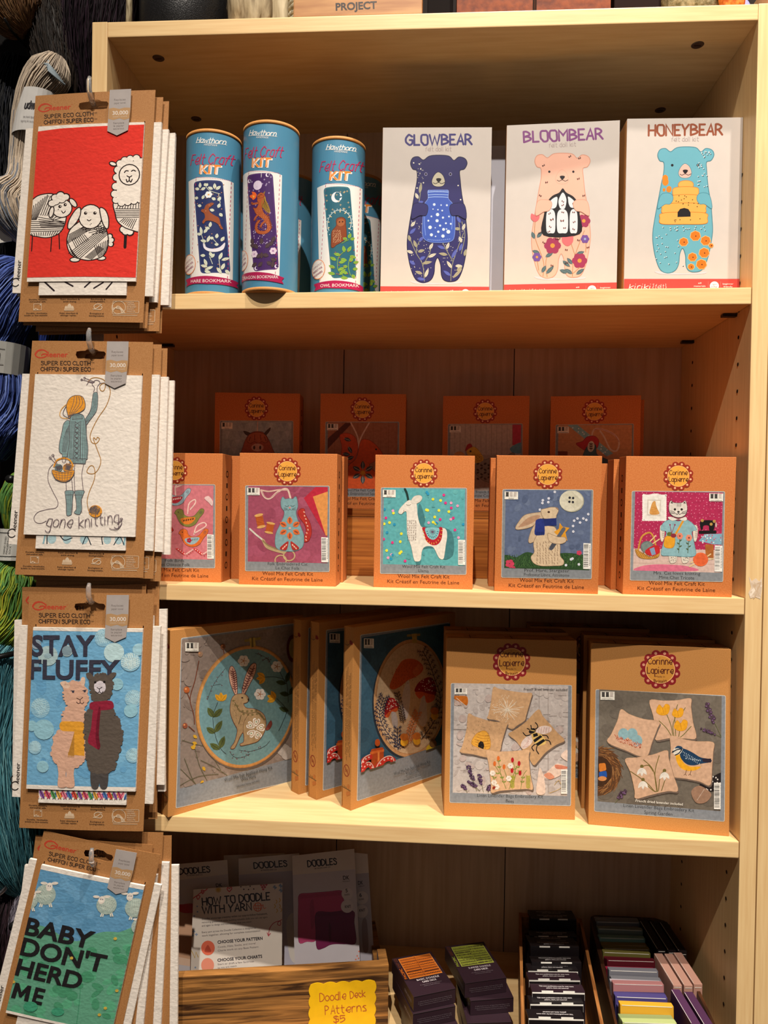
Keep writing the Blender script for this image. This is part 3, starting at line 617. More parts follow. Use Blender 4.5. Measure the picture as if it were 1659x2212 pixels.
    for x in (1060, 1125):
        a.line([(x, 1090), (x - 8, 1195)], 4, '#4b5a3c')
        for k in range(4): a.leaf(x - 3, 1115 + 20 * k, 22, 5, -35 + (110 if k % 2 else 0) * -1, '#4b5a3c')
        a.flower(x, 1078 + (x > 1100) * 12, 22, '#dc8468', 6, '#7a3a34')
    a.blob([(975, 950), (1000, 945), (1050, 960), (1100, 945), (1110, 965), (1085, 972), (1050, 962), (1005, 972)], '#ded6cc', '#a89c90', 2)
    a.blob([(995, 833), (1015, 845), (1045, 848), (1075, 846), (1098, 833), (1110, 860), (1112, 900), (1095, 935), (1050, 950), (1005, 935), (985, 905), (983, 860)], '#d6cbc0', '#4a4440', 3)
    for x, s_ in ((1003, 1), (1093, -1)): a.poly([(x - 10, 850), (x, 838), (x + 10, 853)], '#3a3432')
    a.dots([(1025, 893), (1073, 893)], 9, '#2a2422'); a.ell(1050, 910, 9, 6, '#2a2422'); a.line([(1030, 922), (1042, 928), (1050, 920), (1058, 928), (1072, 922)], 4, '#2a2422')
    for s_ in (-1, 1):
        for k in range(3): a.line([(1050 + s_ * 25, 912 + 5 * k), (1050 + s_ * 58, 902 + 10 * k)], 3, '#4a4440')
    for k in range(3): a.line([(1042 + 12 * k, 852), (1042 + 12 * k, 872)], 4, '#6a625c')
    a.line([(970, 1250), (1000, 1250)], 1, '#9a8f84')
    lev_bar(a, 2, 'intermediate', True, seed=8); return a
# -------------------------------------------------- back row
def art_bull():
    a = Art('FA', [(464.4, 847.5), (648, 850.2), (644.4, 1097), (461.2, 1094)], SW, SH, clip=PIC); a.fill('#9aa3a8')
    for i in range(12):
        for k in range(8):
            x = 590 + i * 48 + (24 if k % 2 else 0); y = 310 + k * 60; a.poly([(x, y), (x + 40, y), (x + 20, y + 50)], ('#8a959c', '#a8b0b4', '#949da3')[(i + k) % 3])
    a.line([(852, 300), (850, 375)], 7, '#c9a89a')
    a.blob([(850, 372), (900, 385), (935, 440), (960, 500), (985, 560), (980, 680), (940, 740), (760, 740), (720, 680), (715, 570), (740, 500), (765, 430), (800, 385)], '#a0503a', '#6a3024', 3)
    a.blob([(750, 368), (790, 378), (815, 398), (800, 408), (765, 395)], '#4b3c38'); a.blob([(945, 343), (935, 375), (905, 405), (890, 398), (915, 365)], '#4b3c38')
    a.blob([(775, 440), (790, 395), (850, 378), (905, 395), (925, 440), (905, 455), (880, 445), (855, 460), (830, 445), (800, 458)], '#a4583c', '#5c2a20', 3); a.lines([[(800, 410), (790, 440)], [(830, 395), (830, 435)], [(870, 395), (875, 435)], [(900, 410), (912, 440)]], 5, '#6a3024')
    a.ell(850, 487, 44, 28, '#c49684'); a.ell(827, 488, 7, 14, '#4a2a24'); a.ell(870, 488, 7, 14, '#4a2a24')
    lev_bar(a, 1, 'easy', seed=9); return a
def art_squirrel():
    a = Art('FA', [(692.5, 849.7), (877.2, 851.2), (873.1, 1100.6), (688.8, 1097.6)], SW, SH, clip=PIC); a.fill('#a06a50')
    a.lines([[(1350 + 55 * i, 300), (1345 + 55 * i, 780)] for i in range(12)], 3, '#8a583f'); a.poly([(1345, 430), (1480, 310), (1530, 310), (1350, 500)], '#5a2f24')
    a.leaf(1830, 560, 150, 45, 20, '#b5604c', '#8a4234'); a.line([(1520, 310), (1570, 420), (1560, 520), (1590, 420), (1650, 310)], 10, '#d8b8a8', True)
    a.blob([(1440, 400), (1500, 385), (1555, 420), (1570, 500), (1540, 580), (1490, 600), (1450, 560), (1455, 480)], '#c8502c', '#8a2f1c', 3)
    a.blob([(1590, 440), (1640, 430), (1690, 460), (1740, 520), (1745, 560), (1690, 585), (1650, 620), (1720, 690), (1700, 780), (1500, 780), (1480, 700), (1500, 620), (1560, 560)], '#cd5326', '#8a2f1c', 3)
    for x, y, t in ((1490, 420, 20), (1520, 480, 60), (1480, 530, 10), (1510, 570, -20)): a.leaf(x - 20, y, 55, 14, t, '#3f4348', '#c8beb0')
    for i in range(6): t = 60 * i + 30; a.leaf(1605 + 22 * math.cos(R(t)), 665 + 22 * math.sin(R(t)), 62, 17, t, '#4b4f50', '#d8cfc0')
    a.dots([(1605, 668)], 18, '#e0a030', 12); a.dots([(1700, 500)], 7, '#2a2020')
    lev_bar(a, 2, 'intermediate', seed=10); return a
def art_hen():
    a = Art('FB', [(957.4, 855.7), (1144.2, 855.5), (1139.6, 1105.6), (953.2, 1102.4)], SW, SH, clip=PIC); a.fill('#b4a89e')
    a.lines([[(745 + 40 * i, 340), (743 + 40 * i, 640)] for i in range(13)], 3, '#8f857d'); a.poly([(1225, 345), (1300, 345), (1300, 520), (1225, 500)], '#b23a50'); a.poly([(720, 570), (1300, 580), (1300, 850), (720, 850)], '#a39488')
    a.blob([(1205, 530), (1240, 500), (1295, 485), (1295, 560), (1230, 560)], '#5f93a8'); a.ell(820, 590, 45, 40, '#c08a54')
    a.blob([(865, 545), (880, 500), (905, 490), (920, 515), (900, 540)], '#a32e30')
    a.blob([(885, 535), (930, 515), (970, 545), (1005, 610), (1060, 600), (1160, 590), (1235, 560), (1240, 640), (1200, 740), (1110, 790), (1000, 770), (930, 700), (890, 620), (870, 560)], '#8f8578', '#5a5046', 3)
    a.blob([(885, 535), (930, 515), (970, 545), (1005, 610), (950, 640), (900, 600), (875, 555)], '#d6a83a'); stitches(a, grid(900, 560, 990, 620, 7, 4, 2), 10, 4, '#8a5a20', 2, 60, 30)
    for i in range(9):
        for k in range(4): a.leaf(950 + 28 * i, 650 + 34 * k, 26, 8, 30 if (i + k) % 2 else -30, '#4a4038')
    a.dots([(905, 549)], 8, '#2a2020'); lev_bar(a, 2, 'intermediate', seed=11); return a
def art_dog():
    a = Art('FC', [(1189.9, 856), (1385.1, 853.6), (1379.8, 1109.2), (1185.2, 1105.7)], SW, SH, clip=PIC); a.fill('#bd8a62')
    a.lines([[(190, 350 + 70 * i), (720, 345 + 70 * i)] for i in range(7)], 2, '#aa7850')
    a.poly([(270, 310), (340, 310), (590, 510), (545, 530)], '#7faebb'); a.dots(grid(300, 320, 560, 520, 8, 8, 3, .3, lambda x, y: abs((y - 312) - (x - 305) * .8) < 24), 5, '#dbe4e6', 6)
    a.line([(440, 400), (455, 350), (500, 340), (590, 375), (630, 430), (615, 490), (570, 480), (530, 400), (500, 355)], 11, '#cdb8a8', True); a.line([(455, 350), (500, 340), (590, 375), (630, 430)], 3, '#a34048', True)
    a.blob([(335, 440), (380, 425), (410, 395), (460, 390), (490, 420), (480, 470), (440, 480), (400, 490), (350, 460)], '#b23238', '#7a2024', 3); a.blob([(380, 560), (390, 500), (430, 440), (470, 455), (480, 520), (560, 560), (600, 640), (590, 720), (480, 720), (400, 680)], '#45616a', '#2c434c', 3)
    a.ell(437, 462, 24, 38, '#c9c3b4', 8); a.line([(437, 490), (437, 435)], 3, '#5a4038')
    for k in range(3): a.leaf(437, 480 - 15 * k, 16, 5, -40, '#5a4038'); a.leaf(437, 480 - 15 * k, 16, 5, -140, '#5a4038')
    a.rrect([(190, 495), (275, 495), (275, 530), (190, 530)], 6, '#7a3a1c'); a.blob([(560, 600), (590, 580), (600, 700), (520, 700), (530, 670)], '#3f6570'); a.ell(555, 690, 26, 12, '#c9c3b4')
    lev_bar(a, 2, 'intermediate', seed=12); return a
def kit(label, q, art, lines, dep=0.043, group='small felt craft kits', **k):
    ca, bd, pn = kit_front(lines); r = []
    def marks(c, w_, h, dp):
        rr = random.Random(len(label))
        for sx in (-0.00012, w_ + 0.00012):
            for i in range(9):
                z = .02 + i * .0145
                if i in (0, 2, 4, 6, 8):
                    yy = dp * .5; c.faces([(sx, yy + math.cos(t) * .006, z + math.sin(t) * .0045) for t in [2 * math.pi * j / 9 for j in range(9)]], [list(range(9))], 'hole')
                    c.faces([(sx * 1.0 + (0.00005 if sx > 0 else -0.00005), yy + math.cos(t) * .004, z + math.sin(t) * .003) for t in [2 * math.pi * j / 9 for j in range(9)]], [list(range(9))], 'kraft_orange')
                else: c.faces([(sx, dp * .42, z - .003), (sx, dp * .42, z + .003), (sx, dp * .56, z + .003), (sx, dp * .56, z - .003)], [[0, 1, 2, 3]], 'hole')
    return carton('craft_kit_box', label, 'craft kit', q, dep, 'kraft_orange', group, [('carton', ca, 'print', .0001), ('logo_badge', bd, 'print', .00025), ('picture_label', _stack(pn, art), 'felt', .00025)], marks)
def _stack(a, b): a.layers = a.layers + b.layers; return a
# ================================================================== artwork: tall white boxes with felt bears
BW = 0.135
BEAR = [(555, 397), (640, 405), (680, 440), (720, 412), (770, 425), (788, 465), (765, 510), (728, 525), (732, 600), (745, 720), (770, 860), (785, 1000), (790, 1100), (775, 1220), (750, 1330), (710, 1410), (650, 1428), (600, 1415), (578, 1370), (572, 1290), (548, 1232), (525, 1280), (518, 1360), (490, 1415), (430, 1437), (370, 1410), (330, 1320), (305, 1200), (300, 1100), (315, 980), (340, 830), (362, 700), (380, 600), (378, 525), (345, 510), (327, 465), (345, 420), (390, 410), (432, 437), (480, 405)]
def bear_base(a, tx, title, tcol, tl, tr, th, sub, body, edge, muz, shift):
    """title baseline in full-picture pixels, bear outline from the common pattern"""
    a.fill('#c1b8b1')
    x0, y0, x1, y1 = shift
    fx = lambda x, y: (x0 + (x - 300) * (x1 - x0) / 490.0, y0 + (y - 397) * (y1 - y0) / 1040.0)
    a.text(title, tl, tr, th, tcol, st=4.4); a.text('felt doll kit', sub[0], sub[1], 9.5, '#a39390', st=1.1)
    a.xf = fx
    a.blob([(330, 1420), (560, 1440), (740, 1425), (700, 1445), (400, 1448)], '#cbbec2'); a.blob(BEAR, body, edge, 6, 4)
    a.blob([(553, 535), (590, 560), (608, 610), (595, 645), (555, 655), (515, 645), (500, 610), (520, 560)], muz, edge if muz != body else '#cf9a86', 4)
    a.blob([(536, 590), (556, 584), (577, 590), (572, 606), (556, 618), (541, 606)], '#1f1a1e'); a.line([(556, 612), (556, 620)], 5, '#1f1a1e'); a.line([(513, 622), (530, 630), (556, 619), (580, 630), (603, 620)], 5, '#1f1a1e', True)
    return fx
def band(a, quad_y, x0, x1):
    pass
def bear_band(q):
    b_ = Art('F', q, BW, .216); h = .0205
    b_.local([[(0, 0), (BW, 0), (BW, h), (0, h)]], '#c2453f')
    for t, xa, xb, z, hh, st, c in (('kiriki', .006, .031, .0085, .0058, .0007, '#ecd9d2'), ('{felt}', .0335, .0505, .0088, .0055, .00035, '#ecd9d2')):
        g, wd = strokes(t, .18 if st > .0005 else 0); q2 = []
        for l in g: q2 += b_.lpoly([(xa + (xb - xa) * p / wd, z + r * hh / 6) for p, r in l], st)
        b_.local(q2, c)
    def bt(t, xa, xb, z, hh, c):
        ps, x_, wd = bfont(t, .01); b_.local([[(xa + (xb - xa) * (p - x_) / wd, z + r * hh / CAPH) for p, r in f] for f in ps], c)
    bt('all', .0868, .0905, .0148, .0016, '#ecd9d2'); bt('materials', .082, .0955, .0112, .0016, '#ecd9d2'); bt('beginner', .1155, .128, .0138, .0016, '#ecd9d2'); bt('friendly', .1165, .127, .0106, .0016, '#ecd9d2')
    b_.local([[(.1058 + .0053 * math.cos(t), .0122 + .0053 * math.sin(t)) for t in [2 * math.pi * i / 24 for i in range(24)]]], '#ecdfd9'); bt('ages', .1035, .1082, .0136, .0012, '#c2453f'); bt('12+', .1028, .1088, .0094, .0028, '#c2453f')
    b_.local([[(x, .007), (x + .0002, .007), (x + .0002, .0175), (x, .0175)] for x in (.0985, .1128)], '#d98a80')
    return b_
def butterfly(a, x, y, s_, rot=0, c='#b3573f'):
    k = R(rot); T = lambda p, q: (x + s_ * (p * math.cos(k) - q * math.sin(k)), y + s_ * (p * math.sin(k) + q * math.cos(k)))
    a.add([[T(0, 0), T(-10, -9), T(-12, 0), T(-7, 8)], [T(0, 0), T(10, -9), T(12, 0), T(7, 8)]], '#2a1c1c'); a.add([[T(-2, -1), T(-8, -5), T(-8, 0), T(-5, 4)], [T(2, -1), T(8, -5), T(8, 0), T(5, 4)]], c)
def art_glow():
    q = [(827.3, 275.9), (1062.6, 275.1), (1055.8, 655.8), (821.3, 654.5)]
    a = Art('F', q, BW, .2175); fx = bear_base(a, 0, 'GLOWBEAR', '#3b3470', (877, 313.5), (1019, 312), 21.5, ((919, 327), (975, 326.5)), '#2f2c5e', '#1b1838', '#b9b29e', (879.6, 335.3, 1009.5, 611.1))
    rr = random.Random(2)
    for x in (452, 652): a.ell(x, 552, 13, 14, '#8a86a8'); a.ell(x, 552, 8, 9, '#17152a')
    pts = [(352, 460), (410, 510), (432, 622), (380, 665), (400, 470), (715, 645), (735, 760)] + [(rr.uniform(330, 480), rr.uniform(930, 1100)) for _ in range(18)] + [(rr.uniform(690, 770), rr.uniform(940, 1100)) for _ in range(14)] + [(rr.uniform(330, 500), rr.uniform(1110, 1400)) for _ in range(30)] + [(rr.uniform(590, 750), rr.uniform(1110, 1390)) for _ in range(30)] + [(rr.uniform(385, 430), rr.uniform(450, 640)) for _ in range(16)]
    a.dots(pts[:7], 6, '#d9d6c4'); a.dots(pts[7:], 3.2, '#c2bfae', 6)
    st = '#8a8a70'
    for l in ([(440, 1425), (425, 1290), (370, 1190), (320, 1070)], [(425, 1300), (480, 1200), (500, 1120)], [(375, 1200), (380, 1140), (410, 1080)], [(655, 1420), (665, 1300), (710, 1160), (760, 1030)], [(670, 1260), (620, 1170), (590, 1110)], [(735, 1100), (725, 980), (712, 890)], [(395, 790), (405, 720), (410, 650)], [(740, 1200), (770, 1050), (745, 940)]): a.line(l, 5, st, True)
    L_ = ['#c5bfae', '#9a947c', '#4d59ad']
    for i, (x, y, ln, an) in enumerate(((445, 1395, 80, -70), (425, 1365, 65, 200), (380, 1400, 70, 10), (420, 1280, 85, -10), (365, 1290, 60, 215), (470, 1230, 75, -25), (400, 1250, 55, -30), (350, 1195, 60, 200), (385, 1185, 60, -15), (480, 1165, 60, -60), (375, 1150, 65, -110), (395, 1100, 55, -45), (325, 1100, 55, -105), (320, 1040, 70, -45), (330, 980, 55, -50), (655, 1380, 75, 215), (665, 1320, 75, 235), (670, 1400, 110, -45), (690, 1300, 60, 0), (700, 1340, 60, -35), (660, 1240, 95, -60), (630, 1210, 75, 190), (610, 1160, 70, 200), (620, 1165, 60, -70), (725, 1180, 70, -70), (745, 1110, 55, 245), (735, 1000, 55, 185), (750, 1010, 60, -70), (765, 1220, 60, -75), (735, 950, 60, 240), (400, 710, 90, -80), (390, 790, 45, -20), (390, 755, 55, 245))): a.leaf(x, y, ln, 13, an, L_[(i * 7 + i // 3) % 3], '#6f6b58')
    a.blob([(468, 690), (500, 683), (600, 682), (635, 688), (635, 750), (672, 800), (688, 900), (685, 1050), (655, 1100), (560, 1110), (470, 1100), (425, 1050), (428, 900), (440, 800), (470, 750)], '#3b55a8', '#6f86c8', 4)
    for y in (700, 722, 742): a.line([(470, y), (520, y - 4), (590, y - 3), (634, y)], 5, '#93abd8')
    a.lines([[(475 + 12 * i, 685), (475 + 12 * i, 698)] for i in range(14)], 4, '#93abd8'); a.line([(445, 850), (440, 950), (450, 1050)], 5, '#6f8ad0', True); a.line([(660, 800), (668, 900), (662, 1000)], 5, '#6f8ad0', True)
    a.dots([(470 + 16 * i, 1085 + 6 * math.sin(i * .35)) for i in range(12)], 4, '#8fa4d4')
    J = [(520, 800, 10), (576, 805, 5), (623, 806, 7), (547, 882, 13), (543, 932, 12), (497, 897, 6), (591, 907, 8), (640, 898, 6), (472, 932, 7), (486, 986, 14), (568, 972, 8), (615, 953, 7), (655, 958, 7), (596, 1003, 11), (635, 1022, 15), (497, 1047, 12), (553, 1022, 9), (591, 1057, 13), (531, 1060, 5), (528, 990, 4), (550, 843, 5), (585, 850, 6), (510, 838, 4), (620, 1000, 5)]
    for x, y, r in J: a.ell(x, y, r + 3, None, '#6b84c4', n=10); a.ell(x, y, r, None, '#cfd6dc', n=10)
    for s_, x in ((1, 400), (-1, 715)):
        a.blob([(x - 50 * s_, 800), (x + 20 * s_, 790), (x + 62 * s_, 805), (x + 68 * s_, 845), (x + 50 * s_, 890), (x, 890), (x - 65 * s_, 915)], '#2f2c5e', '#181634', 4)
    return a, q, .2175
def art_bloom():
    q = [(1095.1, 271.1), (1339.1, 259.9), (1331.3, 647.1), (1088.3, 651.3)]
    a = Art('F', q, BW, .2162); fx = bear_base(a, 0, 'BLOOMBEAR', '#7a3f78', (1132, 307.5), (1302, 300), 22.5, ((1186, 319), (1244, 316)), '#dba893', '#c48a74', '#dba893', (1148.2, 330.8, 1275.3, 601.6))
    for x in (448, 648): a.dots([(x, 552)], 10, '#1f1a1e', 12)
    for l in ([(395, 1420), (400, 1300), (330, 1100), (330, 960)], [(430, 1425), (420, 1290), (470, 1180)], [(360, 1370), (345, 1280)], [(640, 1420), (655, 1270), (740, 1040)], [(660, 1240), (620, 1120)], [(640, 1400), (720, 1330)], [(750, 1220), (755, 1120)]): a.line(l, 5, '#a8744c', True)
    for i, (x, y, ln, an) in enumerate(((325, 1110, 65, 250), (345, 1100, 70, -50), (370, 1230, 70, 200), (415, 1260, 75, -30), (385, 1390, 70, -60), (420, 1400, 95, -45), (670, 1240, 75, -20), (640, 1320, 70, 230), (640, 1400, 75, 215), (670, 1405, 85, -35), (560, 1290, 80, 40), (600, 1390, 70, 200))): a.leaf(x, y, ln, 17, an, '#4c6064', '#6f8488')
    for x, y, r, c, cc in ((475, 1165, 66, '#943352', '#c48a3c'), (735, 960, 52, '#943352', '#c48a3c'), (700, 1290, 60, '#943352', '#c48a3c'), (345, 1260, 36, '#6b4a8c', '#c48a3c'), (745, 1110, 34, '#6b4a8c', '#8f9cc0')): a.flower(x, y, r, c, 6, cc)
    for x, y, s_ in ((330, 930, 1), (600, 1120, 1.3)): a.blob([(x - 32 * s_, y - 30 * s_), (x, y - 20 * s_), (x + 32 * s_, y - 34 * s_), (x + 34 * s_, y + 10 * s_), (x, y + 38 * s_), (x - 34 * s_, y + 12 * s_)], '#d4666a')
    a.blob([(560, 690), (590, 725), (650, 760), (690, 820), (700, 900), (700, 1070), (400, 1080), (405, 900), (420, 820), (470, 755), (530, 725)], '#1f1c1f')
    gl = '#c9cdd2'
    a.blob([(560, 725), (590, 780), (580, 850), (558, 862), (535, 850), (525, 790)], gl); a.blob([(510, 760), (515, 800), (500, 850), (450, 860), (425, 850), (460, 790)], gl); a.blob([(605, 758), (650, 790), (680, 845), (630, 850), (610, 820), (605, 785)], gl)
    for x0, x1 in ((425, 495), (515, 600), (620, 680)): a.blob([(x0, 900), ((x0 + x1) / 2, 862), (x1, 900), (x1, 1045), ((x0 + x1) / 2, 1062), (x0, 1045)], gl)
    rr = random.Random(8)
    for x, y in ((455, 820), (560, 800), (560, 830), (650, 820), (450, 900), (470, 950), (455, 1010), (445, 1050), (560, 890), (555, 960), (575, 1020), (650, 890), (655, 970), (650, 1030), (400, 500), (700, 440), (620, 425), (690, 610), (425, 640), (372, 750), (735, 750), (730, 880), (370, 1060), (400, 1140), (530, 1110), (590, 1200), (590, 1310), (470, 1330), (770, 1180), (690, 1120), (510, 1110)): butterfly(a, x, y, 1.3 if 900 < y < 970 else .95, rr.uniform(-40, 40), '#b3573f' if 780 < y < 1060 else '#8f5048')
    for s_, x in ((1, 400), (-1, 715)): a.blob([(x - 50 * s_, 800), (x + 20 * s_, 785), (x + 62 * s_, 800), (x + 68 * s_, 835), (x + 45 * s_, 875), (x, 885), (x - 65 * s_, 915)], '#dba893', '#c48a74', 4)
    return a, q, .2162
def art_honey():
    q = [(1351.4, 256.8), (1598.4, 255.7), (1598.6, 640.5), (1351.4, 640.0)]
    a = Art('F', q, BW, .2115); fx = bear_base(a, 0, 'HONEYBEAR', '#8a4a32', (1398, 293.5), (1555, 292.5), 22.5, ((1447, 306.5), (1505, 306)), '#629fae', '#3f7684', '#d7a99c', (1411.1, 318, 1538.9, 590.2))
    for x in (448, 658): a.dots([(x, 548)], 11, '#1f1a1e', 12)
    rr = random.Random(12); bees = [(rr.uniform(660, 740), rr.uniform(440, 740)) for _ in range(26)] + [(rr.uniform(330, 560), rr.uniform(1060, 1380)) for _ in range(26)] + [(rr.uniform(400, 760), rr.uniform(1050, 1090)) for _ in range(16)] + [(rr.uniform(690, 770), rr.uniform(425, 470)) for _ in range(7)]
    a.dots(bees, 5, '#222126', 5); a.dots([(x - 4, y - 5) for x, y in bees], 4.5, '#cfd6d8', 5)
    for x, y, r in ((395, 685, 26), (392, 655, 24), (385, 750, 12), (425, 745, 22)): a.ell(x, y, r, r * 1.2, '#dc7a24')
    for x, y, r in ((555, 1180, 36), (650, 1130, 42), (735, 1170, 40), (725, 1270, 42), (630, 1305, 36), (705, 1365, 42), (620, 1385, 26), (780, 1210, 18)):
        a.add([a.ellp(x, y, r + 5, r + 3, 10, 7)], '#e4a868'); a.add([a.ellp(x, y, r, r - 2, 10, 7)], '#dc6f22'); a.dots([(x + 4, y + 2)], 6, '#3a2416', 6)
    def lob(x0, y0, x1, y1): a.blob([(x0, (y0 + y1) / 2), (x0 + 15, y0 + 4), ((x0 + x1) / 2, y0 - 6), (x1 - 15, y0 + 4), (x1, (y0 + y1) / 2), (x1 - 15, y1), ((x0 + x1) / 2, y1 + 4), (x0 + 15, y1)], '#dfa04e', '#bf6a22', 4)
    lob(500, 680, 625, 740); lob(455, 730, 670, 800); lob(440, 795, 690, 870); lob(370, 865, 730, 945); lob(355, 940, 745, 1030)
    a.add([[(500, 975), (500, 935), (520, 908), (553, 900), (588, 910), (606, 938), (607, 972)]], '#1f1c1f')
    hb = [(rr.uniform(480, 680), rr.uniform(790, 900)) for _ in range(16)] + [(rr.uniform(420, 700), rr.uniform(990, 1015)) for _ in range(6)]; a.dots(hb, 5, '#4a3018', 5)
    for s_, x in ((1, 395), (-1, 720)):
        a.blob([(x - 40 * s_, 800), (x + 10 * s_, 775), (x + 55 * s_, 790), (x + 65 * s_, 830), (x + 40 * s_, 868), (x, 870), (x - 60 * s_, 905)], '#629fae', '#3f7684', 4)
    return a, q, .2115
def bearbox(label, q, art, group='felt bear doll kits'):
    a, quad, h = art; b_ = bear_band(quad)
    t = tag(empty('doll_kit_box', q[:3], q[3]), label, 'craft kit', group)
    c = MB(); c.box(0, q[5], 0, .045, 0, q[6], 'gloss', .0006, lin('#c1b8b1')); c.box(-.0003, 0.0001, .0015, .0435, .001, q[6] - .001, 'kraft')
    c.box(.002, q[5] - .002, .006, .0065, q[6] - .0001, q[6] + .0003, 'kraft')
    c.obj('carton', t); mf = lambda X, Z, d: (X, -d, Z)
    p = MB(); p.art(a, mf, 'gloss', .00012); p.obj('front_picture', t); p = MB(); p.art(b_, mf, 'gloss', .0008); p.obj('brand_band', t)
    return t

# ================================================================== tubes
class TubeArt(Art):
    """drawing on a standing tube: x across the silhouette becomes an angle, the front bulges with the height above the eye"""
    def __init__(s, lt, lb, rt, rb, rad, h, ytop, ybot, bt, bb):
        s.sc = 1; s.layers = []; s.xf = None; s.w = rad * math.pi; s.h = h; s.clip = (-rad * 1.5, 0, rad * 1.5, h); s.par = (lt, lb, rt, rb, rad, h, ytop, ybot, bt, bb)
    def P(s, x, y):
        if s.xf: x, y = s.xf(x, y)
        lt, lb, rt, rb, rad, h, ytop, ybot, bt, bb = s.par; t = (y - ytop) / (ybot - ytop); L_ = lt + (lb - lt) * t; r_ = rt + (rb - rt) * t
        u = max(-.995, min(.995, (x - L_) / (r_ - L_) * 2 - 1)); sk = 22 * u
        b_ = (bt + (bb - bt) * t) * math.sqrt(1 - u * u)
        return (rad * math.asin(u), h * (1 - (y + b_ - sk - ytop) / (ybot - ytop)))
def tube_art(kind, sleeve):
    ox, oy, lab = dict(hare=(0, 0, 'HARE BOOKMARK'), dragon=(405, -20, 'DRAGON BOOKMARK'), owl=(1015, 25, 'OWL BOOKMARK'))[kind]
    dims = dict(hare=(100, 78, 525, 490), dragon=(555, 530, 998, 985), owl=(1105, 1080, 1520, 1495))[kind]
    a = TubeArt(dims[0], dims[1], dims[2], dims[3], .0335, sleeve, 275 + oy, 1492 + oy, 66, 40)
    F = lambda x, y: (x + ox, y + oy); a.xf = F
    wh, mg = '#dfdcd8', '#b22c55'
    a.text('Hawthorn', (228, 265), (442, 300), 38, wh, st=6, slant=.25); a.line([(222, 268), (330, 286), (452, 304)], 3, wh); a.text('HANDMADE', (290, 298), (387, 313), 14, wh, .02)
    a.text('Felt Craft', (172, 435), (485, 462), 78, mg, st=7, slant=.35)
    a.text('KIT', (256, 520), (412, 538), 66, wh, .03); a.text('KIT', (248, 514), (404, 531), 66, '#e0832c', .03)
    a.poly([(150, 560), (235, 545), (330, 553), (420, 572), (487, 600), (480, 900), (465, 1385), (300, 1355), (165, 1335)], wh)
    for l in (((222, 545), (168, 1330)), ((474, 590), (435, 1370)), ((220, 540), (470, 585))): a.dash(*l, 22, 4, mg)
    bm_ = dict(hare='#27305c', dragon='#43265c', owl='#2c5f70')[kind]
    if kind == 'hare': qd = [(200, 572), (420, 585), (455, 1320), (250, 1308)]
    elif kind == 'dragon': qd = [(205, 568), (420, 582), (463, 1325), (262, 1325)]
    else: qd = [(203, 570), (403, 585), (443, 1320), (262, 1312)]
    a.rrect([(x, y) for x, y in qd], 34, bm_)
    q4 = [(x + (6 if i in (0, 3) else -6), y + (6 if i < 2 else -6)) for i, (x, y) in enumerate(qd)]; o = a.rrp(q4, 30); a.line(o + [o[0]], 2, {'hare': '#4f5a8c', 'dragon': '#6f4a8c', 'owl': '#56909c'}[kind])
    rr = random.Random(5)
    if kind == 'hare':
        lf = '#ccd0bc'
        for x, y, ln, an in ((255, 630, 45, -90), (250, 640, 40, 200), (262, 645, 40, -20), (365, 650, 48, -90), (352, 650, 42, 210), (372, 655, 45, -40), (300, 620, 26, -110), (300, 620, 26, -50), (270, 720, 36, -60), (240, 710, 32, 200), (385, 745, 40, -60), (370, 735, 34, 215), (265, 775, 34, 200), (385, 800, 40, -70), (360, 820, 36, 200), (395, 840, 34, 60), (265, 1000, 66, -100), (262, 1000, 40, 200), (280, 990, 48, -50), (325, 950, 46, -80), (325, 960, 38, 200), (300, 1060, 50, 200), (305, 1065, 56, -70), (370, 1040, 40, -80), (352, 1040, 30, 200), (400, 1065, 44, -60), (385, 1090, 30, 190), (335, 1180, 40, -110), (330, 1190, 40, -50), (290, 1170, 40, 190), (385, 1210, 62, -70), (400, 1215, 56, -20), (300, 1250, 60, -110), (305, 1260, 56, 200), (345, 1260, 66, 160), (370, 1270, 60, 60), (400, 1290, 56, -70), (425, 1290, 40, 60), (280, 1290, 50, 20)): a.leaf(x, y, ln, 12, an, lf, '#9aa088')
        for l in ([(300, 620), (330, 660), (400, 690)], [(390, 690), (400, 760)], [(370, 1075), (345, 1040)], [(290, 1090), (262, 1000)], [(340, 1240), (320, 1180)], [(390, 1290), (385, 1210)]): a.line(l, 4, lf, True)
        a.flower(320, 690, 26, '#dfe3e4', 6, '#dba050')
        a.blob([(285, 800), (300, 770), (340, 755), (357, 765), (335, 785), (320, 800), (330, 830), (365, 860), (390, 880), (400, 930), (415, 965), (400, 965), (380, 925), (340, 900), (300, 895), (280, 915), (270, 900), (290, 870), (285, 835), (262, 815), (270, 800)], '#8f4a2c')
        a.blob([(275, 1065), (300, 1105), (345, 1120), (390, 1110), (425, 1075), (415, 1125), (375, 1145), (320, 1140), (280, 1110)], '#d9d4dc')
        a.dots([(rr.uniform(230, 430), rr.uniform(600, 1300)) for _ in range(30)], 4, '#c48a6a', 5)
    elif kind == 'dragon':
        st = [(rr.uniform(225, 410), rr.uniform(600, 1040)) for _ in range(34)]; a.lines([[(x - 7, y), (x + 7, y)] for x, y in st] + [[(x, y - 7), (x, y + 7)] for x, y in st], 2.5, '#b9a8c8')
        a.dots([(rr.uniform(250, 440), rr.uniform(1010, 1140)) for _ in range(50)], 3.5, '#c0b0cc', 5); a.ell(300, 662, 36, 36, '#cfc0d6')
        for x, y in ((228, 618), (380, 592), (285, 1300), (445, 1300)): a.ell(x, y, 15, 15, '#d8cfe0'); a.ell(x + 6, y - 2, 11, 12, bm_)
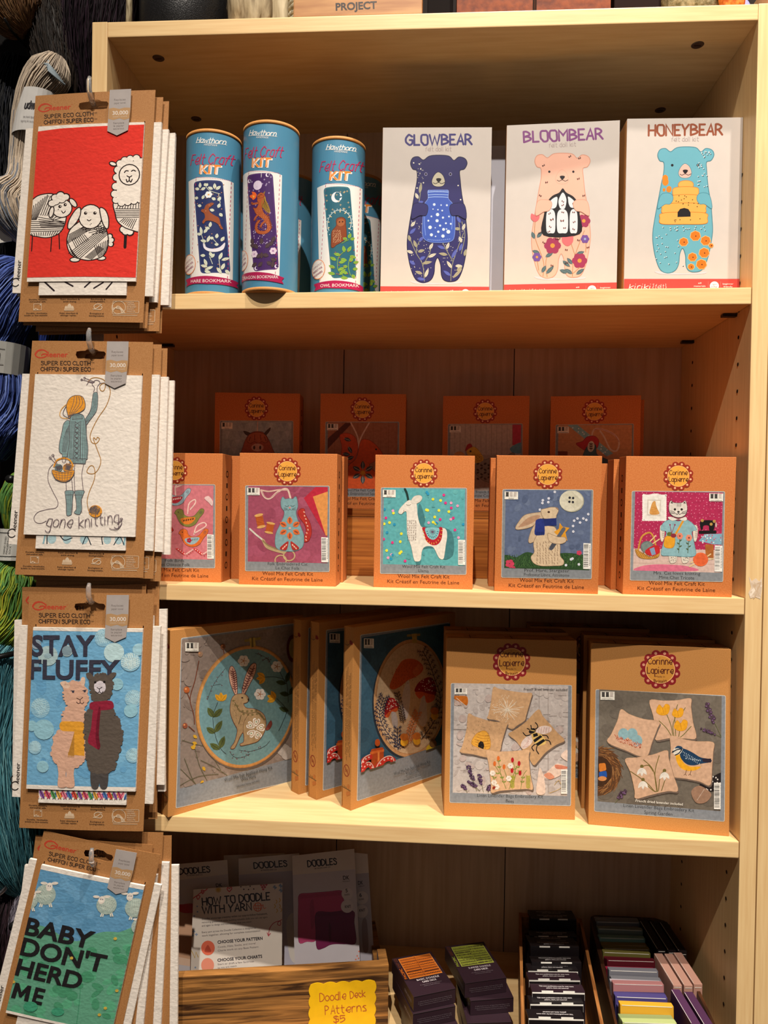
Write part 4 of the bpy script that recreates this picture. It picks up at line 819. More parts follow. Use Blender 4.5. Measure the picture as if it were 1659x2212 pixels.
        a.blob([(232, 730), (255, 725), (250, 705), (275, 712), (290, 730), (285, 755), (262, 770), (250, 755), (235, 745)], '#e2622a'); a.blob([(255, 735), (275, 740), (265, 755)], '#f0a040')
        a.blob([(345, 770), (375, 800), (400, 870), (385, 885), (350, 850), (330, 820)], '#8a6a28'); a.blob([(345, 745), (362, 760), (365, 800), (350, 800)], '#a8862f')
        body = [(300, 760), (320, 740), (345, 745), (355, 790), (335, 830), (350, 880), (385, 920), (408, 980), (395, 1025), (350, 1045), (295, 1030), (275, 990), (285, 950), (310, 930), (320, 940), (300, 965), (298, 995), (320, 1015), (360, 1018), (375, 990), (355, 940), (320, 910), (285, 880), (270, 850), (262, 830), (290, 835), (308, 800), (298, 785)]
        a.blob(body, '#a4522c', '#6e3018', 3); a.dots(grid(290, 850, 400, 1020, 7, 9, 3), 2.5, '#d08a58', 5)
        a.blob([(300, 762), (296, 742), (312, 728), (330, 722), (352, 735), (356, 755), (330, 762)], '#a4522c', '#6e3018', 2); a.line([(300, 752), (318, 752)], 2.5, '#4a2010'); a.dots([(328, 738)], 3.5, '#2a1408'); a.poly([(345, 728), (362, 712), (356, 738)], '#8a6a28')
        for k in range(4): a.line([(352, 772), (350 + 13 * k, 850 + 8 * k)], 2.5, '#5c4418')
        for q in ([(325, 870), (285, 905), (272, 925)], [(372, 935), (335, 965), (325, 985)], [(300, 800), (262, 800), (250, 790)]): a.line(q, 15, '#a4522c', True); a.line([(q[-1][0] - 7, q[-1][1] + 8), q[-1], (q[-1][0] + 7, q[-1][1] + 9)], 4, '#6e3018')
        for k in range(7): a.poly([(372 + 5 * k, 890 + 17 * k), (392 + 4 * k, 892 + 17 * k), (380 + 5 * k, 906 + 17 * k)], '#7a3418')
        for x, y, an in ((330, 1120, -90), (280, 1130, 200), (380, 1130, -20), (300, 1150, 230), (360, 1150, -40), (330, 1230, -90), (290, 1260, 150), (370, 1260, 30), (260, 1110, 250), (410, 1110, -60), (330, 1200, 160), (340, 1200, 20), (400, 1240, 20), (300, 1290, -40), (420, 1260, 100)): a.leaf(x, y, 50, 17, an, '#45343c', '#5f4a44')
        for x, y in ((270, 1190), (420, 1180)): a.flower(x, y, 26, '#d5c0d0', 6, '#8a5a90')
    else:
        st = [(rr.uniform(225, 400), rr.uniform(600, 770)) for _ in range(16)]; a.lines([[(x - 8, y), (x + 8, y)] for x, y in st] + [[(x, y - 8), (x, y + 8)] for x, y in st], 2.5, '#c8a878')
        a.ell(305, 660, 40, 42, '#dfdce0'); a.ell(325, 652, 36, 38, bm_)
        for i in range(26):
            t = R(i * 13.8); x, y = 322, 875; a.leaf(x + 72 * math.cos(t), y + 88 * math.sin(t), 22, 5, math.degrees(t), '#c8b48a') if i % 2 == 0 and math.sin(t) < .5 else None
            if math.sin(t) < .75: a.dots([(x + 98 * math.cos(t), y + 118 * math.sin(t))], 4, '#cfd8d8', 5)
        a.line([(322 + 88 * math.cos(R(t)), 870 + 104 * math.sin(R(t))) for t in range(150, 395, 12)], 4, '#d2dcdc')
        a.blob([(310, 830), (345, 825), (368, 845), (370, 880), (375, 950), (370, 1000), (330, 1030), (300, 1045), (280, 1062), (262, 1055), (262, 990), (268, 930), (300, 890), (300, 850)], '#7f3f24', '#54260f', 3); a.ell(335, 868, 28, 30, '#9a5a34'); a.dots([(325, 862), (348, 862)], 6, '#3a1c10', 8)
        stitches(a, grid(275, 920, 340, 1020, 5, 6, 4), 14, 3, '#c9a27a', 4, 110, 15)
        for x, y, ln, an in ((390, 1000, 46, -70), (380, 1010, 36, 210), (400, 1010, 36, -20), (360, 1110, 56, -100), (380, 1110, 56, -60), (330, 1130, 54, 200), (330, 1160, 50, 20), (395, 1140, 50, 20), (300, 1170, 60, 215), (315, 1190, 54, -10), (290, 1230, 56, 210), (310, 1250, 52, -20), (290, 1280, 60, 200), (320, 1290, 66, -45), (330, 1310, 54, 10), (400, 1190, 40, -70), (420, 1200, 40, -20), (380, 1230, 34, 200), (415, 1250, 36, -10), (410, 1290, 40, 60), (380, 1280, 34, 200)): a.leaf(x, y, ln, 13, an, '#7ea23e', '#4f7a30')
        for l in ([(350, 1300), (310, 1240), (315, 1150), (370, 1090)], [(400, 1300), (385, 1220), (400, 1150)], [(340, 1035), (390, 1010)]): a.line(l, 4, '#7ea23e', True)
        a.dots([(rr.uniform(270, 430), rr.uniform(1090, 1290)) for _ in range(14)], 4, '#b04a4a', 6)
    a.ell(155, 1222, 56, 78, '#e2dcd6', ol='#dc8a5c', ow=6)
    for k, t in enumerate(('COMPLETE KIT', 'PERFECT FOR', 'BEGINNERS')): a.text(t, (110 + 4 * k, 1222 + 32 * k), (192 + 1 * k, 1180 + 34 * k), 15, '#8a3a60', .03)
    a.poly([(115, 1338), (290, 1330), (400, 1352), (500, 1392), (482, 1412), (496, 1440), (300, 1395), (200, 1382), (118, 1394), (135, 1366)], '#a31d4c')
    a.text(lab, (168 if kind == 'hare' else 150 if kind == 'dragon' else 172, 1370), (458, 1395), 24, '#e2dcd8', .03)
    return a
def craft_tube(label, x, y, z, art, h=.196, rot=0.0, tilt=0.0, sleeve_top=None):
    t = tag(empty('craft_kit_tube', (x, y, z), rot, tilt), label, 'craft kit', 'bookmark craft kit tubes')
    r = .0335; s0, s1 = .0045, h - .004
    p = MB(); p.lathe([(r, s0), (r, s1)], 'gloss', 72, lin('#4a82a0'))
    if art: p.art(art, lambda X, Z, d: ((r + d) * math.sin(X / r), -(r + d) * math.cos(X / r), s0 + Z), 'gloss', .00012, .000003, .003)
    p.obj('printed_sleeve', t)
    p = MB(); p.lathe([(0, h - .003), (r - .0022, h - .003), (r - .0018, h), (r + .0004, h), (r + .0005, h - .0040), (r - .001, h - .0042)], 'kraft', 72); p.obj('lid', t, True)
    p = MB(); p.lathe([(0, 0), (r + .0002, 0), (r + .0003, .0046), (r - .001, .0048)], 'kraft', 72); p.obj('base_cap', t, True)
    return t
# ================================================================== hoop kits (square boxes standing at an angle)
HW = 0.2
def panel_frame(a, quad, r, edge='#c3bfb6', inner='#80848a', ow=4):
    a.rrect(quad, r, edge); c = [sum(p[0] for p in quad) / 4, sum(p[1] for p in quad) / 4]
    a.rrect([(x + (ow if x < c[0] else -ow), y + (ow if y < c[1] else -ow)) for x, y in quad], r, inner)
def clip_art(crop, quad, w, h, pic):
    t = Art(crop, quad, w, h); p = [t.P(*k) for k in pic]; xs_ = [k[0] for k in p]; zs_ = [k[1] for k in p]
    return (min(xs_), min(zs_), max(xs_), max(zs_))
QH = [(367.4, 1361.9), (655.6, 1329.2), (650.5, 1680.6), (362.4, 1766)]
def berry(a, pts, col, bud, r=4):
    a.line(pts, 3, col, True)
    c = catmull(pts, False, 3); rr = random.Random(int(pts[0][0])); b_ = []
    for x, y in c[1:]: dx, dy = rr.uniform(-14, 14), rr.uniform(-14, 14); a.line([(x, y), (x + dx, y + dy)], 2, col); b_.append((x + dx, y + dy))
    a.dots(b_, r, bud, 6)
def art_wildhare():
    h = .2265; p = Art('HD', QH, HW, h)
    fr = [(225, 288), (1160, 165), (1140, 1425), (182, 1645)]; panel_frame(p, fr, 12, ow=5)
    cl = clip_art('HD', QH, HW, h, [(250, 300), (215, 1478), (1125, 1240)]); cl = (cl[0], cl[1], .1885, cl[3])
    a = Art('HD', QH, HW, h, clip=cl); a.fill('#85766d'); specks(a, 60, (200, 160, 1160, 1480), ('#8e7f76', '#7c6d64', '#887970'), 8, 40, 8)
    a.lines([[(x, y), (x + dx, y + 6)] for x, y, dx in [(random.Random(k).uniform(230, 1100), random.Random(k + 50).uniform(250, 1400), random.Random(k + 90).uniform(10, 60)) for k in range(40)]], 3, '#6f6058')
    def twig(pts, bx, by, r, c): a.line(pts, 7, '#6a3a28', True); a.ell(bx, by, r, r * 1.1, c); a.ell(bx - r * .3, by - r * .3, r * .35, r * .35, '#d8925c')
    twig([(365, 470), (335, 620), (295, 770), (325, 900), (330, 970)], 268, 700, 24, '#a8572c'); twig([(270, 720), (295, 780)], 376, 415, 20, '#9a7a62'); twig([(570, 440), (560, 380)], 556, 355, 20, '#7a4a30'); twig([(330, 1030), (285, 990)], 255, 985, 20, '#8a4a34')
    for l in ([(230, 1100), (330, 1130), (420, 1150)], [(250, 1245), (310, 1400), (340, 1450)], [(330, 1150), (370, 1300), (430, 1420)], [(215, 1460), (360, 1390), (520, 1370)], [(380, 1020), (430, 1150), (540, 1340)], [(220, 1330), (330, 1440)], [(380, 1260), (480, 1310), (590, 1380)]): a.line(l, 4, '#56553a', True)
    for x, y, an in ((320, 1060, 40), (330, 1130, 100), (300, 1150, 30), (395, 1310, 60), (400, 1420, 120), (350, 1130, 200)): a.leaf(x, y, 40, 13, an, '#c89a2c')
    a.add([a.ellp(1040, 1180, 60, 50, 30), a.ellp(1080, 1210, 60, 50, -20)], '#b0a69f')
    el = lambda cx, cy, rx, ry: [(cx + rx * math.cos(R(t)), cy + ry * math.sin(R(t)) - .13 * rx * math.cos(R(t))) for t in range(0, 360, 6)]
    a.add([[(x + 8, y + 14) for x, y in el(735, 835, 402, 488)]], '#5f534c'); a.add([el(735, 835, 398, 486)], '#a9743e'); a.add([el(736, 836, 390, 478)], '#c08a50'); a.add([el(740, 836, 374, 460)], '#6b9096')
    a.poly([(725, 300), (855, 280), (858, 300), (730, 320)], '#8f7c3a'); a.poly([(765, 288), (810, 280), (818, 350), (775, 362)], '#a89048'); a.poly([(783, 285), (795, 283), (800, 360), (785, 362)], '#6a5a2c')
    br, bd = '#33262c', '#6e2f3c'
    berry(a, [(575, 530), (520, 600), (470, 680), (432, 780)], br, bd); berry(a, [(478, 665), (535, 655)], br, bd); berry(a, [(815, 410), (870, 430), (940, 465)], br, bd); berry(a, [(870, 470), (905, 450), (935, 490)], br, bd)
    berry(a, [(610, 1190), (640, 1230), (700, 1240), (770, 1210)], br, bd); berry(a, [(685, 1180), (770, 1190), (860, 1165)], br, bd); a.line([(850, 1170), (900, 1140), (930, 1105)], 3, br, True)
    a.line([(515, 800), (480, 890), (478, 960), (500, 1080), (540, 1170), (580, 1210)], 4, '#2a3034', True)
    for x, y, ln, an in ((482, 918, 92, 238), (482, 918, 100, -45), (490, 1045, 80, 215), (490, 1040, 115, -58), (530, 1175, 92, 212), (528, 1168, 110, -68)): a.leaf(x, y, ln, 24, an, '#4f5a30', '#2c3320')
    a.line([(985, 770), (1060, 860), (1030, 960), (1000, 1025)], 4, '#2a3034', True); a.line([(890, 600), (980, 600), (1060, 640), (1075, 800)], 4, '#2a3034', True); a.line([(1000, 540), (1050, 640)], 4, '#2a3034')
    for x, y, ln, an in ((1060, 640, 90, -75), (1060, 650, 85, 190), (1085, 740, 80, 190), (1080, 870, 85, 200), (1085, 740, 80, -60)): a.leaf(x, y, ln, 20, an, '#3c4a2c', '#242c1c')
    for x, y, an in ((540, 790, -90), (890, 600, 170), (975, 770, 200)):
        for k in (-40, 0, 40): a.leaf(x, y, 72, 20, an + k, '#dca02a', '#9a6a1a')
    for x, y in ((720, 470), (985, 515), (850, 735)):
        a.flower(x, y, 44, '#e2dcd6', 6)
        for k in range(5): a.line([(x, y), (x + 24 * math.cos(R(72 * k)), y + 24 * math.sin(R(72 * k)))], 5, '#b3764a')
    bo, fo = '#6a3a30', '#a58a66'
    for pts, vx in (([(650, 735), (615, 650), (602, 570), (612, 520), (635, 515), (660, 570), (668, 650), (668, 730)], [(655, 720), (632, 530)]), ([(705, 735), (725, 620), (760, 530), (795, 490), (820, 500), (810, 570), (770, 650), (725, 735)], [(715, 720), (805, 505)])):
        a.blob(pts, '#c69a84', bo, 4); a.line(vx, 5, '#5a2028')
        for k in range(9):
            t = .12 + .09 * k; x, y = vx[0][0] + (vx[1][0] - vx[0][0]) * t, vx[0][1] + (vx[1][1] - vx[0][1]) * t
            for sg in (-1, 1): a.line([(x, y), (x + sg * 19, y - 12)], 6, '#5a2028')
    a.blob([(650, 740), (690, 730), (725, 732), (750, 750), (762, 778), (745, 800), (720, 810), (740, 842), (800, 850), (850, 870), (885, 905), (898, 960), (890, 1020), (862, 1075), (830, 1110), (790, 1125), (750, 1135), (700, 1145), (692, 1130), (720, 1110), (715, 1040), (690, 1075), (665, 1130), (645, 1165), (618, 1168), (622, 1150), (648, 1110), (668, 1020), (640, 960), (615, 890), (612, 830), (625, 770)], fo, bo, 4)
    a.blob([(900, 1000), (935, 945), (945, 975), (925, 1010), (900, 1020)], '#7a3a34', bo, 3)
    a.ell(708, 763, 8, 6, '#2a1a18'); a.blob([(752, 768), (762, 772), (762, 786), (754, 788)], '#2a1a18')
    vine = [(650, 800), (690, 870), (760, 885), (830, 880), (880, 930)]; a.line(vine, 4, '#3f3a22', True)
    for i, (x, y) in enumerate(catmull(vine, False, 4)): a.ell(x + (12 if i % 2 else -12), y + (14 if i % 2 else -14), 9, 7, '#5a5230'); a.ell(x + (12 if i % 2 else -12), y + (14 if i % 2 else -14), 6, 4, '#8a7a50')
    a.line([(700, 900), (680, 970)], 4, '#3f3a22'); a.line([(760, 890), (720, 960), (715, 1040)], 3, '#6a4a36', True)
    rr = random.Random(4); stitches(a, [(rr.uniform(625, 720), rr.uniform(760, 980)) for _ in range(40)], 8, 2.5, '#8a6e4c', 4, 60, 60)
    for k in range(5):
        t = 72 * k - 90 + 10; x, y = 812 + 45 * math.cos(R(t)), 1008 + 55 * math.sin(R(t))
        for c_, s_ in (('#e2dcd4', 1.0), ('#a58a66', .72), ('#e2dcd4', .5), ('#6a8a5a', .2)):
            T = lambda p, q: (x + s_ * (p * math.cos(R(t + 90)) - q * math.sin(R(t + 90))), y + s_ * (p * math.sin(R(t + 90)) + q * math.cos(R(t + 90))))
            a.blob([T(0, 38), T(-24, 8), T(-28, -18), T(-12, -28), T(0, -16), T(12, -28), T(28, -18), T(24, 8)], c_)
    k = (a.clip); a.clip = (0, 0, HW, h); level(a, 255, 322, 106, 72, 2, 'intermediate')
    bx = lambda x, y: (x, y)
    a.add([[(1050 + 60 + 66 * math.cos(t) * .75, 370 + 110 * math.sin(t)) for t in [2 * math.pi * i / 24 for i in range(24)]]], '#5a1c20'); a.add([[(1050 + 60 + 40 * math.cos(t) * .75, 370 + 78 * math.sin(t)) for t in [2 * math.pi * i / 24 for i in range(24)]]], '#93824e')
    for t, p0, p1, hh in (('Wool Mix Felt Appliqué Hoop Kit', (568, 1430), (950, 1328), 26), ('Wild Hare', (702, 1428), (818, 1398), 26), ('Wooden hoop included', (665, 1478), (846, 1428), 15)): a.text(t, p0, p1, hh, '#34383c')
    a.clip = k
    return _stack(p, a), h
def art_toad():
    h = .229; Q = [(763.7, 1355.2), (983.6, 1322.7), (977.6, 1666.6), (757.6, 1751.5)]
    p = Art('HE', Q, HW, h); fr = [(672, 303), (1490, 188), (1470, 1560), (640, 1832)]; panel_frame(p, fr, 14, ow=5)
    cl = clip_art('HE', Q, HW, h, [(690, 330), (668, 1645), (1460, 1400)]); cl = (cl[0], .045, .1885, cl[3])
    a = Art('HE', Q, HW, h, clip=cl); a.fill('#35566a'); specks(a, 18, (670, 250, 1500, 1500), ('#3a5c70', '#304f62'), 30, 90, 9)
    a.poly([(660, 1610), (1500, 1330), (1500, 1520), (660, 1680)], '#8d6c4c'); a.lines([[(670, 1630 + 16 * k), (1480, 1370 + 20 * k)] for k in range(5)], 2, '#7a5a3c')
    el = lambda cx, cy, rx, ry: [(cx + rx * math.cos(R(t)), cy + ry * math.sin(R(t)) - .1 * rx * math.cos(R(t))) for t in range(0, 360, 6)]
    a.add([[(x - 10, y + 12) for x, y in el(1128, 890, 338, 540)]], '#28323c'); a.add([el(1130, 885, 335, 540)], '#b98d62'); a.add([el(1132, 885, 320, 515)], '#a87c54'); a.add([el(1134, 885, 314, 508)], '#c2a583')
    a.poly([(1100, 300), (1222, 290), (1222, 312), (1100, 322)], '#8a7a40'); a.poly([(1145, 295), (1192, 290), (1192, 378), (1150, 380)], '#a8914c')
    def cap(pts, col, dots_, gill):
        a.blob(pts, col); a.dots(dots_, 5, '#e2c8bc', 6)
        if gill: a.blob(gill, '#c8582c')
    a.blob([(1105, 710), (1125, 760), (1130, 870), (1118, 1000), (1100, 1070), (1070, 1065), (1050, 960), (1060, 850), (1085, 760)], '#bcb0ac'); a.blob([(1250, 850), (1280, 870), (1282, 1000), (1285, 1090), (1260, 1140), (1220, 1130), (1200, 1060), (1215, 960)], '#b8aaa6'); a.blob([(960, 1005), (990, 1010), (1015, 1080), (1010, 1150), (985, 1165), (960, 1100)], '#bcb2b0')
    rr = random.Random(3)
    a.blob([(940, 780), (970, 690), (1020, 590), (1060, 540), (1120, 522), (1190, 535), (1245, 585), (1240, 640), (1180, 690), (1110, 720), (1050, 770), (980, 805)], '#bc5426'); stitches(a, grid(960, 550, 1190, 780, 9, 9, 3, .3, lambda x, y: y > 1500 - x * .86 - 30 and y < 1640 - x * .8), 10, 4, '#8a3018', 3, 100, 20)
    a.hatch((1190, 690), (1150, 640), (1245, 600), (1200, 575), 9, 3, '#d88a5c')
    cap([(1170, 820), (1200, 750), (1260, 705), (1320, 695), (1360, 750), (1365, 850), (1300, 850), (1230, 835)], '#8a1c20', [(rr.uniform(1210, 1350), rr.uniform(715, 820)) for _ in range(34)], [(1175, 835), (1230, 825), (1300, 845), (1358, 860), (1340, 910), (1280, 925), (1260, 860), (1215, 890)])
    cap([(895, 1060), (900, 960), (925, 890), (970, 882), (1010, 915), (1030, 965), (980, 985), (930, 1020)], '#a01f22', [(rr.uniform(915, 1005), rr.uniform(900, 1000)) for _ in range(26)], [(900, 1055), (940, 1005), (1000, 975), (1030, 970), (1000, 1010), (960, 1010), (930, 1060)])
    def fern(pts, c, n, ln):
        a.line(pts, 6, c, True); q = catmull(pts, False, 6)
        for i in range(1, len(q) - 1, max(1, len(q) // n)):
            x, y = q[i]; dx, dy = q[i + 1][0] - q[i - 1][0], q[i + 1][1] - q[i - 1][1]; an = math.degrees(math.atan2(dy, dx))
            for sg in (-1, 1):
                ex, ey = x + ln * math.cos(R(an + 50 * sg)), y + ln * math.sin(R(an + 50 * sg)); a.line([(x, y), (ex, ey)], 4.5, c)
                for k in (.45, .75): mx, my = x + (ex - x) * k, y + (ey - y) * k; a.line([(mx, my), (mx + ln * .3 * math.cos(R(an + 100 * sg)), my + ln * .3 * math.sin(R(an + 100 * sg)))], 4, c); a.line([(mx, my), (mx + ln * .3 * math.cos(R(an)), my + ln * .3 * math.sin(R(an)))], 4, c)
    nv = '#1e2a4a'; dk = '#3a2c2c'
    fern([(1080, 1345), (980, 1270), (890, 1160), (850, 1050), (860, 960), (885, 880)], nv, 12, 62); fern([(1020, 1350), (1010, 1260), (1010, 1160)], nv, 6, 45); fern([(960, 1250), (900, 1230)], nv, 3, 40)
    fern([(1230, 1260), (1320, 1140), (1390, 1000), (1400, 860), (1350, 700), (1300, 560), (1240, 450)], dk, 14, 62); fern([(1240, 1230), (1310, 1240)], dk, 3, 40); fern([(1060, 1110), (1040, 990), (1000, 830)], dk, 7, 34)
    fern([(1100, 1300), (1130, 1160), (1190, 1010)], '#c06a34', 9, 46)
    for x, y, an in ((1065, 1260, 20), (1180, 1250, -20), (1345, 1020, 10)): a.ell(x, y + 22, 34, 40, '#d49a2a', an); a.ell(x, y - 20, 38, 34, '#b8682a', an)
    a.ell(1300, 1350, 34, 44, '#cfae2c', 20); a.ell(1330, 1300, 34, 36, '#6a4a2a')
    a.ell(820, 1290, 24, 34, '#a8481c'); a.rrect([(760, 1350), (875, 1330), (880, 1520), (765, 1540)], 18, '#a2431c'); a.poly([(752, 1375), (880, 1350), (880, 1372), (752, 1398)], '#c8622a'); a.line([(830, 1380), (830, 1500)], 16, '#d07a3c')
    for pts in ([(660, 1580), (690, 1520), (740, 1490), (780, 1530), (790, 1600)], [(790, 1600), (830, 1500), (900, 1440), (960, 1450), (980, 1560)], [(665, 1520), (700, 1450), (750, 1420)]):
        a.line(pts, 50, '#b42a24', True); q = catmull(pts, False, 4); a.line([(x, y - 22) for x, y in q], 8, '#d9b8ae'); a.dots(q[1::2], 9, '#dcb4aa', 6)
    a.clip = (0, 0, HW, h); level(a, 694, 334, 92, 90, 2, 'intermediate')
    for t, p0, p1, hh in (('Wool Mix Felt Appliqué Hoop Kit', (975, 1592), (1308, 1475), 28), ('Toadstools', (1088, 1598), (1200, 1560), 28), ('Wooden hoop included', (1060, 1645), (1218, 1592), 16)): a.text(t, p0, p1, hh, '#2f3438')
    return _stack(p, a), h
def hoop_kit(label, x, y, yaw, art, dep=.0172, group='square hoop embroidery kits'):
    ar, h = art
    t = tag(empty('hoop_kit_box', (x, y, Z4), R(yaw)), label, 'craft kit', group)
    c = MB(); c.box(0, HW, 0, dep, 0, h, 'kraft', .0006); c.box(-.0002, .0001, dep * .9, dep * .9 + .0004, .002, h - .002, 'hole')
    c.obj('carton', t); p = MB(); p.art(ar, lambda X, Z, d: (X, -d, Z), 'felt', .0002); p.obj('picture_label', t)
    s_ = Art('F', [(0, 0), (100, 0), (100, 1350), (0, 1350)], dep, h)          # spine print
    dk = '#8a2a22'; gr = '#5a4a34'
    s_.line([(10, 130), (40, 140), (70, 118)], 4, gr, True); s_.line([(40, 140), (25, 105)], 3, gr)
    for k in (-35, -10, 15, 40): s_.leaf(68, 128, 34, 8, -55 + k, dk)
    for col, y0, y1 in ((22, 330, 950), (36, 300, 990), (52, 360, 930), (66, 340, 960)):
        s_.text('Contains felt, threads, needle, pattern and full instructions. Not a toy', (col + 10, y0), (col + 10, y1), 9, '#6a4e30')
    q = s_.ellp(50, 1065, 30, 42); s_.line(q + [q[0]], 5, dk); s_.line([(30, 1035), (70, 1095)], 5, dk); s_.text('0-3', (36, 1078), (64, 1074), 20, dk)
    s_.line([(5, 1195), (95, 1205)], 4, gr); s_.line([(25, 1180), (35, 1198)], 4, gr); s_.line([(45, 1182), (52, 1200)], 4, gr)
    for x_, y_ in ((72, 1180), (80, 1225), (62, 1235)): s_.ell(x_, y_, 13, 16, '#b06a34')
    p = MB(); p.art(s_, lambda X, Z, d: (-d, dep - X, Z), 'print', .0002); p.obj('spine_print', t)
    return t
# ================================================================== lavender bag kits
LW, LH = .16, .2183
QLV = [(963.6, 1376.5), (1246.6, 1385.5), (1242, 1770.8), (960.2, 1762.5)]
QSP = [(1276.5, 1391), (1581.7, 1402.8), (1577, 1807.5), (1271.4, 1780.3)]
_t = Art('BF', QLV, LW, LH); _a = _t.P(260, 1738); _b = _t.P(1362, 722); LPIC = (_a[0], _a[1], _b[0], _b[1])
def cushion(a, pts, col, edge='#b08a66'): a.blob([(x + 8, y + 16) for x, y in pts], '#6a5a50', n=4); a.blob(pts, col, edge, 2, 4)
def sprig(a, x0, y0, x1, y1, n, r, col, stem='#6a6a4a'):
    a.line([(x0, y0), (x1, y1)], 4, stem); rr = random.Random(int(x0)); q = []
    for i in range(n): t = .45 + .55 * i / n; q.append((x0 + (x1 - x0) * t + rr.uniform(-r, r), y0 + (y1 - y0) * t + rr.uniform(-r, r) * .5))
    a.dots(q, r * .62, col, 6); a.dots(q[::3], r * .3, '#7a5a80', 5)
def art_bees():
    a = Art('BF', QLV, LW, LH, clip=LPIC); a.fill('#b9aea8'); specks(a, 40, (260, 720, 1370, 1740), ('#c2b7b1', '#aea29c', '#bdb1aa', '#b3a19a'), 10, 50, 11)
    rr = random.Random(6); a.lines([[(x, y), (x + rr.uniform(20, 80), y + rr.uniform(-5, 5))] for x, y in [(rr.uniform(265, 1330), rr.uniform(730, 1720)) for _ in range(110)]], 3, '#8f827b'); a.lines([[(1085, 725), (1080, 1740)], [(1170, 725), (1172, 1740)], [(265, 1130), (560, 1140)]], 5, '#a0938c')
    a.rrect([(255, 808), (395, 812), (405, 865), (392, 910), (255, 905)], 20, '#c06a20'); a.hatch((262, 812), (262, 905), (390, 815), (390, 905), 10, 3, '#a05416'); a.line([(290, 830), (385, 912)], 4, '#d8d0c4')
    for x0, y0, x1, y1 in ((490, 1720, 405, 1480), (520, 1720, 415, 1630), (555, 1730, 510, 1560), (400, 1735, 350, 1660), (600, 1740, 610, 1670)): sprig(a, x0, y0, x1, y1, 26, 17, '#47344a')
    for p in ([(1090, 1500), (1130, 1590), (1140, 1740), (1060, 1740), (1070, 1600)], [(1180, 1520), (1260, 1460), (1350, 1500), (1300, 1560), (1220, 1600), (1130, 1590)], [(1290, 1390), (1350, 1330), (1370, 1440)]): a.blob(p, '#d9bfae')
    a.blob([(1130, 1570), (1180, 1545), (1230, 1590), (1180, 1610)], '#d08a6c'); a.blob([(1240, 1470), (1350, 1490), (1340, 1510), (1250, 1510)], '#c87a60'); a.line([(1230, 1660), (1270, 1620), (1290, 1690), (1180, 1740)], 4, '#c0a060', True)
    cu = '#c39a72'
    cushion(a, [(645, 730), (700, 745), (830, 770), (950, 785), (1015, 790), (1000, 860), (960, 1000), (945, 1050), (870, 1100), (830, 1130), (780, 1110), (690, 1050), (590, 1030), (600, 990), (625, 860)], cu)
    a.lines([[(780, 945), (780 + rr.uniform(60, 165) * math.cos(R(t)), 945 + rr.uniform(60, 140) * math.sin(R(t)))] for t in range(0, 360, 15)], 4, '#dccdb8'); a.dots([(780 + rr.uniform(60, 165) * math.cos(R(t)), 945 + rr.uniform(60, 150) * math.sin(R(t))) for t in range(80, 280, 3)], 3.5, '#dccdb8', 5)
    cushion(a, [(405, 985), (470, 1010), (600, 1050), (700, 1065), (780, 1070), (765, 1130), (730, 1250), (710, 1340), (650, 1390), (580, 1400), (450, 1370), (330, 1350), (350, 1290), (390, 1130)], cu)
    hv = [(530, 1150), (580, 1155), (615, 1220), (615, 1310), (560, 1322), (440, 1275), (470, 1190)]; a.blob(hv, '#d79a3a', '#a86a20', 3)
    for k in range(5): a.line([(458 + 4 * k if k > 1 else 500 - 22 * k, 1180 + 24 * k), (545, 1195 + 26 * k), (612, 1196 + 24 * k)], 4, '#a86a20', True)
    a.add([[(500, 1300), (505, 1265), (525, 1245), (550, 1255), (560, 1290), (552, 1322)]], '#201a18'); stitches(a, [(rr.uniform(380, 730), rr.uniform(1050, 1330)) for _ in range(60)], 10, 3, '#5f5138', 6, 60, 60)
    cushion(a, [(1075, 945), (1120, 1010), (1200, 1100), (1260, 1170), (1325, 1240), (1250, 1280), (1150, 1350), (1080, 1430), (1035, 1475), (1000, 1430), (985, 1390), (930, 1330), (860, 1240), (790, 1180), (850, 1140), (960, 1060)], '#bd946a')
    a.blob([(1055, 1145), (1090, 1110), (1150, 1100), (1200, 1120), (1195, 1155), (1130, 1180), (1060, 1165)], '#d9c4ba'); a.blob([(1015, 1190), (1025, 1240), (990, 1290), (940, 1320), (910, 1300), (920, 1250), (970, 1200)], '#d9c4ba')
    for k in range(5): a.line([(1085 + 24 * k, 1115), (1075 + 24 * k, 1165)], 3, '#b06a60'); a.line([(925 + 18 * k, 1305 - 18 * k), (985 - 2 * k, 1290 - 20 * k)], 3, '#b06a60')
    a.blob([(1015, 1175), (1060, 1165), (1110, 1190), (1150, 1240), (1140, 1275), (1090, 1290), (1060, 1290), (1030, 1250), (1015, 1215)], '#d8b468'); 
    for q in ([(1025, 1178), (1065, 1168), (1075, 1195), (1030, 1210)], [(1028, 1235), (1095, 1190), (1115, 1205), (1040, 1262)], [(1045, 1275), (1125, 1225), (1142, 1245), (1075, 1292)]): a.poly(q, '#1c1a1c')
    a.blob([(985, 1155), (1005, 1128), (1040, 1125), (1050, 1150), (1030, 1170), (1000, 1175)], '#1c1a1c'); a.line([(1000, 1140), (1040, 1150)], 8, '#d8b468')
    for l in ([(1010, 1128), (1005, 1095)], [(990, 1135), (970, 1125)], [(1050, 1130), (1070, 1115), (1065, 1090), (1048, 1070)], [(1000, 1185), (960, 1195), (930, 1165)], [(1115, 1190), (1155, 1195), (1172, 1220)], [(1140, 1235), (1180, 1245), (1195, 1278)], [(1045, 1275), (1015, 1305), (1032, 1338)], [(1065, 1290), (1058, 1330), (1080, 1368)]): a.line(l, 9, '#1c1a1c', True)
    cushion(a, [(580, 1335), (700, 1345), (860, 1340), (985, 1330), (985, 1400), (1000, 1560), (1025, 1700), (960, 1700), (800, 1710), (700, 1720), (630, 1735), (625, 1640), (600, 1450)], '#cfa680')
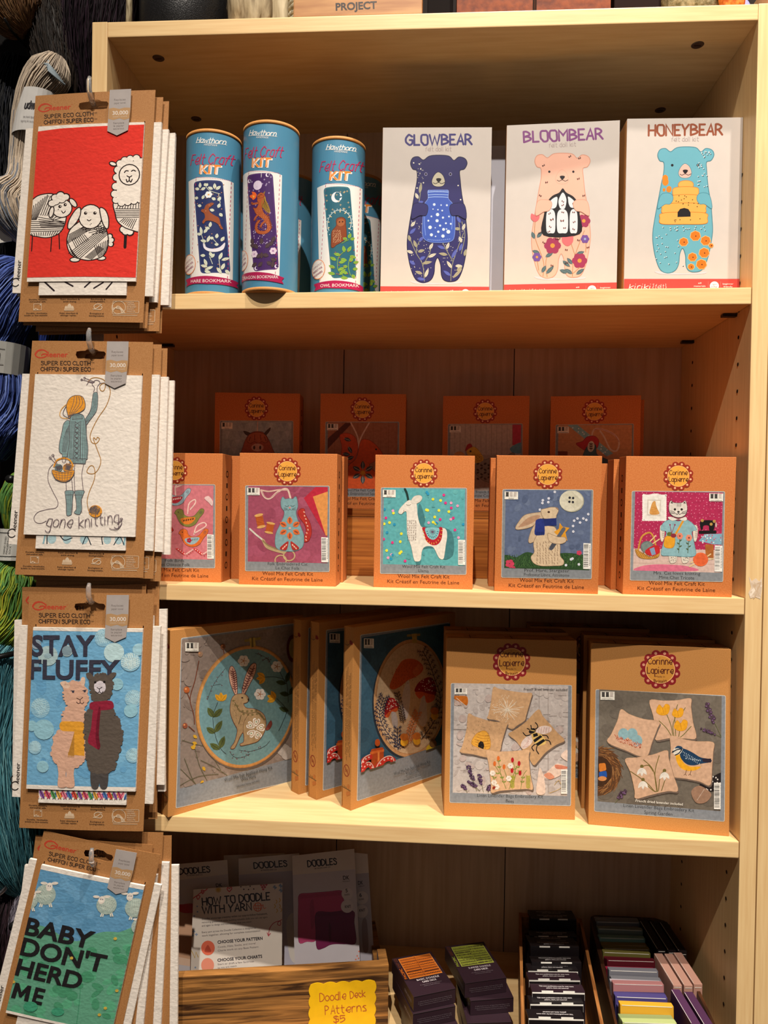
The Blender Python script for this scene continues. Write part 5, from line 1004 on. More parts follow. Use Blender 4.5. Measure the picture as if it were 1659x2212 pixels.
    gr = '#6f7a34'
    for l in ([(770, 1700), (720, 1560), (690, 1390)], [(700, 1690), (650, 1600), (620, 1540)], [(800, 1700), (850, 1540), (890, 1460)], [(820, 1690), (860, 1560), (830, 1420)], [(910, 1700), (930, 1580), (965, 1525)], [(740, 1600), (665, 1480)], [(780, 1600), (745, 1500)]): a.line(l, 5, gr, True)
    for x, y in ((690, 1560), (705, 1500), (730, 1600), (750, 1640), (660, 1600), (640, 1580), (850, 1520), (880, 1500), (840, 1600), (870, 1560), (930, 1600), (925, 1640), (900, 1540), (815, 1640), (700, 1440)):
        for k in (-40, 220): a.leaf(x, y, 26, 7, k, '#7f8a3c')
    for x, y, c in ((695, 1410, '#d0692c'), (660, 1460, '#d0692c'), (750, 1490, '#d0692c'), (830, 1425, '#b01c24'), (893, 1458, '#b01c24'), (826, 1525, '#b01c24'), (902, 1548, '#b01c24')): a.ell(x, y, 14, 24, c)
    for x in (980, 830):
        a.line([(x, 1700), (x, 1570)], 4, '#9a9a3a')
        for k in range(8): a.leaf(x, 1690 - 15 * k, 26, 5, -30, '#a8a238'); a.leaf(x, 1690 - 15 * k, 26, 5, 210, '#a8a238')
    for x, y in ((810, 1480), (795, 1600), (640, 1550), (655, 1640), (680, 1680)): a.flower(x, y, 26, '#e2d6c8', 6)
    a.leaf(640, 1700, 40, 14, -40, '#8a2f20'); barcode(a, 1292, 1515, 1362, 1745, 21)
    a.text('French dried lavender included', (938, 758), (1352, 764), 20, '#2a2a2c', .005); level(a, 272, 735, 120, 62, 2, 'intermediate'); return a
def art_spring():
    a = Art('SG', QSP, LW, LH, clip=LPIC); a.fill('#6b6257'); specks(a, 26, (240, 660, 1290, 1660), ('#70675c', '#655c52'), 30, 90, 12); rr = random.Random(7)
    a.ell(240, 1340, 195, 205, '#5a3c26'); 
    for k in range(150):
        t = rr.uniform(0, 360); r_ = rr.uniform(.62, 1.0); x, y = 240 + 190 * r_ * math.cos(R(t)), 1340 + 200 * r_ * math.sin(R(t)); an = t + 90 + rr.uniform(-25, 25); a.line([(x, y), (x + 70 * math.cos(R(an)), y + 70 * math.sin(R(an)))], 4, rr.choice(['#94643a', '#7a4c2a', '#a87848', '#6a4024']))
    a.ell(250, 1340, 105, 125, '#40291a'); a.rrect([(245, 1275), (300, 1270), (310, 1330), (250, 1345)], 14, '#c8742c'); a.rrect([(245, 1345), (310, 1335), (315, 1390), (250, 1400)], 14, '#244f9a'); a.ell(275, 1400, 36, 20, '#c8844c')
    sprig(a, 1285, 1070, 1140, 770, 30, 20, '#4c3846'); sprig(a, 1290, 1060, 1110, 985, 26, 16, '#4c3846'); sprig(a, 375, 1610, 465, 1500, 30, 18, '#4c3846')
    a.blob([(1190, 1390), (1290, 1350), (1300, 1440), (1220, 1500), (1150, 1500), (1090, 1450)], '#241e1e'); a.dots([(rr.uniform(1110, 1280), rr.uniform(1380, 1500)) for _ in range(40)], 7, '#d8d0c8', 7); a.blob([(1020, 1510), (1080, 1460), (1150, 1490), (1190, 1540), (1140, 1600), (1060, 1600)], '#96745e'); a.line([(1070, 1580), (1130, 1490)], 3, '#c8b4a4')
    cu = '#c8a184'
    cushion(a, [(670, 750), (780, 752), (900, 748), (1015, 732), (1018, 800), (1035, 930), (1062, 1060), (980, 1068), (850, 1062), (725, 1080), (722, 1020), (700, 880)], cu)
    for l in ([(815, 870), (850, 960), (865, 1045)], [(890, 880), (865, 960), (875, 1045)], [(925, 990), (915, 1050)], [(750, 920), (810, 980), (850, 1040)], [(1020, 965), (960, 1030), (930, 1055)], [(945, 850), (970, 810)], [(895, 820), (905, 785)], [(880, 890), (890, 1045)]): a.line(l, 6, '#66602c', True)
    for x, y, s_ in ((780, 830, 1), (905, 855, .85), (930, 960, 1)):
        a.blob([(x - 55 * s_, y + 10), (x - 30 * s_, y - 45 * s_), (x, y - 20 * s_), (x + 25 * s_, y - 50 * s_), (x + 58 * s_, y - 35 * s_), (x + 50 * s_, y + 20 * s_), (x + 20 * s_, y + 42 * s_), (x - 25 * s_, y + 40 * s_)], '#dc9a22', '#b87812', 2); a.line([(x - 2, y - 20 * s_), (x + 8, y + 30 * s_)], 3, '#a86c10')
    cushion(a, [(430, 825), (500, 865), (620, 905), (750, 925), (735, 985), (690, 1100), (655, 1205), (590, 1215), (480, 1170), (320, 1100), (350, 1030), (400, 920)], cu)
    for x, y in ((450, 1030), (525, 1030), (565, 1085)): a.ell(x, y, 44, 48, '#86a8ae')
    a.lines([[(x, y), (x + rr.uniform(-16, 16), y + rr.uniform(-22, 10))] for x, y in [(390 + 2.2 * k, 1062 + .72 * k + rr.uniform(-12, 26)) for k in range(95)]], 5, '#a85034'); a.lines([[(x, y), (x + rr.uniform(-16, 16), y - 14)] for x, y in [(395 + 4 * k, 1072 + 1.3 * k + rr.uniform(-10, 20)) for k in range(50)]], 4, '#d0a08a')
    cushion(a, [(845, 1045), (920, 1065), (1060, 1090), (1205, 1098), (1205, 1180), (1195, 1320), (1180, 1455), (1090, 1425), (970, 1400), (850, 1380), (840, 1300), (848, 1150)], cu)
    a.blob([(895, 1150), (930, 1190), (950, 1260), (1010, 1300), (1100, 1300), (1060, 1330), (980, 1335), (920, 1300), (890, 1230)], '#e0a024'); a.blob([(930, 1150), (980, 1160), (1040, 1190), (1100, 1225), (1180, 1240), (1185, 1262), (1110, 1275), (1040, 1290), (985, 1280), (940, 1240), (925, 1200)], '#1f3a56', '#162a40', 2); a.poly([(1110, 1235), (1188, 1234), (1186, 1268), (1120, 1262)], '#2c2430')
    for k in range(3): stitches(a, [(950 + 14 * i + 10 * k, 1185 + 8 * i + 26 * k - 6 * i * (k > 1)) for i in range(10)], 12, 3.5, '#c8d4d8', k, -80, 25)
    a.blob([(862, 1180), (885, 1140), (920, 1128), (948, 1150), (930, 1190), (890, 1205)], '#d8d0c2'); a.blob([(880, 1150), (905, 1128), (940, 1135), (945, 1155), (905, 1148)], '#24405e'); a.line([(860, 1182), (900, 1160), (940, 1155)], 9, '#1c2430', True); a.line([(885, 1205), (915, 1190), (940, 1160)], 9, '#1c2430', True); a.poly([(858, 1172), (872, 1168), (872, 1188)], '#1c2430')
    for x in (975, 1015): a.line([(x + 5, 1330), (x - 5, 1365)], 5, '#6a4a34'); a.line([(x - 18, 1372), (x - 5, 1362), (x + 5, 1374)], 4, '#6a4a34')
    cushion(a, [(465, 1240), (560, 1225), (700, 1200), (815, 1165), (830, 1230), (870, 1370), (908, 1500), (820, 1505), (680, 1535), (555, 1565), (545, 1500), (510, 1350)], cu)
    for l in ([(730, 1500), (715, 1350), (750, 1210)], [(735, 1500), (700, 1330), (620, 1245)], [(745, 1500), (760, 1380), (790, 1340)], [(715, 1510), (640, 1430), (510, 1340)], [(740, 1505), (700, 1500), (615, 1420)], [(770, 1500), (800, 1410)], [(700, 1340), (660, 1290), (610, 1300)]): a.line(l, 7, '#6e6030', True)
    for x, y in ((605, 1310), (795, 1345), (615, 1420)):
        a.ell(x, y - 12, 15, 14, '#6e6030')
        for k in (55, 90, 125): a.leaf(x, y, 72, 15, k, '#dcd4c8')
    barcode(a, 1212, 1435, 1282, 1655, 22); level(a, 258, 676, 118, 72, 2, 'intermediate'); a.text('French dried lavender included', (553, 1592), (948, 1624), 21, '#ded8cc', .01); return a
def lav_kit(label, q, pic, name2, dep=.045, group='lavender bag embroidery kits', arts=True):
    bd = Art('BF', QLV, LW, LH); badge(bd, 820, 487, 180, '#861f24', '#c98a3c', '#cf8f74', True)
    pn = Art('BF', QLV, LW, LH); panel_frame(pn, [(236, 688), (1397, 714), (1386, 1864), (230, 1834)], 16, ow=4)
    pn.text('Linen Lavender Bags Embroidery Kit', (495, 1778), (1122, 1792), 30, '#2c2e32'); L_ = 9.6 * len(name2); pn.text(name2, (806 - L_, 1830), (806 + L_, 1836), 30, '#2c2e32')
    def marks(c, w_, h, dp):
        for i in range(3):
            cx = .03 + i * .052
            for a_, b_ in (((-.008, .35), (.008, .35)), ((-.008, .55), (.008, .55)), ((0, .2), (0, .7))):
                x0, y0, x1, y1 = cx + a_[0], dp * a_[1], cx + b_[0], dp * b_[1]
                c.box(min(x0, x1) - .0004, max(x0, x1) + .0004, min(y0, y1) - .0005, max(y0, y1) + .0005, h, h + .00012, 'hole')
    return carton('embroidery_kit_box', label, 'craft kit', q, dep, 'kraft', group, [('logo_badge', bd, 'print', .0002), ('picture_label', _stack(pn, pic), 'felt', .0002)] if arts else (), marks)
# ================================================================== sponge cloth packets on hooks
KW, KH = .143, .268
QK1 = [(237, 637), (1033, 597), (950, 2143), (122, 2135)]; QK2 = [(270, 140), (1283, 152), (1200, 2128), (125, 2100)]
QK3 = [(240, 155), (1270, 165), (1180, 2120), (158, 2090)]
def hull(poly_, r, n=3): return poly_
def slab(mb, pts, d0, d1, mf, m, col=(1, 1, 1), holes=(), strip=.006):
    loops = [pts] + list(holes); flat_ = [p for l in loops for p in l]
    tr = tessellate_polygon([[Vector((p[0], p[1], 0)) for p in l] for l in loops])
    for d in (d1, d0):
        for t in tr:
            for q in slicex([flat_[i] for i in t], strip): mb.face([mf(x, z, d) for x, z in q], m, col)
    for l in loops:
        for i in range(len(l)):
            a, b_ = l[i], l[(i + 1) % len(l)]; k = max(1, int(abs(a[0] - b_[0]) / strip))
            for j in range(k):
                p = [a[c] + (b_[c] - a[c]) * j / k for c in (0, 1)]; q = [a[c] + (b_[c] - a[c]) * (j + 1) / k for c in (0, 1)]
                mb.face([mf(*p, d0), mf(*q, d0), mf(*q, d1), mf(*p, d1)], m, col)
def card_print():
    a = Art('K2', QK2, KW, KH, infull=False); rd, dk, wt = '#b8402c', '#2e2320', '#cdb497'
    a.line([(400, 232), (372, 216), (335, 216), (305, 232), (297, 250), (312, 268), (345, 276), (382, 268), (398, 252), (385, 246), (362, 248), (352, 256)], 10, rd, True, True); a.line([(297, 248), (318, 222), (350, 213)], 14, rd, True)
    a.text('leener', (402, 270), (575, 272), 40, rd, .02); a.text('TM', (577, 240), (588, 240), 7, rd)
    a.text('SUPER ECO CLOTH', (348, 333), (765, 337), 30, dk, st=5.5); a.text('CHIFFON SUPER ECO', (346, 381), (765, 386), 30, dk, st=5.5)
    for y in (322, 372): a.text('TM', (773, y), (797, y), 10, dk, .02)
    for t, p0, p1 in (('Durable, reusable,', (218, 1905), (378, 1909)), ('dishwasher safe.', (224, 1925), (368, 1928)), ('Super absorbent &', (494, 1909), (660, 1914)), ('quick drying.', (518, 1931), (632, 1935)), ('Eco-friendly &', (757, 1917), (880, 1921)), ('biodegradable.', (752, 1937), (878, 1940)), ('Durable, réutilisable,', (196, 2030), (382, 2034)), ('lavable au lave-vaisselle.', (178, 2049), (384, 2053)), ('Super absorbant &', (487, 2036), (645, 2041)), ('séchage rapide.', (494, 2056), (632, 2060)), ('Écologique et', (748, 2044), (868, 2048)), ('biodégradable.', (742, 2065), (872, 2069))):
        a.text(t, p0, p1, 12, dk, .012)
    def ring(p, w_=4): a.line(p + [p[0]], w_, wt)
    ring([(262, 1940), (330, 1940), (328, 1998), (260, 1998)]); a.dots([(265, 1990), (280, 1985), (295, 1992), (320, 1950)], 7, wt)
    a.blob([(572, 1945), (592, 1972), (584, 1992), (562, 1992), (552, 1974)], wt); a.rrect([(530, 1985), (615, 1987), (612, 2012), (525, 2010)], 6, '#bfa283'); a.blob([(545, 1965), (553, 1985), (540, 1990), (532, 1980)], wt); a.blob([(600, 1965), (610, 1985), (597, 1992), (590, 1982)], wt)
    a.line([(850, 1962), (812, 1955), (785, 1970), (790, 1995), (815, 1988), (835, 1972), (852, 1985), (840, 2006), (810, 2004), (775, 2000)], 7, wt, True)
    ring(a.ellp(993, 1990, 58, 58), 5); ring(a.rrp([(945, 1932), (1165, 1936), (1162, 2042), (940, 2045)], 8), 4)
    for k in range(4): a.line([(945, 1990 + 10 * k), (985, 1985 - 8 * k + 15), (1010 + 6 * k, 2010), (1015 + 10 * k, 2042)], 5, wt, True)
    for k, t in enumerate(('USDA', 'CERTIFIED', 'BIOBASED', 'PRODUCT', 'PRODUCT 99%')): a.text(t, (1062, 1955 + 19 * k), (1100 + 8 * (3 + k % 3), 1956 + 19 * k), 12, wt, .01)
    a.line([(945, 2058), (1150, 2062)], 5, wt)
    return a
CARDP = card_print()
def rect_local(crop, q, pts, full=False): t = Art(crop, q, KW, KH, infull=full); return [t.P(*p) for p in pts]
CL = rect_local('K2', QK2, [(313, 410), (1203, 412), (1160, 1760), (238, 1755)]); CX0, CX1, CZ0, CZ1 = .0085, .1335, CL[2][1] - .001, CL[0][1]
TB_ = rect_local('K2', QK2, [(318, 1762), (1068, 1764), (1066, 1885), (320, 1868)]); TX0, TX1, TZ0 = TB_[0][0], TB_[1][0], TB_[3][1]
RB = rect_local('K2', QK2, [(918, 155), (1095, 155), (1090, 320), (1072, 487), (980, 527), (900, 487), (910, 320)])
HO = rect_local('K2', QK2, [(648, 228), (690, 222), (720, 222), (745, 205), (800, 205), (835, 224), (880, 228), (893, 245), (880, 284), (850, 288), (700, 284), (655, 282), (640, 255)])
CLOTH = lin('#e3d9ce')
def packet(label, C, art=None, tab=None, grp='sponge cloth packets on the hooks', words=True, backw=(.0105, .1520)):
    TL, TR, BR, BL = [Vector(c) for c in C]; root = (TL + TR) / 2 + Vector((0, 0, -.012))
    t = tag(empty('cloth_packet', root), label, 'cleaning cloth', grp)
    def mf(x, z, d):
        u, v = x / KW, z / KH; p = TL.lerp(TR, u) * v + BL.lerp(BR, u) * (1 - v); bul = .0016 * math.sin(math.pi * min(1, max(0, u))) 
        return p - root + Vector((0, -d - bul, 0))
    rect = lambda a, b_, c, d_: [(a, c), (b_, c), (b_, d_), (a, d_)]
    m = MB(); sl = [[(x - .0006, CZ1 - .003), (x + .0006, CZ1 - .003), (x + .0006, CZ1 + .0028), (x - .0006, CZ1 + .0028)] for x in (CX0 + .001, CX1 - .001)]
    slab(m, rect(0, KW, 0, KH), -.0006, 0, mf, 'card', holes=[HO] + sl)
    for q in sl: m.face([mf(x, z, -.0008) for x, z in q], 'hole')
    if words: m.art(CARDP, mf, 'print', .00006, .000003, .006)
    m.obj('backing_card', t)
    m = MB(); z0 = TZ0 + .004; slab(m, [(-backw[0], z0), (backw[1], z0 - .004), (backw[1] - .0005, CZ1 + .002), (-backw[0] + .001, CZ1 + .001)], -.0046, -.0012, mf, 'cloth', CLOTH)
    s_ = Art('F', [(0, 0), (1, 0), (1, 1), (0, 1)], 1, 1); g, wd = strokes('leener', 0); ps, x_, w_ = bfont('leener', .01)
    s_.local([[(-.0028 - (b_ / CAPH) * .0048, z0 + .017 + .022 * (a - x_) / w_) for a, b_ in f] for f in ps], '#2a2422')
    s_.local(s_.lpoly([(-.0075 + .0046 * math.cos(R(k)), z0 + .0125 + .0048 * math.sin(R(k))) for k in range(30, 340, 20)], .0011), '#2a2422')
    m.art(s_, lambda x, z, d: mf(x, z, d - .0012), 'print', .0002); m.obj('back_cloth', t)
    if art is not None:
        m = MB(); slab(m, rect(CX0, CX1, CZ0, CZ1), .0008, .0036, mf, 'cloth', CLOTH)
        m.art(art, lambda x, z, d: mf(CX0 + x, CZ0 + z, d + .0036), 'cloth', .00022, .000003, .006); m.obj('front_cloth', t)
        m = MB(); slab(m, rect(TX0, TX1, TZ0, CZ0 + .006), .0004, .0026, mf, 'cloth', CLOTH)
        if tab: m.art(tab, lambda x, z, d: mf(TX0 + x, TZ0 + z, d + .0026), 'cloth', .00006, .000003)
        m.obj('lower_cloth_fold', t)
        m = MB(); gy = lin('#a59c98'); slab(m, RB, .0045, .0049, mf, 'print', gy)
        r = Art('K2', QK2, KW, KH, infull=False); r.poly([(913, 306), (950, 300), (1000, 312), (1040, 303), (1090, 306), (1083, 392), (1040, 402), (1000, 388), (950, 400), (908, 388)], '#b08a62')
        r.text('30,000', (942, 358), (1072, 358), 30, '#d9cfc6', .01); r.text('essuie / towels', (945, 378), (1065, 378), 11, '#cbb8a4')
        for tx, y in (('Replaces', 244), ('paper towel', 270), ('Remplace', 432), ('le papier', 455), ('essuie-tout', 478)): r.text(tx, (950 if y > 300 else 955, y), (1040 if y > 300 else 1050, y), 15, '#857c78', .008)
        m.art(r, lambda x, z, d: mf(x, z, d + .0049), 'print', .00006, .000003); m.obj('paper_ribbon', t)
    return t
CWd, CHt = CX1 - CX0, CZ1 - CZ0
def yarn_ball(a, x, y, rx, ry, col, ln, seed=1, w_=3):
    a.ell(x, y, rx, ry, col)
    r = random.Random(seed)
    for k in range(5):
        an = r.uniform(0, 180); 
        for j in range(5):
            o = (j - 2) * .2; c, s_ = math.cos(R(an)), math.sin(R(an)); L_ = math.sqrt(max(0, 1 - (o + .3 * (k % 3 - 1)) ** 2)) * .9; oo = o + .3 * (k % 3 - 1)
            a.line([(x + rx * (-L_ * c - oo * s_), y + ry * (-L_ * s_ + oo * c)), (x + rx * (L_ * .6 * c - oo * s_), y + ry * (L_ * .6 * s_ + oo * c))], w_, ln)
def art_sheep():
    a = Art('K1', [(275, 820), (965, 822), (930, 1888), (213, 1880)], CWd, CHt, infull=False); bk, wh = '#241a1a', '#e6dbcf'
    a.poly([(200, 858), (420, 842), (640, 840), (1000, 838), (960, 1862), (600, 1852), (180, 1850)], '#d6382e')
    for l in ([(247, 1560), (243, 1665)], [(376, 1570), (371, 1672)], [(424, 1550), (430, 1656)]): a.line(l, 7, bk)
    a.blob([(228, 1350), (262, 1295), (320, 1275), (390, 1280), (450, 1330), (472, 1430), (442, 1530), (370, 1572), (290, 1568), (222, 1530)], wh, bk, 7)
    H = lambda a0, a1, b0, b1, n: a.hatch(a0, a1, b0, b1, n, 5, bk)
    H((238, 1360), (232, 1450), (345, 1280), (270, 1450), 8); H((350, 1285), (300, 1420), (420, 1300), (370, 1430), 6); H((280, 1430), (460, 1470), (300, 1500), (455, 1500), 5); H((228, 1460), (470, 1470), (226, 1530), (440, 1530), 6); H((240, 1540), (250, 1562), (420, 1530), (400, 1562), 12); H((370, 1330), (360, 1440), (470, 1430), (380, 1460), 5)
    a.ell(442, 1378, 66, 62, wh, ol=bk, ow=7)
    a.add([a.ellp(x, y, 30, 26) for x, y in ((375, 1340), (395, 1300), (430, 1285), (465, 1300), (400, 1330), (440, 1318))], bk); a.add([a.ellp(x, y, 24, 20) for x, y in ((376, 1340), (396, 1302), (430, 1288), (463, 1302), (400, 1330), (440, 1318), (420, 1310), (450, 1305))], wh)
    a.ell(372, 1400, 16, 38, wh, 12, bk, 7); a.ell(515, 1342, 17, 36, wh, -38, bk, 7)
    a.dots([(428, 1364), (463, 1353)], 11, bk, 12); a.dots([(431, 1362), (466, 1351)], 4, wh, 6); a.line([(440, 1396), (452, 1410), (465, 1396)], 6, bk, True)
    a.ell(533, 1733, 33, 16, wh, 0, bk, 7); a.ell(705, 1725, 30, 15, wh, 0, bk, 7); a.add([a.ellp(x, y, 20, 20) for x, y in ((760, 1575), (772, 1600), (768, 1630))], bk); a.add([a.ellp(x, y, 14, 14) for x, y in ((758, 1577), (770, 1602), (765, 1630), (755, 1605))], wh)
    a.blob([(560, 1470), (620, 1440), (690, 1460), (735, 1530), (750, 1620), (725, 1700), (660, 1735), (590, 1735), (510, 1700), (478, 1620), (495, 1530)], wh, bk, 7)
    H((490, 1560), (620, 1490), (480, 1620), (690, 1490), 7); H((700, 1490), (560, 1520), (740, 1540), (640, 1560), 5); H((745, 1560), (560, 1730), (720, 1510), (490, 1690), 7); H((510, 1590), (540, 1650), (590, 1560), (620, 1600), 8); H((660, 1640), (690, 1720), (745, 1600), (735, 1690), 8); H((600, 1720), (690, 1640), (640, 1735), (720, 1660), 6); H((500, 1660), (550, 1720), (480, 1600), (520, 1700), 5); H((620, 1500), (720, 1560), (640, 1480), (735, 1530), 4)
    a.ell(630, 1440, 76, 82, wh, 0, bk, 7); a.blob([(560, 1375), (528, 1395), (490, 1460), (482, 1510), (500, 1518), (540, 1475), (565, 1420)], wh, bk, 7); a.blob([(690, 1385), (725, 1395), (748, 1450), (748, 1515), (730, 1520), (705, 1470)], wh, bk, 7)
    a.dots([(598, 1415), (659, 1416)], 11, bk, 12); a.dots([(601, 1412), (662, 1413)], 4, wh, 6); a.line([(610, 1460), (622, 1468), (634, 1460)], 6, bk, True)
    a.line([(861, 1560), (858, 1652)], 19, bk); a.add([a.ellp(x, y, 27, 27) for x, y in ((845, 1530), (880, 1535), (860, 1545), (890, 1550))], bk); a.add([a.ellp(x, y, 20, 20) for x, y in ((845, 1530), (880, 1535), (860, 1545), (888, 1548))], wh)
    a.blob([(780, 1350), (860, 1365), (1000, 1340), (1000, 1540), (880, 1530), (810, 1480), (790, 1420)], wh, bk, 7); H((790, 1390), (990, 1395), (795, 1450), (990, 1450), 6); H((800, 1390), (815, 1355), (940, 1390), (940, 1345), 9); H((820, 1480), (850, 1455), (900, 1530), (930, 1460), 8)
    pf = [(880, 1062), (920, 1058), (950, 1080), (845, 1070), (815, 1090), (802, 1130), (795, 1180), (790, 1240), (785, 1290), (795, 1330), (830, 1350), (870, 1345), (910, 1338), (950, 1330)]
    a.add([a.ellp(x, y, 28, 28) for x, y in pf], bk); a.add([a.ellp(x, y, 22, 22) for x, y in pf], wh); a.poly([(840, 1080), (980, 1070), (980, 1340), (800, 1340), (795, 1150)], wh)
    a.ell(770, 1090, 24, 13, wh, 20, bk, 7); a.ell(877, 1165, 66, 68, wh, 0, bk, 7)
    for l in ([(845, 1150), (855, 1138), (870, 1140)], [(890, 1142), (903, 1135), (916, 1142)], [(862, 1172), (878, 1180), (893, 1172)], [(878, 1180), (877, 1205)], [(858, 1195), (864, 1212), (877, 1205), (888, 1213), (896, 1195)]): a.line(l, 7, bk, True)
    return a
def art_knit():
    a = Art('K2', [(313, 408), (1203, 412), (1160, 1762), (238, 1755)], CWd, CHt, infull=False); tl, gy, og, ln = '#7f9a9a', '#5a5458', '#dc9434', '#6a5a60'
    yl = '#a8793c'
    a.line([(760, 470), (790, 440), (840, 435), (895, 455), (905, 500), (890, 540), (865, 535), (860, 500), (890, 480), (930, 500), (945, 560), (915, 660), (850, 760), (800, 860), (785, 920), (800, 965), (830, 975), (850, 960), (862, 935), (845, 922), (835, 940), (815, 925), (815, 945), (830, 985), (855, 1050), (875, 1110), (865, 1170), (830, 1220), (790, 1228), (762, 1210), (785, 1165), (815, 1165), (830, 1220), (820, 1290), (785, 1380), (768, 1460), (780, 1540)], 6, yl, True)
    a.line([(480, 1150), (445, 1200), (440, 1290), (485, 1390), (525, 1470), (510, 1520), (440, 1535), (360, 1560), (325, 1610), (345, 1650), (390, 1655), (430, 1635)], 5, ln, True)
    for l in ([(705, 452), (810, 475)], [(732, 438), (815, 470)], [(750, 495), (765, 470), (800, 480)]): a.line(l, 5, ln)
    for x, y in ((708, 452), (731, 439)): q = a.ellp(x, y, 8, 8); a.line(q + [q[0]], 4, ln)
    a.line([(808, 550), (815, 515), (795, 490), (812, 462), (838, 455), (860, 475), (838, 510), (838, 555)], 5, ln, True); a.line([(862, 480), (895, 475)], 5, ln)
    for x0, x1 in ((600, 648), (670, 735)): a.line([(x0 - 8, 1140), (x0 - 12, 1250), (x0 - 5, 1375)], 5, ln, True); a.line([(x1 + 2, 1140), (x1 - 14, 1230), (x1 - 8, 1300), (x1, 1375)], 5, ln, True)
    for pts in ([(588, 1375), (655, 1375), (652, 1410), (645, 1480), (640, 1560), (635, 1580), (600, 1582), (595, 1480), (586, 1410)], [(668, 1375), (740, 1372), (735, 1405), (718, 1460), (725, 1520), (712, 1570), (690, 1575), (662, 1560), (680, 1530), (678, 1470), (668, 1410)]):
        a.blob(pts, tl, gy, 5, 3); xs_ = [p[0] for p in pts]
        for k in range(4): x = min(xs_) + 14 + k * 15; a.line([(x, 1382), (x + 4, 1560)], 3, gy)
        a.line([(min(xs_), 1410), (max(xs_) - 4, 1408)], 4, gy)
    a.blob([(745, 770), (785, 700), (800, 600), (808, 560), (840, 560), (843, 640), (832, 710), (790, 770), (755, 820), (740, 850), (730, 800)], tl, gy, 5, 3)
    for k in range(4): a.line([(812 + 8 * k, 565), (806 + 8 * k, 660), (770 + 10 * k, 740 + 6 * k), (740 + 4 * k, 800)], 3, gy, True)
    a.blob([(605, 785), (565, 810), (550, 880), (530, 980), (530, 1040), (555, 1065), (600, 1070), (630, 1010), (640, 850)], tl, gy, 5, 3)
    for k in range(6): a.line([(610 - 6 * k + 10, 800 + 12 * k), (585 - 8 * k + 20, 940), (575 - 6 * k + 10, 1050)], 3, gy, True)
    a.rrect([(555, 1065), (598, 1065), (594, 1090), (556, 1090)], 4, tl, gy, 3)
    a.blob([(630, 745), (715, 735), (745, 800), (755, 900), (768, 1010), (765, 1080), (752, 1110), (620, 1112), (600, 1080), (615, 950), (612, 830)], tl, gy, 5, 4); a.poly([(622, 1105), (755, 1103), (748, 1145), (618, 1140)], tl); a.line([(622, 1105), (618, 1140), (748, 1145), (755, 1103), (622, 1105)], 5, gy)
    for k in range(9): a.line([(628 + 14 * k, 1108), (625 + 14 * k, 1140)], 3, gy)
    a.poly([(640, 745), (715, 735), (722, 770), (635, 778)], tl); a.line([(640, 745), (715, 735), (722, 770), (635, 778), (640, 745)], 4, gy)
    for k in range(6): a.line([(648 + 12 * k, 742), (645 + 13 * k, 775)], 3, gy)
    for k, x in enumerate((622, 632, 645, 705, 722, 738, 750)): a.line([(x + 4, 790), (x - 4 + 2 * k, 1100)], 3, gy)
    for k in range(7):
        y = 800 + 42 * k
        a.line([(662, y), (685, y + 12), (692, y + 30), (668, y + 44)], 4, gy, True); a.line([(692, y), (672, y + 14), (660, y + 30), (680, y + 46)], 4, gy, True)
    a.line([(660, 790), (652, 1100)], 4, gy); a.line([(700, 790), (705, 1100)], 4, gy)
    a.line([(600, 640), (545, 690), (530, 740), (550, 765), (595, 770)], 6, '#d9a860', True); a.line([(595, 650), (565, 700), (560, 740), (600, 765)], 5, gy, True)
    a.blob([(660, 580), (715, 590), (740, 640), (735, 690), (690, 722), (640, 738), (608, 768), (600, 745), (585, 690), (590, 640), (615, 600)], og, gy, 5)
    for k in range(4): a.line([(650 + 18 * k, 588), (640 + 26 * k, 650), (615 + 14 * k, 720), (604, 760)], 4, gy, True)
    a.line([(488, 1170), (510, 1120), (565, 1100), (620, 1115), (650, 1165)], 12, og, True)
    for p in ((455, 1098), (478, 1078)): a.line([p, (530, 1175)], 5, ln); q = a.ellp(p[0], p[1], 10, 10); a.line(q + [q[0]], 4, ln)
    yarn_ball(a, 528, 1180, 34, 32, tl, gy, 2, 3); yarn_ball(a, 605, 1180, 42, 36, og, gy, 3, 3)
    a.blob([(478, 1200), (565, 1218), (655, 1200), (648, 1250), (610, 1290), (560, 1298), (510, 1280), (482, 1240)], og, gy, 5)
    for k in range(4): a.line([(482 + 6 * k, 1215 + 22 * k), (565, 1228 + 20 * k), (650 - 6 * k, 1215 + 22 * k)], 3, gy, True)
    for k in range(6): a.line([(505 + 26 * k, 1215), (520 + 20 * k, 1290)], 3, gy)
    a.line([(555, 1095), (560, 1130), (582, 1130), (588, 1095)], 4, ln, True); yarn_ball(a, 838, 1545, 55, 52, og, gy, 4, 4)
    a.text('gone', (430, 1682), (640, 1690), 100, ln, st=6, slant=.28); a.text('knitting', (705, 1692), (1030, 1640), 98, ln, st=6, slant=.25); a.line([(1020, 1650), (1045, 1625), (1060, 1605), (1042, 1605), (1055, 1640), (1025, 1690), (980, 1700), (955, 1690)], 6, ln, True)
    return a
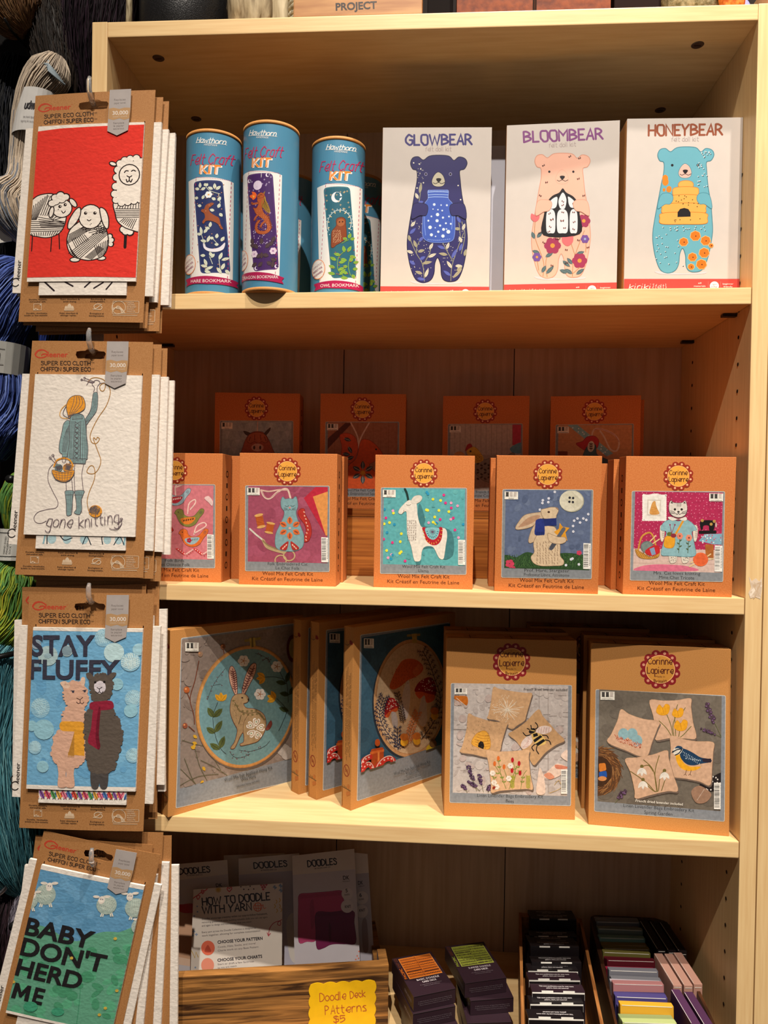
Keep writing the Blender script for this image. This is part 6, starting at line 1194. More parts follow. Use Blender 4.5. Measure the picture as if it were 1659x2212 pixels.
def art_fluffy():
    a = Art('K3', [(303, 405), (1178, 433), (1128, 1772), (240, 1748)], CWd, CHt, infull=False); r = random.Random(5)
    a.poly([(200, 428), (1250, 462), (1200, 1738), (180, 1712)], '#6ea5c8'); specks(a, 26, (250, 440, 1180, 1720), ('#7ab0d0', '#649cc2'), 20, 70, 13); nv = '#383846'
    a.poly([(280, 390), (1200, 420), (1250, 462), (200, 428)], '#e3d9ce'); a.poly([(180, 1712), (1200, 1738), (1200, 1800), (180, 1775)], '#e3d9ce')
    for x, y, q in ((360, 1070, 80), (870, 500, 70), (1110, 1000, 70), (1110, 1470, 60), (315, 1400, 55)): yarn_ball(a, x, y, q, q * 1.05, '#86b2c8', '#a8cbd6', int(x), 5)
    for x, y, q in ((290, 1220, 45), (390, 1250, 85), (1090, 1100, 55), (980, 880, 50), (380, 1560, 50)): a.ell(x, y, q, q, '#8fbccb')
    for x, y, q, c in ((425, 640, 82, '#a5bdc0'), (955, 620, 80, '#b4d0d4'), (580, 600, 48, '#a9bfc2'), (330, 545, 40, '#8c9fae'), (1150, 600, 50, '#9cc4d2'), (310, 720, 42, '#7fa0b4')): a.ell(x, y, q, q, c)
    yarn_ball(a, 1085, 700, 78, 78, '#8db8cc', '#c4dadc', 9, 6)
    a.text('STAY', (290, 636), (805, 642), 160, nv, .028); a.text('FLUFFY', (275, 825), (1000, 838), 150, nv, .028)
    a.ell(580, 600, 40, 40, '#7f95a0'); a.ell(425, 640, 30, 22, '#8fa9b2')
    def shaggy(pts, col, n, rr, seed):
        a.blob(pts, col); q = catmull(pts, True, 5); g = random.Random(seed); a.add([a.ellp(x + g.uniform(-6, 6), y + g.uniform(-6, 6), rr * g.uniform(.6, 1.1), rr * g.uniform(.6, 1.1), 0, 8) for x, y in q], col)
    pk, gy = '#d0a48c', '#5a5048'
    for x0 in (545, 610): a.blob([(x0 - 40, 1520), (x0 + 30, 1520), (x0 + 25, 1620), (x0 + 30, 1725), (x0 - 38, 1725), (x0 - 35, 1620)], pk)
    shaggy([(600, 1270), (680, 1260), (720, 1330), (722, 1430), (700, 1510), (620, 1560), (520, 1540), (465, 1460), (480, 1360), (510, 1280)], pk, 30, 22, 1)
    shaggy([(580, 1060), (700, 1050), (722, 1140), (715, 1230), (600, 1260), (550, 1180)], pk, 20, 16, 2); shaggy([(560, 900), (620, 860), (690, 870), (735, 930), (745, 1000), (720, 1050), (640, 1065), (570, 1020)], pk, 20, 14, 3)
    a.blob([(525, 862), (570, 850), (605, 885), (590, 908), (550, 900)], '#d8b7a0'); a.blob([(690, 860), (700, 820), (725, 825), (725, 870), (710, 892)], '#d8b7a0')
    a.dots([(630, 938), (724, 934)], 10, nv, 10); a.line([(612, 930), (640, 930)], 6, nv); a.line([(708, 928), (738, 924)], 6, nv)
    for l in ([(660, 990), (685, 1002), (708, 985)], [(686, 1002), (688, 1030)], [(658, 1022), (672, 1036), (688, 1030), (705, 1038), (716, 1024)]): a.line(l, 6, '#4a302c', True)
    a.rrect([(518, 1180), (722, 1185), (722, 1270), (520, 1262)], 40, '#dc9a34'); a.poly([(640, 1260), (722, 1265), (722, 1470), (640, 1462)], '#dc9a34'); a.poly([(640, 1270), (640, 1470), (588, 1462)], '#b07c34')
    for k in range(6): a.line([(592 + 9 * k, 1440), (590 + 9 * k, 1480)], 4, '#b07c34')
    for x0 in (810, 880): a.blob([(x0 - 35, 1580), (x0 + 30, 1580), (x0 + 25, 1730), (x0 - 30, 1730)], '#4b4644')
    shaggy([(800, 1080), (920, 1090), (990, 1200), (1015, 1320), (985, 1440), (950, 1580), (850, 1600), (770, 1570), (740, 1420), (735, 1250), (745, 1130)], gy, 40, 24, 4); shaggy([(770, 850), (850, 800), (930, 830), (940, 900), (915, 980), (850, 1020), (790, 990)], gy, 20, 16, 5)
    a.blob([(735, 788), (770, 785), (800, 830), (775, 850), (745, 825)], gy); a.blob([(895, 828), (940, 785), (975, 790), (955, 825), (915, 850)], gy)
    a.blob([(800, 880), (845, 850), (885, 875), (888, 925), (850, 955), (810, 935)], '#cfc6cc'); a.dots([(808, 862), (880, 860)], 10, '#1c1818', 10)
    for l in ([(822, 905), (842, 915), (862, 902)], [(842, 915), (842, 940)], [(812, 938), (826, 950), (842, 942), (860, 952), (870, 938)]): a.line(l, 6, '#241c20', True)
    a.blob([(770, 1030), (850, 1018), (938, 1018), (952, 1075), (880, 1092), (775, 1085)], '#8a2438'); a.blob([(795, 1085), (850, 1085), (838, 1200), (828, 1290), (848, 1380), (835, 1415), (790, 1390), (750, 1350), (775, 1240)], '#8a2438'); a.blob([(832, 1090), (850, 1088), (838, 1290), (850, 1390), (830, 1415), (812, 1300)], '#6a1a2a')
    return a
def art_herd():
    a = Art('K4', [(395, 418), (1255, 610), (1032, 1985), (128, 1792)], CWd, CHt, infull=False); bk = '#211e20'
    a.poly([(380, 455), (1260, 645), (1120, 1500), (150, 1300)], '#5f93b8'); specks(a, 18, (320, 480, 1240, 1060), ('#699cc0', '#578bb0'), 20, 60, 14)
    a.poly([(360, 395), (1270, 592), (1262, 645), (370, 452)], '#e3d9ce')
    a.blob([(200, 1000), (360, 960), (480, 985), (600, 1060), (720, 1100), (820, 1050), (940, 1015), (1060, 1020), (1260, 1050), (1150, 2050), (60, 1850), (120, 1300)], '#5f9c80', n=4); specks(a, 30, (200, 1150, 1180, 1850), ('#58a47e', '#478e6a'), 20, 60, 15)
    a.line([(600, 1060), (680, 1200), (760, 1500), (740, 1900)], 6, '#438a68', True)
    a.poly([(60, 1750), (1050, 1968), (1040, 2010), (60, 1800)], '#e3d9ce')
    def sheep(x, y, s_, fl=1, hd=(0, -40)):
        T = lambda p, q: (x + fl * p * s_, y + q * s_)
        for p in (-40, 35, 50, -25): a.line([T(p * .6, 40), T(p * 1.15, 118)], 11 * s_, '#ddd6c4', cap=True)
        yarn_ball(a, *T(0, 10), 88 * s_, 92 * s_, '#9fb0a8', '#b8c4b8', int(x), 5 * s_)
        h = T(*hd); a.ell(h[0], h[1], 28 * s_, 38 * s_, '#e0d6ca', 10 * fl)
        for sg in (-1, 1): a.ell(h[0] + sg * 46 * s_, h[1] - 32 * s_, 30 * s_, 13 * s_, '#e0d6ca', sg * -5)
        a.dots([(h[0] - 8 * s_, h[1] - 8 * s_), (h[0] + 10 * s_, h[1] - 6 * s_)], 5 * s_, '#5a4a6a', 6)
    sheep(440, 670, 1, 1, (30, -60)); sheep(955, 760, .95, 1, (-45, -35)); sheep(1190, 790, .95, 1, (-50, -95)); sheep(300, 720, .9, 1, (40, -40)); sheep(1235, 960, .8)
    a.text('BABY', (262, 1035), (845, 1166), 150, bk, .028); a.text("DON'T", (232, 1225), (950, 1386), 154, bk, .028); a.text('HERD', (200, 1418), (760, 1545), 150, bk, .028); a.poly([(172 + 150 * x + .218 * 146 * y, 1640 + .223 * 150 * x - 146 * y) for x, y in ((0, 0), (.04, 1), (.25, 1), (.5, .48), (.75, 1), (.96, 1), (1, 0), (.76, 0), (.74, .56), (.56, .16), (.44, .16), (.26, .56), (.24, 0))], bk); a.text('E', (352, 1681), (440, 1701), 146, bk, .028)
    a.dots([(1038, 1075), (682, 1254), (192, 1490), (1068, 1560), (978, 1727), (930, 1790), (560, 1900)], 15, '#c8a848', 8); a.ell(345, 1722, 62, 50, '#3f9472'); a.ell(580, 1765, 55, 40, '#3f9472')
    return a
def tab_art(kind):
    w_ = TX1 - TX0; h = CZ0 - TZ0; a = Art('K2', [(318, 1760), (1068, 1762), (1066, 1885), (320, 1868)], w_, h, infull=False)
    if kind == 'teal':
        a.poly([(380, 1755), (1070, 1755), (1060, 1840), (370, 1832)], '#86aab2')
        for x in (440, 560, 700, 900, 1000): a.ell(x, 1790, 34, 40, '#a4bfc4')
        for l in ([(400, 1760), (405, 1830)], [(500, 1760), (540, 1800), (600, 1780)], [(690, 1830), (720, 1765), (760, 1835)], [(860, 1830), (850, 1770), (880, 1760)], [(960, 1835), (1010, 1765), (1050, 1830)]): a.line(l, 8, '#22303a', True)
    elif kind == 'lines':
        for l in ([(360, 1762), (440, 1835)], [(520, 1762), (590, 1800)], [(690, 1810), (740, 1762)], [(770, 1820), (850, 1770)], [(880, 1830), (930, 1770)]): a.line(l, 13, '#2a2024', cap=True)
    else:
        r = random.Random(3); cs = ['#d4523c', '#e07a8c', '#5a9a5a', '#8a5aa0', '#4a78b0', '#e0a84c', '#c84c6a']
        for k in range(34): a.leaf(320 + 22 * k, 1842, 90, 17, -60 if k % 2 else -118, cs[(k * 5) % 7]); a.line([(320 + 22 * k, 1840), (320 + 22 * k + (40 if k % 2 else -40), 1765)], 5, '#241e24')
        a.poly([(300, 1842), (1075, 1848), (1075, 1890), (300, 1880)], '#e3d9ce')
    return a
C1 = [(-.0721, -.03, 1.9151), (.0721, -.031, 1.9185), (.0626, -.036, 1.6486), (-.0881, -.034, 1.6501)]
C2 = [(-.0733, -.03, 1.6288), (.0724, -.03, 1.6274), (.0657, -.035, 1.353), (-.0889, -.035, 1.3533)]
C3 = [(-.074, -.03, 1.3318), (.0773, -.03, 1.3338), (.0691, -.034, 1.056), (-.0812, -.034, 1.0535)]
C4 = [(-.0519, -.032, 1.0506), (.088, -.028, 1.0268), (.0338, -.03, .7678), (-.1125, -.034, .791)]
def shift(C, dx, dy, dz, rot=0):
    c = sum((Vector(p) for p in C), Vector()) / 4; o = []
    for p in C:
        x, y, z = p; X, Z = x - c.x, z - C[0][2]; o.append((c.x + dx + X * math.cos(R(rot)) - Z * math.sin(R(rot)), y + dy, C[0][2] + dz + X * math.sin(R(rot)) + Z * math.cos(R(rot))))
    return o
for nm, C, art, tb, offs, hx, hz in (('red cloth printed with sheep and a lop-eared rabbit', C1, art_sheep(), tab_art('lines'), [(.007, .006, -.004, -1.0), (.012, .0115, -.008, .6), (.010, .017, -.010, 1.2)], (-.0008, -.0085), 1.914),
   ('white cloth printed with a girl who has gone knitting', C2, art_knit(), tab_art('teal'), [(.008, .006, -.002, .4), (.013, .0115, -.006, .8), (.004, .017, -.004, -.5)], (.0022, -.0085), 1.626),
   ('blue cloth printed with two alpacas in scarves', C3, art_fluffy(), tab_art('leaf'), [(-.012, .006, .008, 2.0), (.002, .0115, .016, 1.8), (-.004, .017, .004, 3.0)], (.0052, -.0085), 1.332),
   ('green and blue cloth with the black words about herding', C4, art_herd(), None, [(-.014, .0065, -.004, 7.0), (-.004, .012, .004, 9.5), (.004, .0175, -.006, 12.0)], (.012, -.0085), 1.024)):
    packet('front packet of its hook: ' + nm, C, art, tb)
    for i, (dx, dy, dz, ro) in enumerate(offs):
        packet(('second', 'third', 'rearmost')[i] + ' packet on the hook, behind the ' + nm.split(' printed')[0].split(' with')[0] + ('' if 'printed' not in nm else ' with ' + nm.split('printed with ')[1].split(' who')[0].split(' and')[0].split(' in ')[0]), shift(C, dx, dy, dz, ro))
    hk = tag(empty('adhesive_hook', (hx[1], 0, hz)), 'clear plastic hook on the left upright holding the packets of ' + nm.split(' printed')[0].split(' with')[0], 'hook', 'clear adhesive hooks')
    p = MB(); p.box(-.0085, .0085, -.0022, -.0002, -.024, .018, 'clear', .0009); p.obj('adhesive_plate', hk)
    p = MB(); dx = hx[0] - hx[1]; p.tube([(0, -.002, .004), (dx * .3, -.012, -.006), (dx * .7, -.026, -.0105), (dx, -.038, -.009), (dx, -.0445, -.001), (dx, -.045, .009), (dx, -.043, .014)], [.0034, .0034, .0032, .003, .003, .0028, .002], 'clear', 10); p.obj('hook_arm', hk, True)
# ================================================================== placing the kits
# second shelf: upper row on a step, front row on the shelf
rs = tag(empty('display_riser', (.385, .2, Z3)), 'orange brown wooden step along the back of the second shelf', 'riser')
q = MB(); q.box(-.345, .325, -.043, -.031, 0, .0825, 'orange_wood', .001); q.obj('front_board', rs)
q = MB(); q.box(-.345, .325, -.043, .043, .083, .0935, 'orange_wood', .001); q.obj('top_board', rs)
for x in (-.345, .313):
    q = MB(); q.box(x, x + .012, -.0305, .043, 0, .0825, 'orange_wood', .001); q.obj('end_board', rs)
ZR = Z3 + .0937
kit('orange felt kit box with a shaggy red bull, far left of the upper row', (.0907, .1566, ZR, .0592, 0, SW, SH), art_bull(), ('Wool Mix Felt Craft Kit', 'Highland Cow'), .043)
kit('orange felt kit box with red squirrel and leaf picture in the upper row', (.2402, .161, ZR, .0108, 0, SW, SH), art_squirrel(), ('Wool Mix Felt Craft Kit', 'Folk Embroidered Squirrel'))
kit('orange felt kit box with yellow headed hen picture in the upper row', (.4119, .1777, ZR, -.0531, 0, SW, SH), art_hen(), ('French Hen', 'Petite Cocotte'))
kit('orange felt kit box with dachshund ornament and spotted ribbon, far right of upper row', (.5613, .1749, ZR, -.1355, 0, SW, SH), art_dog(), ('Wool Mix Felt Craft Kit', 'Sausage Dog'), .026)
def blank(name, label, cat, q, dep, kraft, group): return carton(name, label, cat, q, dep, kraft, group)
blank('craft_kit_box', 'orange carton just visible behind the dachshund kit box', 'craft kit', (.5735, .204, ZR, -.1355, 0, SW, .159), .026, 'kraft_orange', 'small felt craft kits')
kit('orange felt kit box with folk birds, partly covered by the hanging packets', (.0179, .0349, Z3, 0, 0, SW, SH), art_birds(), ('Folk Birds', 'Les Oiseaux Folk'))
blank('craft_kit_box', 'orange carton directly behind the folk birds kit box', 'craft kit', (.029, .081, Z3, 0, 0, SW, SH), .043, 'kraft_orange', 'small felt craft kits')
kit('orange felt kit box with grey embroidered cat, scissors and spools', (.1642, .0205, Z3, -.0045, -.0232, SW, SH), art_cat(), ('Folk Embroidered Cat', 'Le Chat Folk'))
blank('craft_kit_box', 'orange carton directly behind the embroidered cat kit box', 'craft kit', (.1668, .0682, Z3, -.0045, -.0232, SW, SH), .043, 'kraft_orange', 'small felt craft kits')
kit('orange felt kit box with white llama on turquoise', (.3299, .0245, Z3, -.0085, -.0121, SW, SH), art_llama(), ('Wool Mix Felt Craft Kit', 'Llama'))
kit('orange felt kit box with a hare gazing at a button moon', (.4751, .0127, Z3, -.0583, -.069, SW, SH), art_hare(), ('Prof. Hare, Stargazer', 'Professeur Lièvre, Astronome'))
blank('craft_kit_box', 'orange carton directly behind the star gazing hare kit box', 'craft kit', (.4715, .0625, Z3, -.04, -.06, SW, SH), .043, 'kraft_orange', 'small felt craft kits')
kit('orange felt kit box with knitting cat in a blue frock, far right of front row', (.6249, .0129, Z3, -.0555, -.0336, .1225, SH + .0009), art_frock(), ('Mrs. Cat loves knitting', 'Mme Chat Tricote'))
blank('craft_kit_box', 'orange carton right behind the knitting cat kit box', 'craft kit', (.6215, .0590, Z3, -.052, -.034, .1205, SH), .043, 'kraft_orange', 'small felt craft kits')
blank('craft_kit_box', 'orange carton deepest of three in the knitting cat column', 'craft kit', (.616, .1045, Z3, -.052, -.034, .1195, .158), .040, 'kraft_orange', 'small felt craft kits')
# top bay
zs = lambda x: Z2 - .0027 + .006 * x / W
bearbox('tall white doll kit box with a navy bear holding a jar of lights', (.3305, .0525, zs(.335), .029, 0, BW, .2175), art_glow())
bearbox('tall white doll kit box with pink bear holding an arched window', (.4836, .0533, zs(.55), -.0569, 0, BW, .2162), art_bloom())
bearbox('tall white doll kit box with blue bear holding a beehive', (.6246, .0352, zs(.69), .012, 0, BW, .2115), art_honey())
def bear_blank(label, q, c='#d3cbce'):
    t = tag(empty('doll_kit_box', q[:3], q[3]), label, 'craft kit', 'felt bear doll kits'); m = MB(); m.box(0, q[5], 0, .045, 0, q[6], 'gloss', .0006, lin(c)); m.box(-.0003, .0001, .0015, .0435, .001, q[6] - .001, 'kraft'); m.obj('carton', t); return t
bear_blank('pale doll kit box showing in the gap right of the navy bear box', (.3705, .1010, zs(.43), .01, 0, BW, .2155), '#c4c4d0')
bear_blank('doll kit box hidden closely behind the pink bear box', (.4822 + .003, .1555, zs(.55), -.0569, 0, .1345, .2155)); bear_blank('doll kit box hidden closely behind the blue bear box', (.6235, .0825, zs(.69), .012, 0, BW, .2105))
craft_tube('blue tube of the hare bookmark kit, navy bookmark picture', .1210, .040, zs(.11), tube_art('hare', .188), .1985, R(2), R(.6))
craft_tube('blue tube of the dragon bookmark kit, overhanging the shelf edge', .1972, .0240, zs(.2), tube_art('dragon', .188), .1985, R(2), R(1.0))
craft_tube('blue tube of the owl bookmark kit beside the navy bear box', .2740, .066, zs(.27), tube_art('owl', .188), .1985, 0, R(.6))
craft_tube('blue tube half hidden behind and right of the dragon tube', .194, .165, zs(.2), tube_art('dragon', .188), .1985, R(3))
craft_tube('blue tube half hidden behind and right of the owl tube', .2885, .168, zs(.28), tube_art('owl', .188), .1985, R(3))
craft_tube('blue tube seen as a sliver between the hare and dragon tubes', .1035, .170, zs(.1), None, .1985)
# third shelf
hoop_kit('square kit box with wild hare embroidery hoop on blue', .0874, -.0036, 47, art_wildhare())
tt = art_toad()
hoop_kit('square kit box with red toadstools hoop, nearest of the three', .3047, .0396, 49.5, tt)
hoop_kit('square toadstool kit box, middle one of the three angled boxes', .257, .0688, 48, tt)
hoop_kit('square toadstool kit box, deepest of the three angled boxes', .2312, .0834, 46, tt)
lav_kit('brown kit box with four bee and flower lavender bags', (.4205, .0373, Z4, .0288, .0402, LW, LH), art_bees(), 'Bees')
lav_kit('brown kit box with four spring garden lavender bags, far right', (.5942, .0305, Z4, -.1018, .0397, LW, LH), art_spring(), 'Spring Garden')
lav_kit('brown kit box right behind the bee lavender box', (.4192, .0855, Z4, .0288, .0402, .159, .2195), art_bees(), 'Bees', arts=False)
lav_kit('brown kit box right behind the spring garden lavender box', (.5950, .0790, Z4, -.09, .0402, .159, .2195), art_spring(), 'Spring Garden', .042, arts=False)
lav_kit('brown kit box in the dark between the two lavender columns', (.5350, .140, Z4, .0, .02, .159, .2195), art_spring(), 'Spring Garden', .045)

# ================================================================== bottom bay: leaflets in a plank crate
cr = tag(empty('display_crate', (.0331, -.0002, Z5), R(10.6)), 'dark stained plank crate holding pattern leaflets', 'crate')
CWd2 = .327
q = MB(); q.box(0, CWd2, 0, .0125, 0, .0845, 'crate', .0014); q.obj('front_board', cr)
q = MB(); q.box(0, CWd2, .155, .1645, 0, .05, 'crate', .001); q.obj('back_board', cr)
for x in (0, CWd2 - .0115):
    q = MB(); q.box(x, x + .0115, .0130, .037, 0, .0838, 'crate', .001); q.box(x, x + .0115, .037, .1545, 0, .05, 'crate', .001); q.obj('side_board', cr)
q = MB(); q.box(.0125, CWd2 - .0125, .0135, .1542, .001, .006, 'crate'); q.obj('base_board', cr)
def leaflet(name, label, C, crop, quad, draw, group='folded knitting leaflets', wd=.085, th=.0016):
    TL, TR, BR, BL = [Vector(c) for c in C]; BR = TR + (BL - TL) * ((BR - TR).length / (BL - TL).length); BL = BL; h = (TL - BL).length; root = (BL + BR) / 2
    t = tag(empty(name, root), label, 'leaflet', group); nrm = (TR - TL).cross(BL - TL).normalized()
    if nrm.y > 0: nrm = -nrm
    a = Art(crop, quad, 1.0, 1.0, infull=False)
    def mf(x, z, d): return TL.lerp(TR, x) * z + BL.lerp(BR, x) * (1 - z) + nrm * d - root
    p = MB(); c = lin('#d6cbc0'); kz = -max(0, (min(BL.z, BR.z) - Z5 - .0075) / h); V = [mf(x, z, d) for d in (0, -th) for x, z in ((0, 1), (1, 1), (1, kz), (0, kz))]
    p.faces(V, [[0, 1, 2, 3], [4, 5, 6, 7], [0, 1, 5, 4], [1, 2, 6, 5], [2, 3, 7, 6], [3, 0, 4, 7]], 'gloss', c)
    a.fill('#d9cfc4'); draw(a)
    p.art(a, mf, 'gloss', .0001, .000003); p.obj('printed_cover', t); return t
TXT = '#25222c'
def doodles_head(a, p0, p1, h, sub): a.text('DOODLES', p0, p1, h, TXT, st=7.5); a.text('BY PACIFIC KNIT CO.', sub[0], sub[1], 8, TXT, .02)
def d_left(a):
    a.poly([(60, 335), (505, 282), (530, 990), (60, 1000)], '#c2bcc0'); a.blob([(130, 500), (200, 490), (280, 500), (290, 700), (300, 900), (200, 880), (95, 860), (110, 700), (140, 600)], '#c49a7c'); a.blob([(132, 505), (180, 492), (290, 488), (290, 540), (230, 550), (180, 540)], '#b3242c'); a.poly([(90, 825), (260, 860), (260, 905), (90, 880)], '#d8b8a0')
    doodles_head(a, (181, 282), (385, 265), 40, ((230, 294), (338, 288))); a.text('DK', (424, 372), (466, 368), 24, TXT, .02)
def d_mid(a):
    a.poly([(570, 285), (1000, 250), (1010, 920), (580, 930)], '#b9b6c4'); a.blob([(900, 600), (960, 560), (980, 850), (920, 840)], '#d2cbc4'); doodles_head(a, (684, 240), (905, 224), 40, ((730, 256), (838, 250)))
def shape_shorts(a, pts, c1, c2):
    a.blob(pts, c1, c2, 3, 4)
def d_pink(a):
    a.poly([(940, 282), (1375, 240), (1410, 890), (955, 920)], '#c6c0c6'); doodles_head(a, (1046, 226), (1240, 208), 40, ((1092, 242), (1200, 230)))
    a.text('DK', (1286, 312), (1330, 309), 26, TXT, .02); a.text('WEIGHT', (1282, 328), (1334, 325), 9, TXT)
    shape_shorts(a, [(990, 412), (1060, 402), (1180, 392), (1275, 385), (1285, 430), (1300, 480), (1280, 530), (1200, 560), (1120, 600), (1100, 720), (1040, 730), (988, 735), (982, 600), (984, 480)], '#b4406c', '#8a2c50')
    a.hatch((992, 415), (996, 440), (1270, 390), (1276, 415), 34, 3, '#8a2c50'); a.hatch((990, 712), (990, 732), (1095, 705), (1095, 722), 14, 3, '#8a2c50'); a.blob([(1060, 480), (1085, 450), (1090, 600), (1070, 640)], '#a03860')
    shape_shorts(a, [(1102, 535), (1200, 530), (1355, 520), (1365, 600), (1378, 735), (1310, 745), (1240, 745), (1195, 752), (1150, 775), (1108, 775), (1100, 660)], '#6e1a48', '#4e1034')
    a.hatch((1106, 538), (1108, 560), (1352, 524), (1354, 545), 30, 3, '#561238'); a.blob([(1190, 600), (1205, 640), (1200, 745), (1188, 700)], '#5c143c')
    for y, r_ in ((405, 40), (490, 44)): a.ell(1315, y, r_, r_, '#d2cbcc')
    a.text('5', (1304, 396), (1318, 395), 24, TXT, .02); a.text('SIZES', (1296, 418), (1332, 414), 10, TXT, .01); a.text('KNIT', (1300, 502), (1342, 498), 18, TXT, .02)
    a.dots([(1372, 868), (1388, 826), (1401, 795), (1378, 850), (1398, 842)], 6, '#d8806c')
def d_right(a):
    a.poly([(1240, 280), (1475, 262), (1510, 890), (1280, 910)], '#aeaab4'); a.text('DK', (1392, 342), (1426, 339), 24, TXT, .02); a.text('WEIGHT', (1396, 358), (1434, 354), 9, TXT)
    for y in (430, 520): a.ell(1418, y, 42, 44, '#c9c2c2')
    a.text('6', (1402, 424), (1418, 422), 24, TXT, .02); a.text('SIZES', (1398, 446), (1432, 442), 10, TXT, .01); a.text('KNIT', (1402, 524), (1442, 520), 18, TXT, .02); a.blob([(1420, 600), (1450, 580), (1465, 780), (1430, 790)], '#8a7c80')
def d_plain(a): pass
def d_how(a):
    rd, yl, bl, nv = '#c23a44', '#c9a23a', '#7b93b4', TXT
    a.text('HOW TO DOODLE', (336, 486), (792, 447), 48, nv, st=8.5); a.text('WITH YARN', (336, 542), (666, 516), 48, nv, st=8.5)
    for x, y, r_ in ((710, 496, 28),):
        o = a.ellp(x, y, r_, r_); a.line(o + [o[0]], 5, '#d8663c')
        for k in range(5): a.line([(x - 22, y - 16 + 8 * k), (x + 22, y - 18 + 9 * k)] if k % 2 else [(x - 16 + 8 * k, y - 22), (x - 10 + 7 * k, y + 22)], 4, '#d8663c')
        a.line([(735, 500), (745, 480), (752, 505), (766, 500)], 4, '#d8663c', True)
    a.line([(272, 440), (300, 420), (318, 425), (305, 445), (298, 425), (325, 400), (345, 395), (335, 408), (328, 385), (352, 388), (368, 372)], 6, rd, True)
    for k in range(6): t = R(30 * k); a.line([(440 - 18 * math.cos(t), 382 - 18 * math.sin(t)), (440 + 18 * math.cos(t), 382 + 18 * math.sin(t))], 5, yl)
    a.line([(514, 395), (500, 380), (503, 366), (514, 374), (524, 362), (530, 376), (514, 395)], 6, rd, True)
    a.dots([(592, 362), (612, 378), (628, 352), (644, 380), (655, 358), (680, 376)], 5, nv, 6)
    a.add([[(x, y - 9), (x + 9, y), (x, y + 9), (x - 9, y)] for x, y in ((730, 350), (748, 352), (766, 348), (738, 364), (756, 364), (745, 378))], '#b0304c')
    for x, y in ((825, 365), (865, 355), (868, 385)): a.lines([[(x - 14, y), (x + 14, y)], [(x, y - 14), (x, y + 14)], [(x - 9, y - 9), (x + 9, y + 9)]], 7, bl)
    for x, y in ((835, 460), (858, 450), (825, 490), (860, 490), (840, 520), (870, 515)): a.line([(x, y - 12), (x + 7, y), (x, y + 12)], 5, yl, True)
    for k, (t, b_) in enumerate((('Doodles encourage creativity within our easy-to-follow framework,', .012), ('removing guesswork while building valuable skills you can use again', 0), ('and again to design and knit exactly what you want!', 0))): a.text(t, (332, 582 + 23 * k), (778 - (110 if k == 2 else 0), 545 + 23 * k + (8 if k == 2 else 0)), 12, '#4a4146', b_)
    for k, t in enumerate(('Every yarn across the Doodle Collection is designed to', 'work together, allowing for complete customization')): a.text(t, (332, 672 + 23 * k), (700 + 30 * k, 640 + 20 * k), 12, '#4a4146')
    for y, t in ((735, 'CHOOSE YOUR PATTERN'), (858, 'CHOOSE YOUR CHARTS')): a.text(t, (438, y + 8), (748, y - 20), 20, nv, .03)
    for k, t in enumerate(('Cowls, Hats, Socks, and more!', 'Charts work on any Base Pattern')): a.text(t, (440, 772 + 24 * k), (700 + 20 * k, 745 + 24 * k), 12, '#6a6064')
    for k, t in enumerate(('Start or draft a few favorites', 'to mix and match')): a.text(t, (440, 890 + 24 * k), (690 - 120 * k, 868 + 24 * k + 8 * k), 12, '#6a6064')
    a.ell(373, 772, 46, 50, '#d86a50'); a.ell(371, 890, 44, 50, '#dc8a72'); a.blob([(372, 752), (388, 775), (392, 800), (352, 800), (356, 775)], '#b04a38')
    a.line([(788, 690), (795, 640), (820, 605), (855, 590), (872, 596), (868, 618), (850, 612), (856, 594), (878, 580)], 5, '#b0404c', True); a.line([(778, 668), (788, 690), (802, 672)], 5, '#b0404c')
    for x, y in ((278, 660), (295, 680), (268, 688)): a.lines([[(x - 10, y), (x + 10, y)], [(x, y - 10), (x, y + 10)]], 5, bl)
    a.dots([(300, 492), (280, 556), (288, 905), (260, 936), (288, 946), (302, 528)], 6, bl, 6); a.line([(262, 790), (285, 840), (292, 800), (308, 835)], 4, yl)
leaflet('knitting_leaflet', 'leaflet with pink shorts picture, rightmost full cover in the crate', [(0.2069, 0.175, 0.9354), (0.2946, 0.19, 0.9429), (0.3125, 0.135, 0.8094), (0.2228, 0.12, 0.8084)], 'DH', [(943, 153), (1362, 105), (1410, 885), (960, 910)], d_pink)
leaflet('knitting_leaflet', 'grey leaflet peeking out right of the pink shorts leaflet', [(0.2699, 0.195, 0.9361), (0.3133, 0.2, 0.9315), (0.3315, 0.148, 0.8035), (0.2871, 0.143, 0.7999)], 'DH', [(1250, 120), (1452, 140), (1508, 880), (1290, 900)], d_right)
leaflet('knitting_leaflet', 'leaflet with red lined cuff picture, far left in the crate', [(0.0274, 0.145, 0.9274), (0.1148, 0.165, 0.9299), (0.135, 0.115, 0.8043), (0.0525, 0.095, 0.8019)], 'DH', [(65, 217), (503, 180), (525, 920), (90, 970)], d_left)
leaflet('knitting_leaflet', 'leaflet headed by half a title in the middle of the crate', [(0.1279, 0.178, 0.926), (0.2138, 0.193, 0.9311), (0.2287, 0.145, 0.7953), (0.1446, 0.13, 0.7934)], 'DH', [(580, 172), (990, 135), (1010, 900), (590, 930)], d_mid)
leaflet('knitting_leaflet', 'plain topped leaflet tucked behind the middle leaflet', [(0.1005, 0.198, 0.9201), (0.1884, 0.211, 0.9215), (0.2019, 0.165, 0.7813), (0.1177, 0.152, 0.7781)], 'DH', [(480, 150), (890, 135), (900, 900), (490, 930)], d_plain)
leaflet('instruction_leaflet', 'cream instruction sheet on doodling with yarn, foremost in the crate', [(0.0799, 0.122, 0.9077), (0.1992, 0.145, 0.9109), (0.2087, 0.117, 0.8078), (0.0863, 0.094, 0.8075)], 'DH', [(275, 380), (877, 337), (888, 918), (255, 955)], d_how, None, .11)
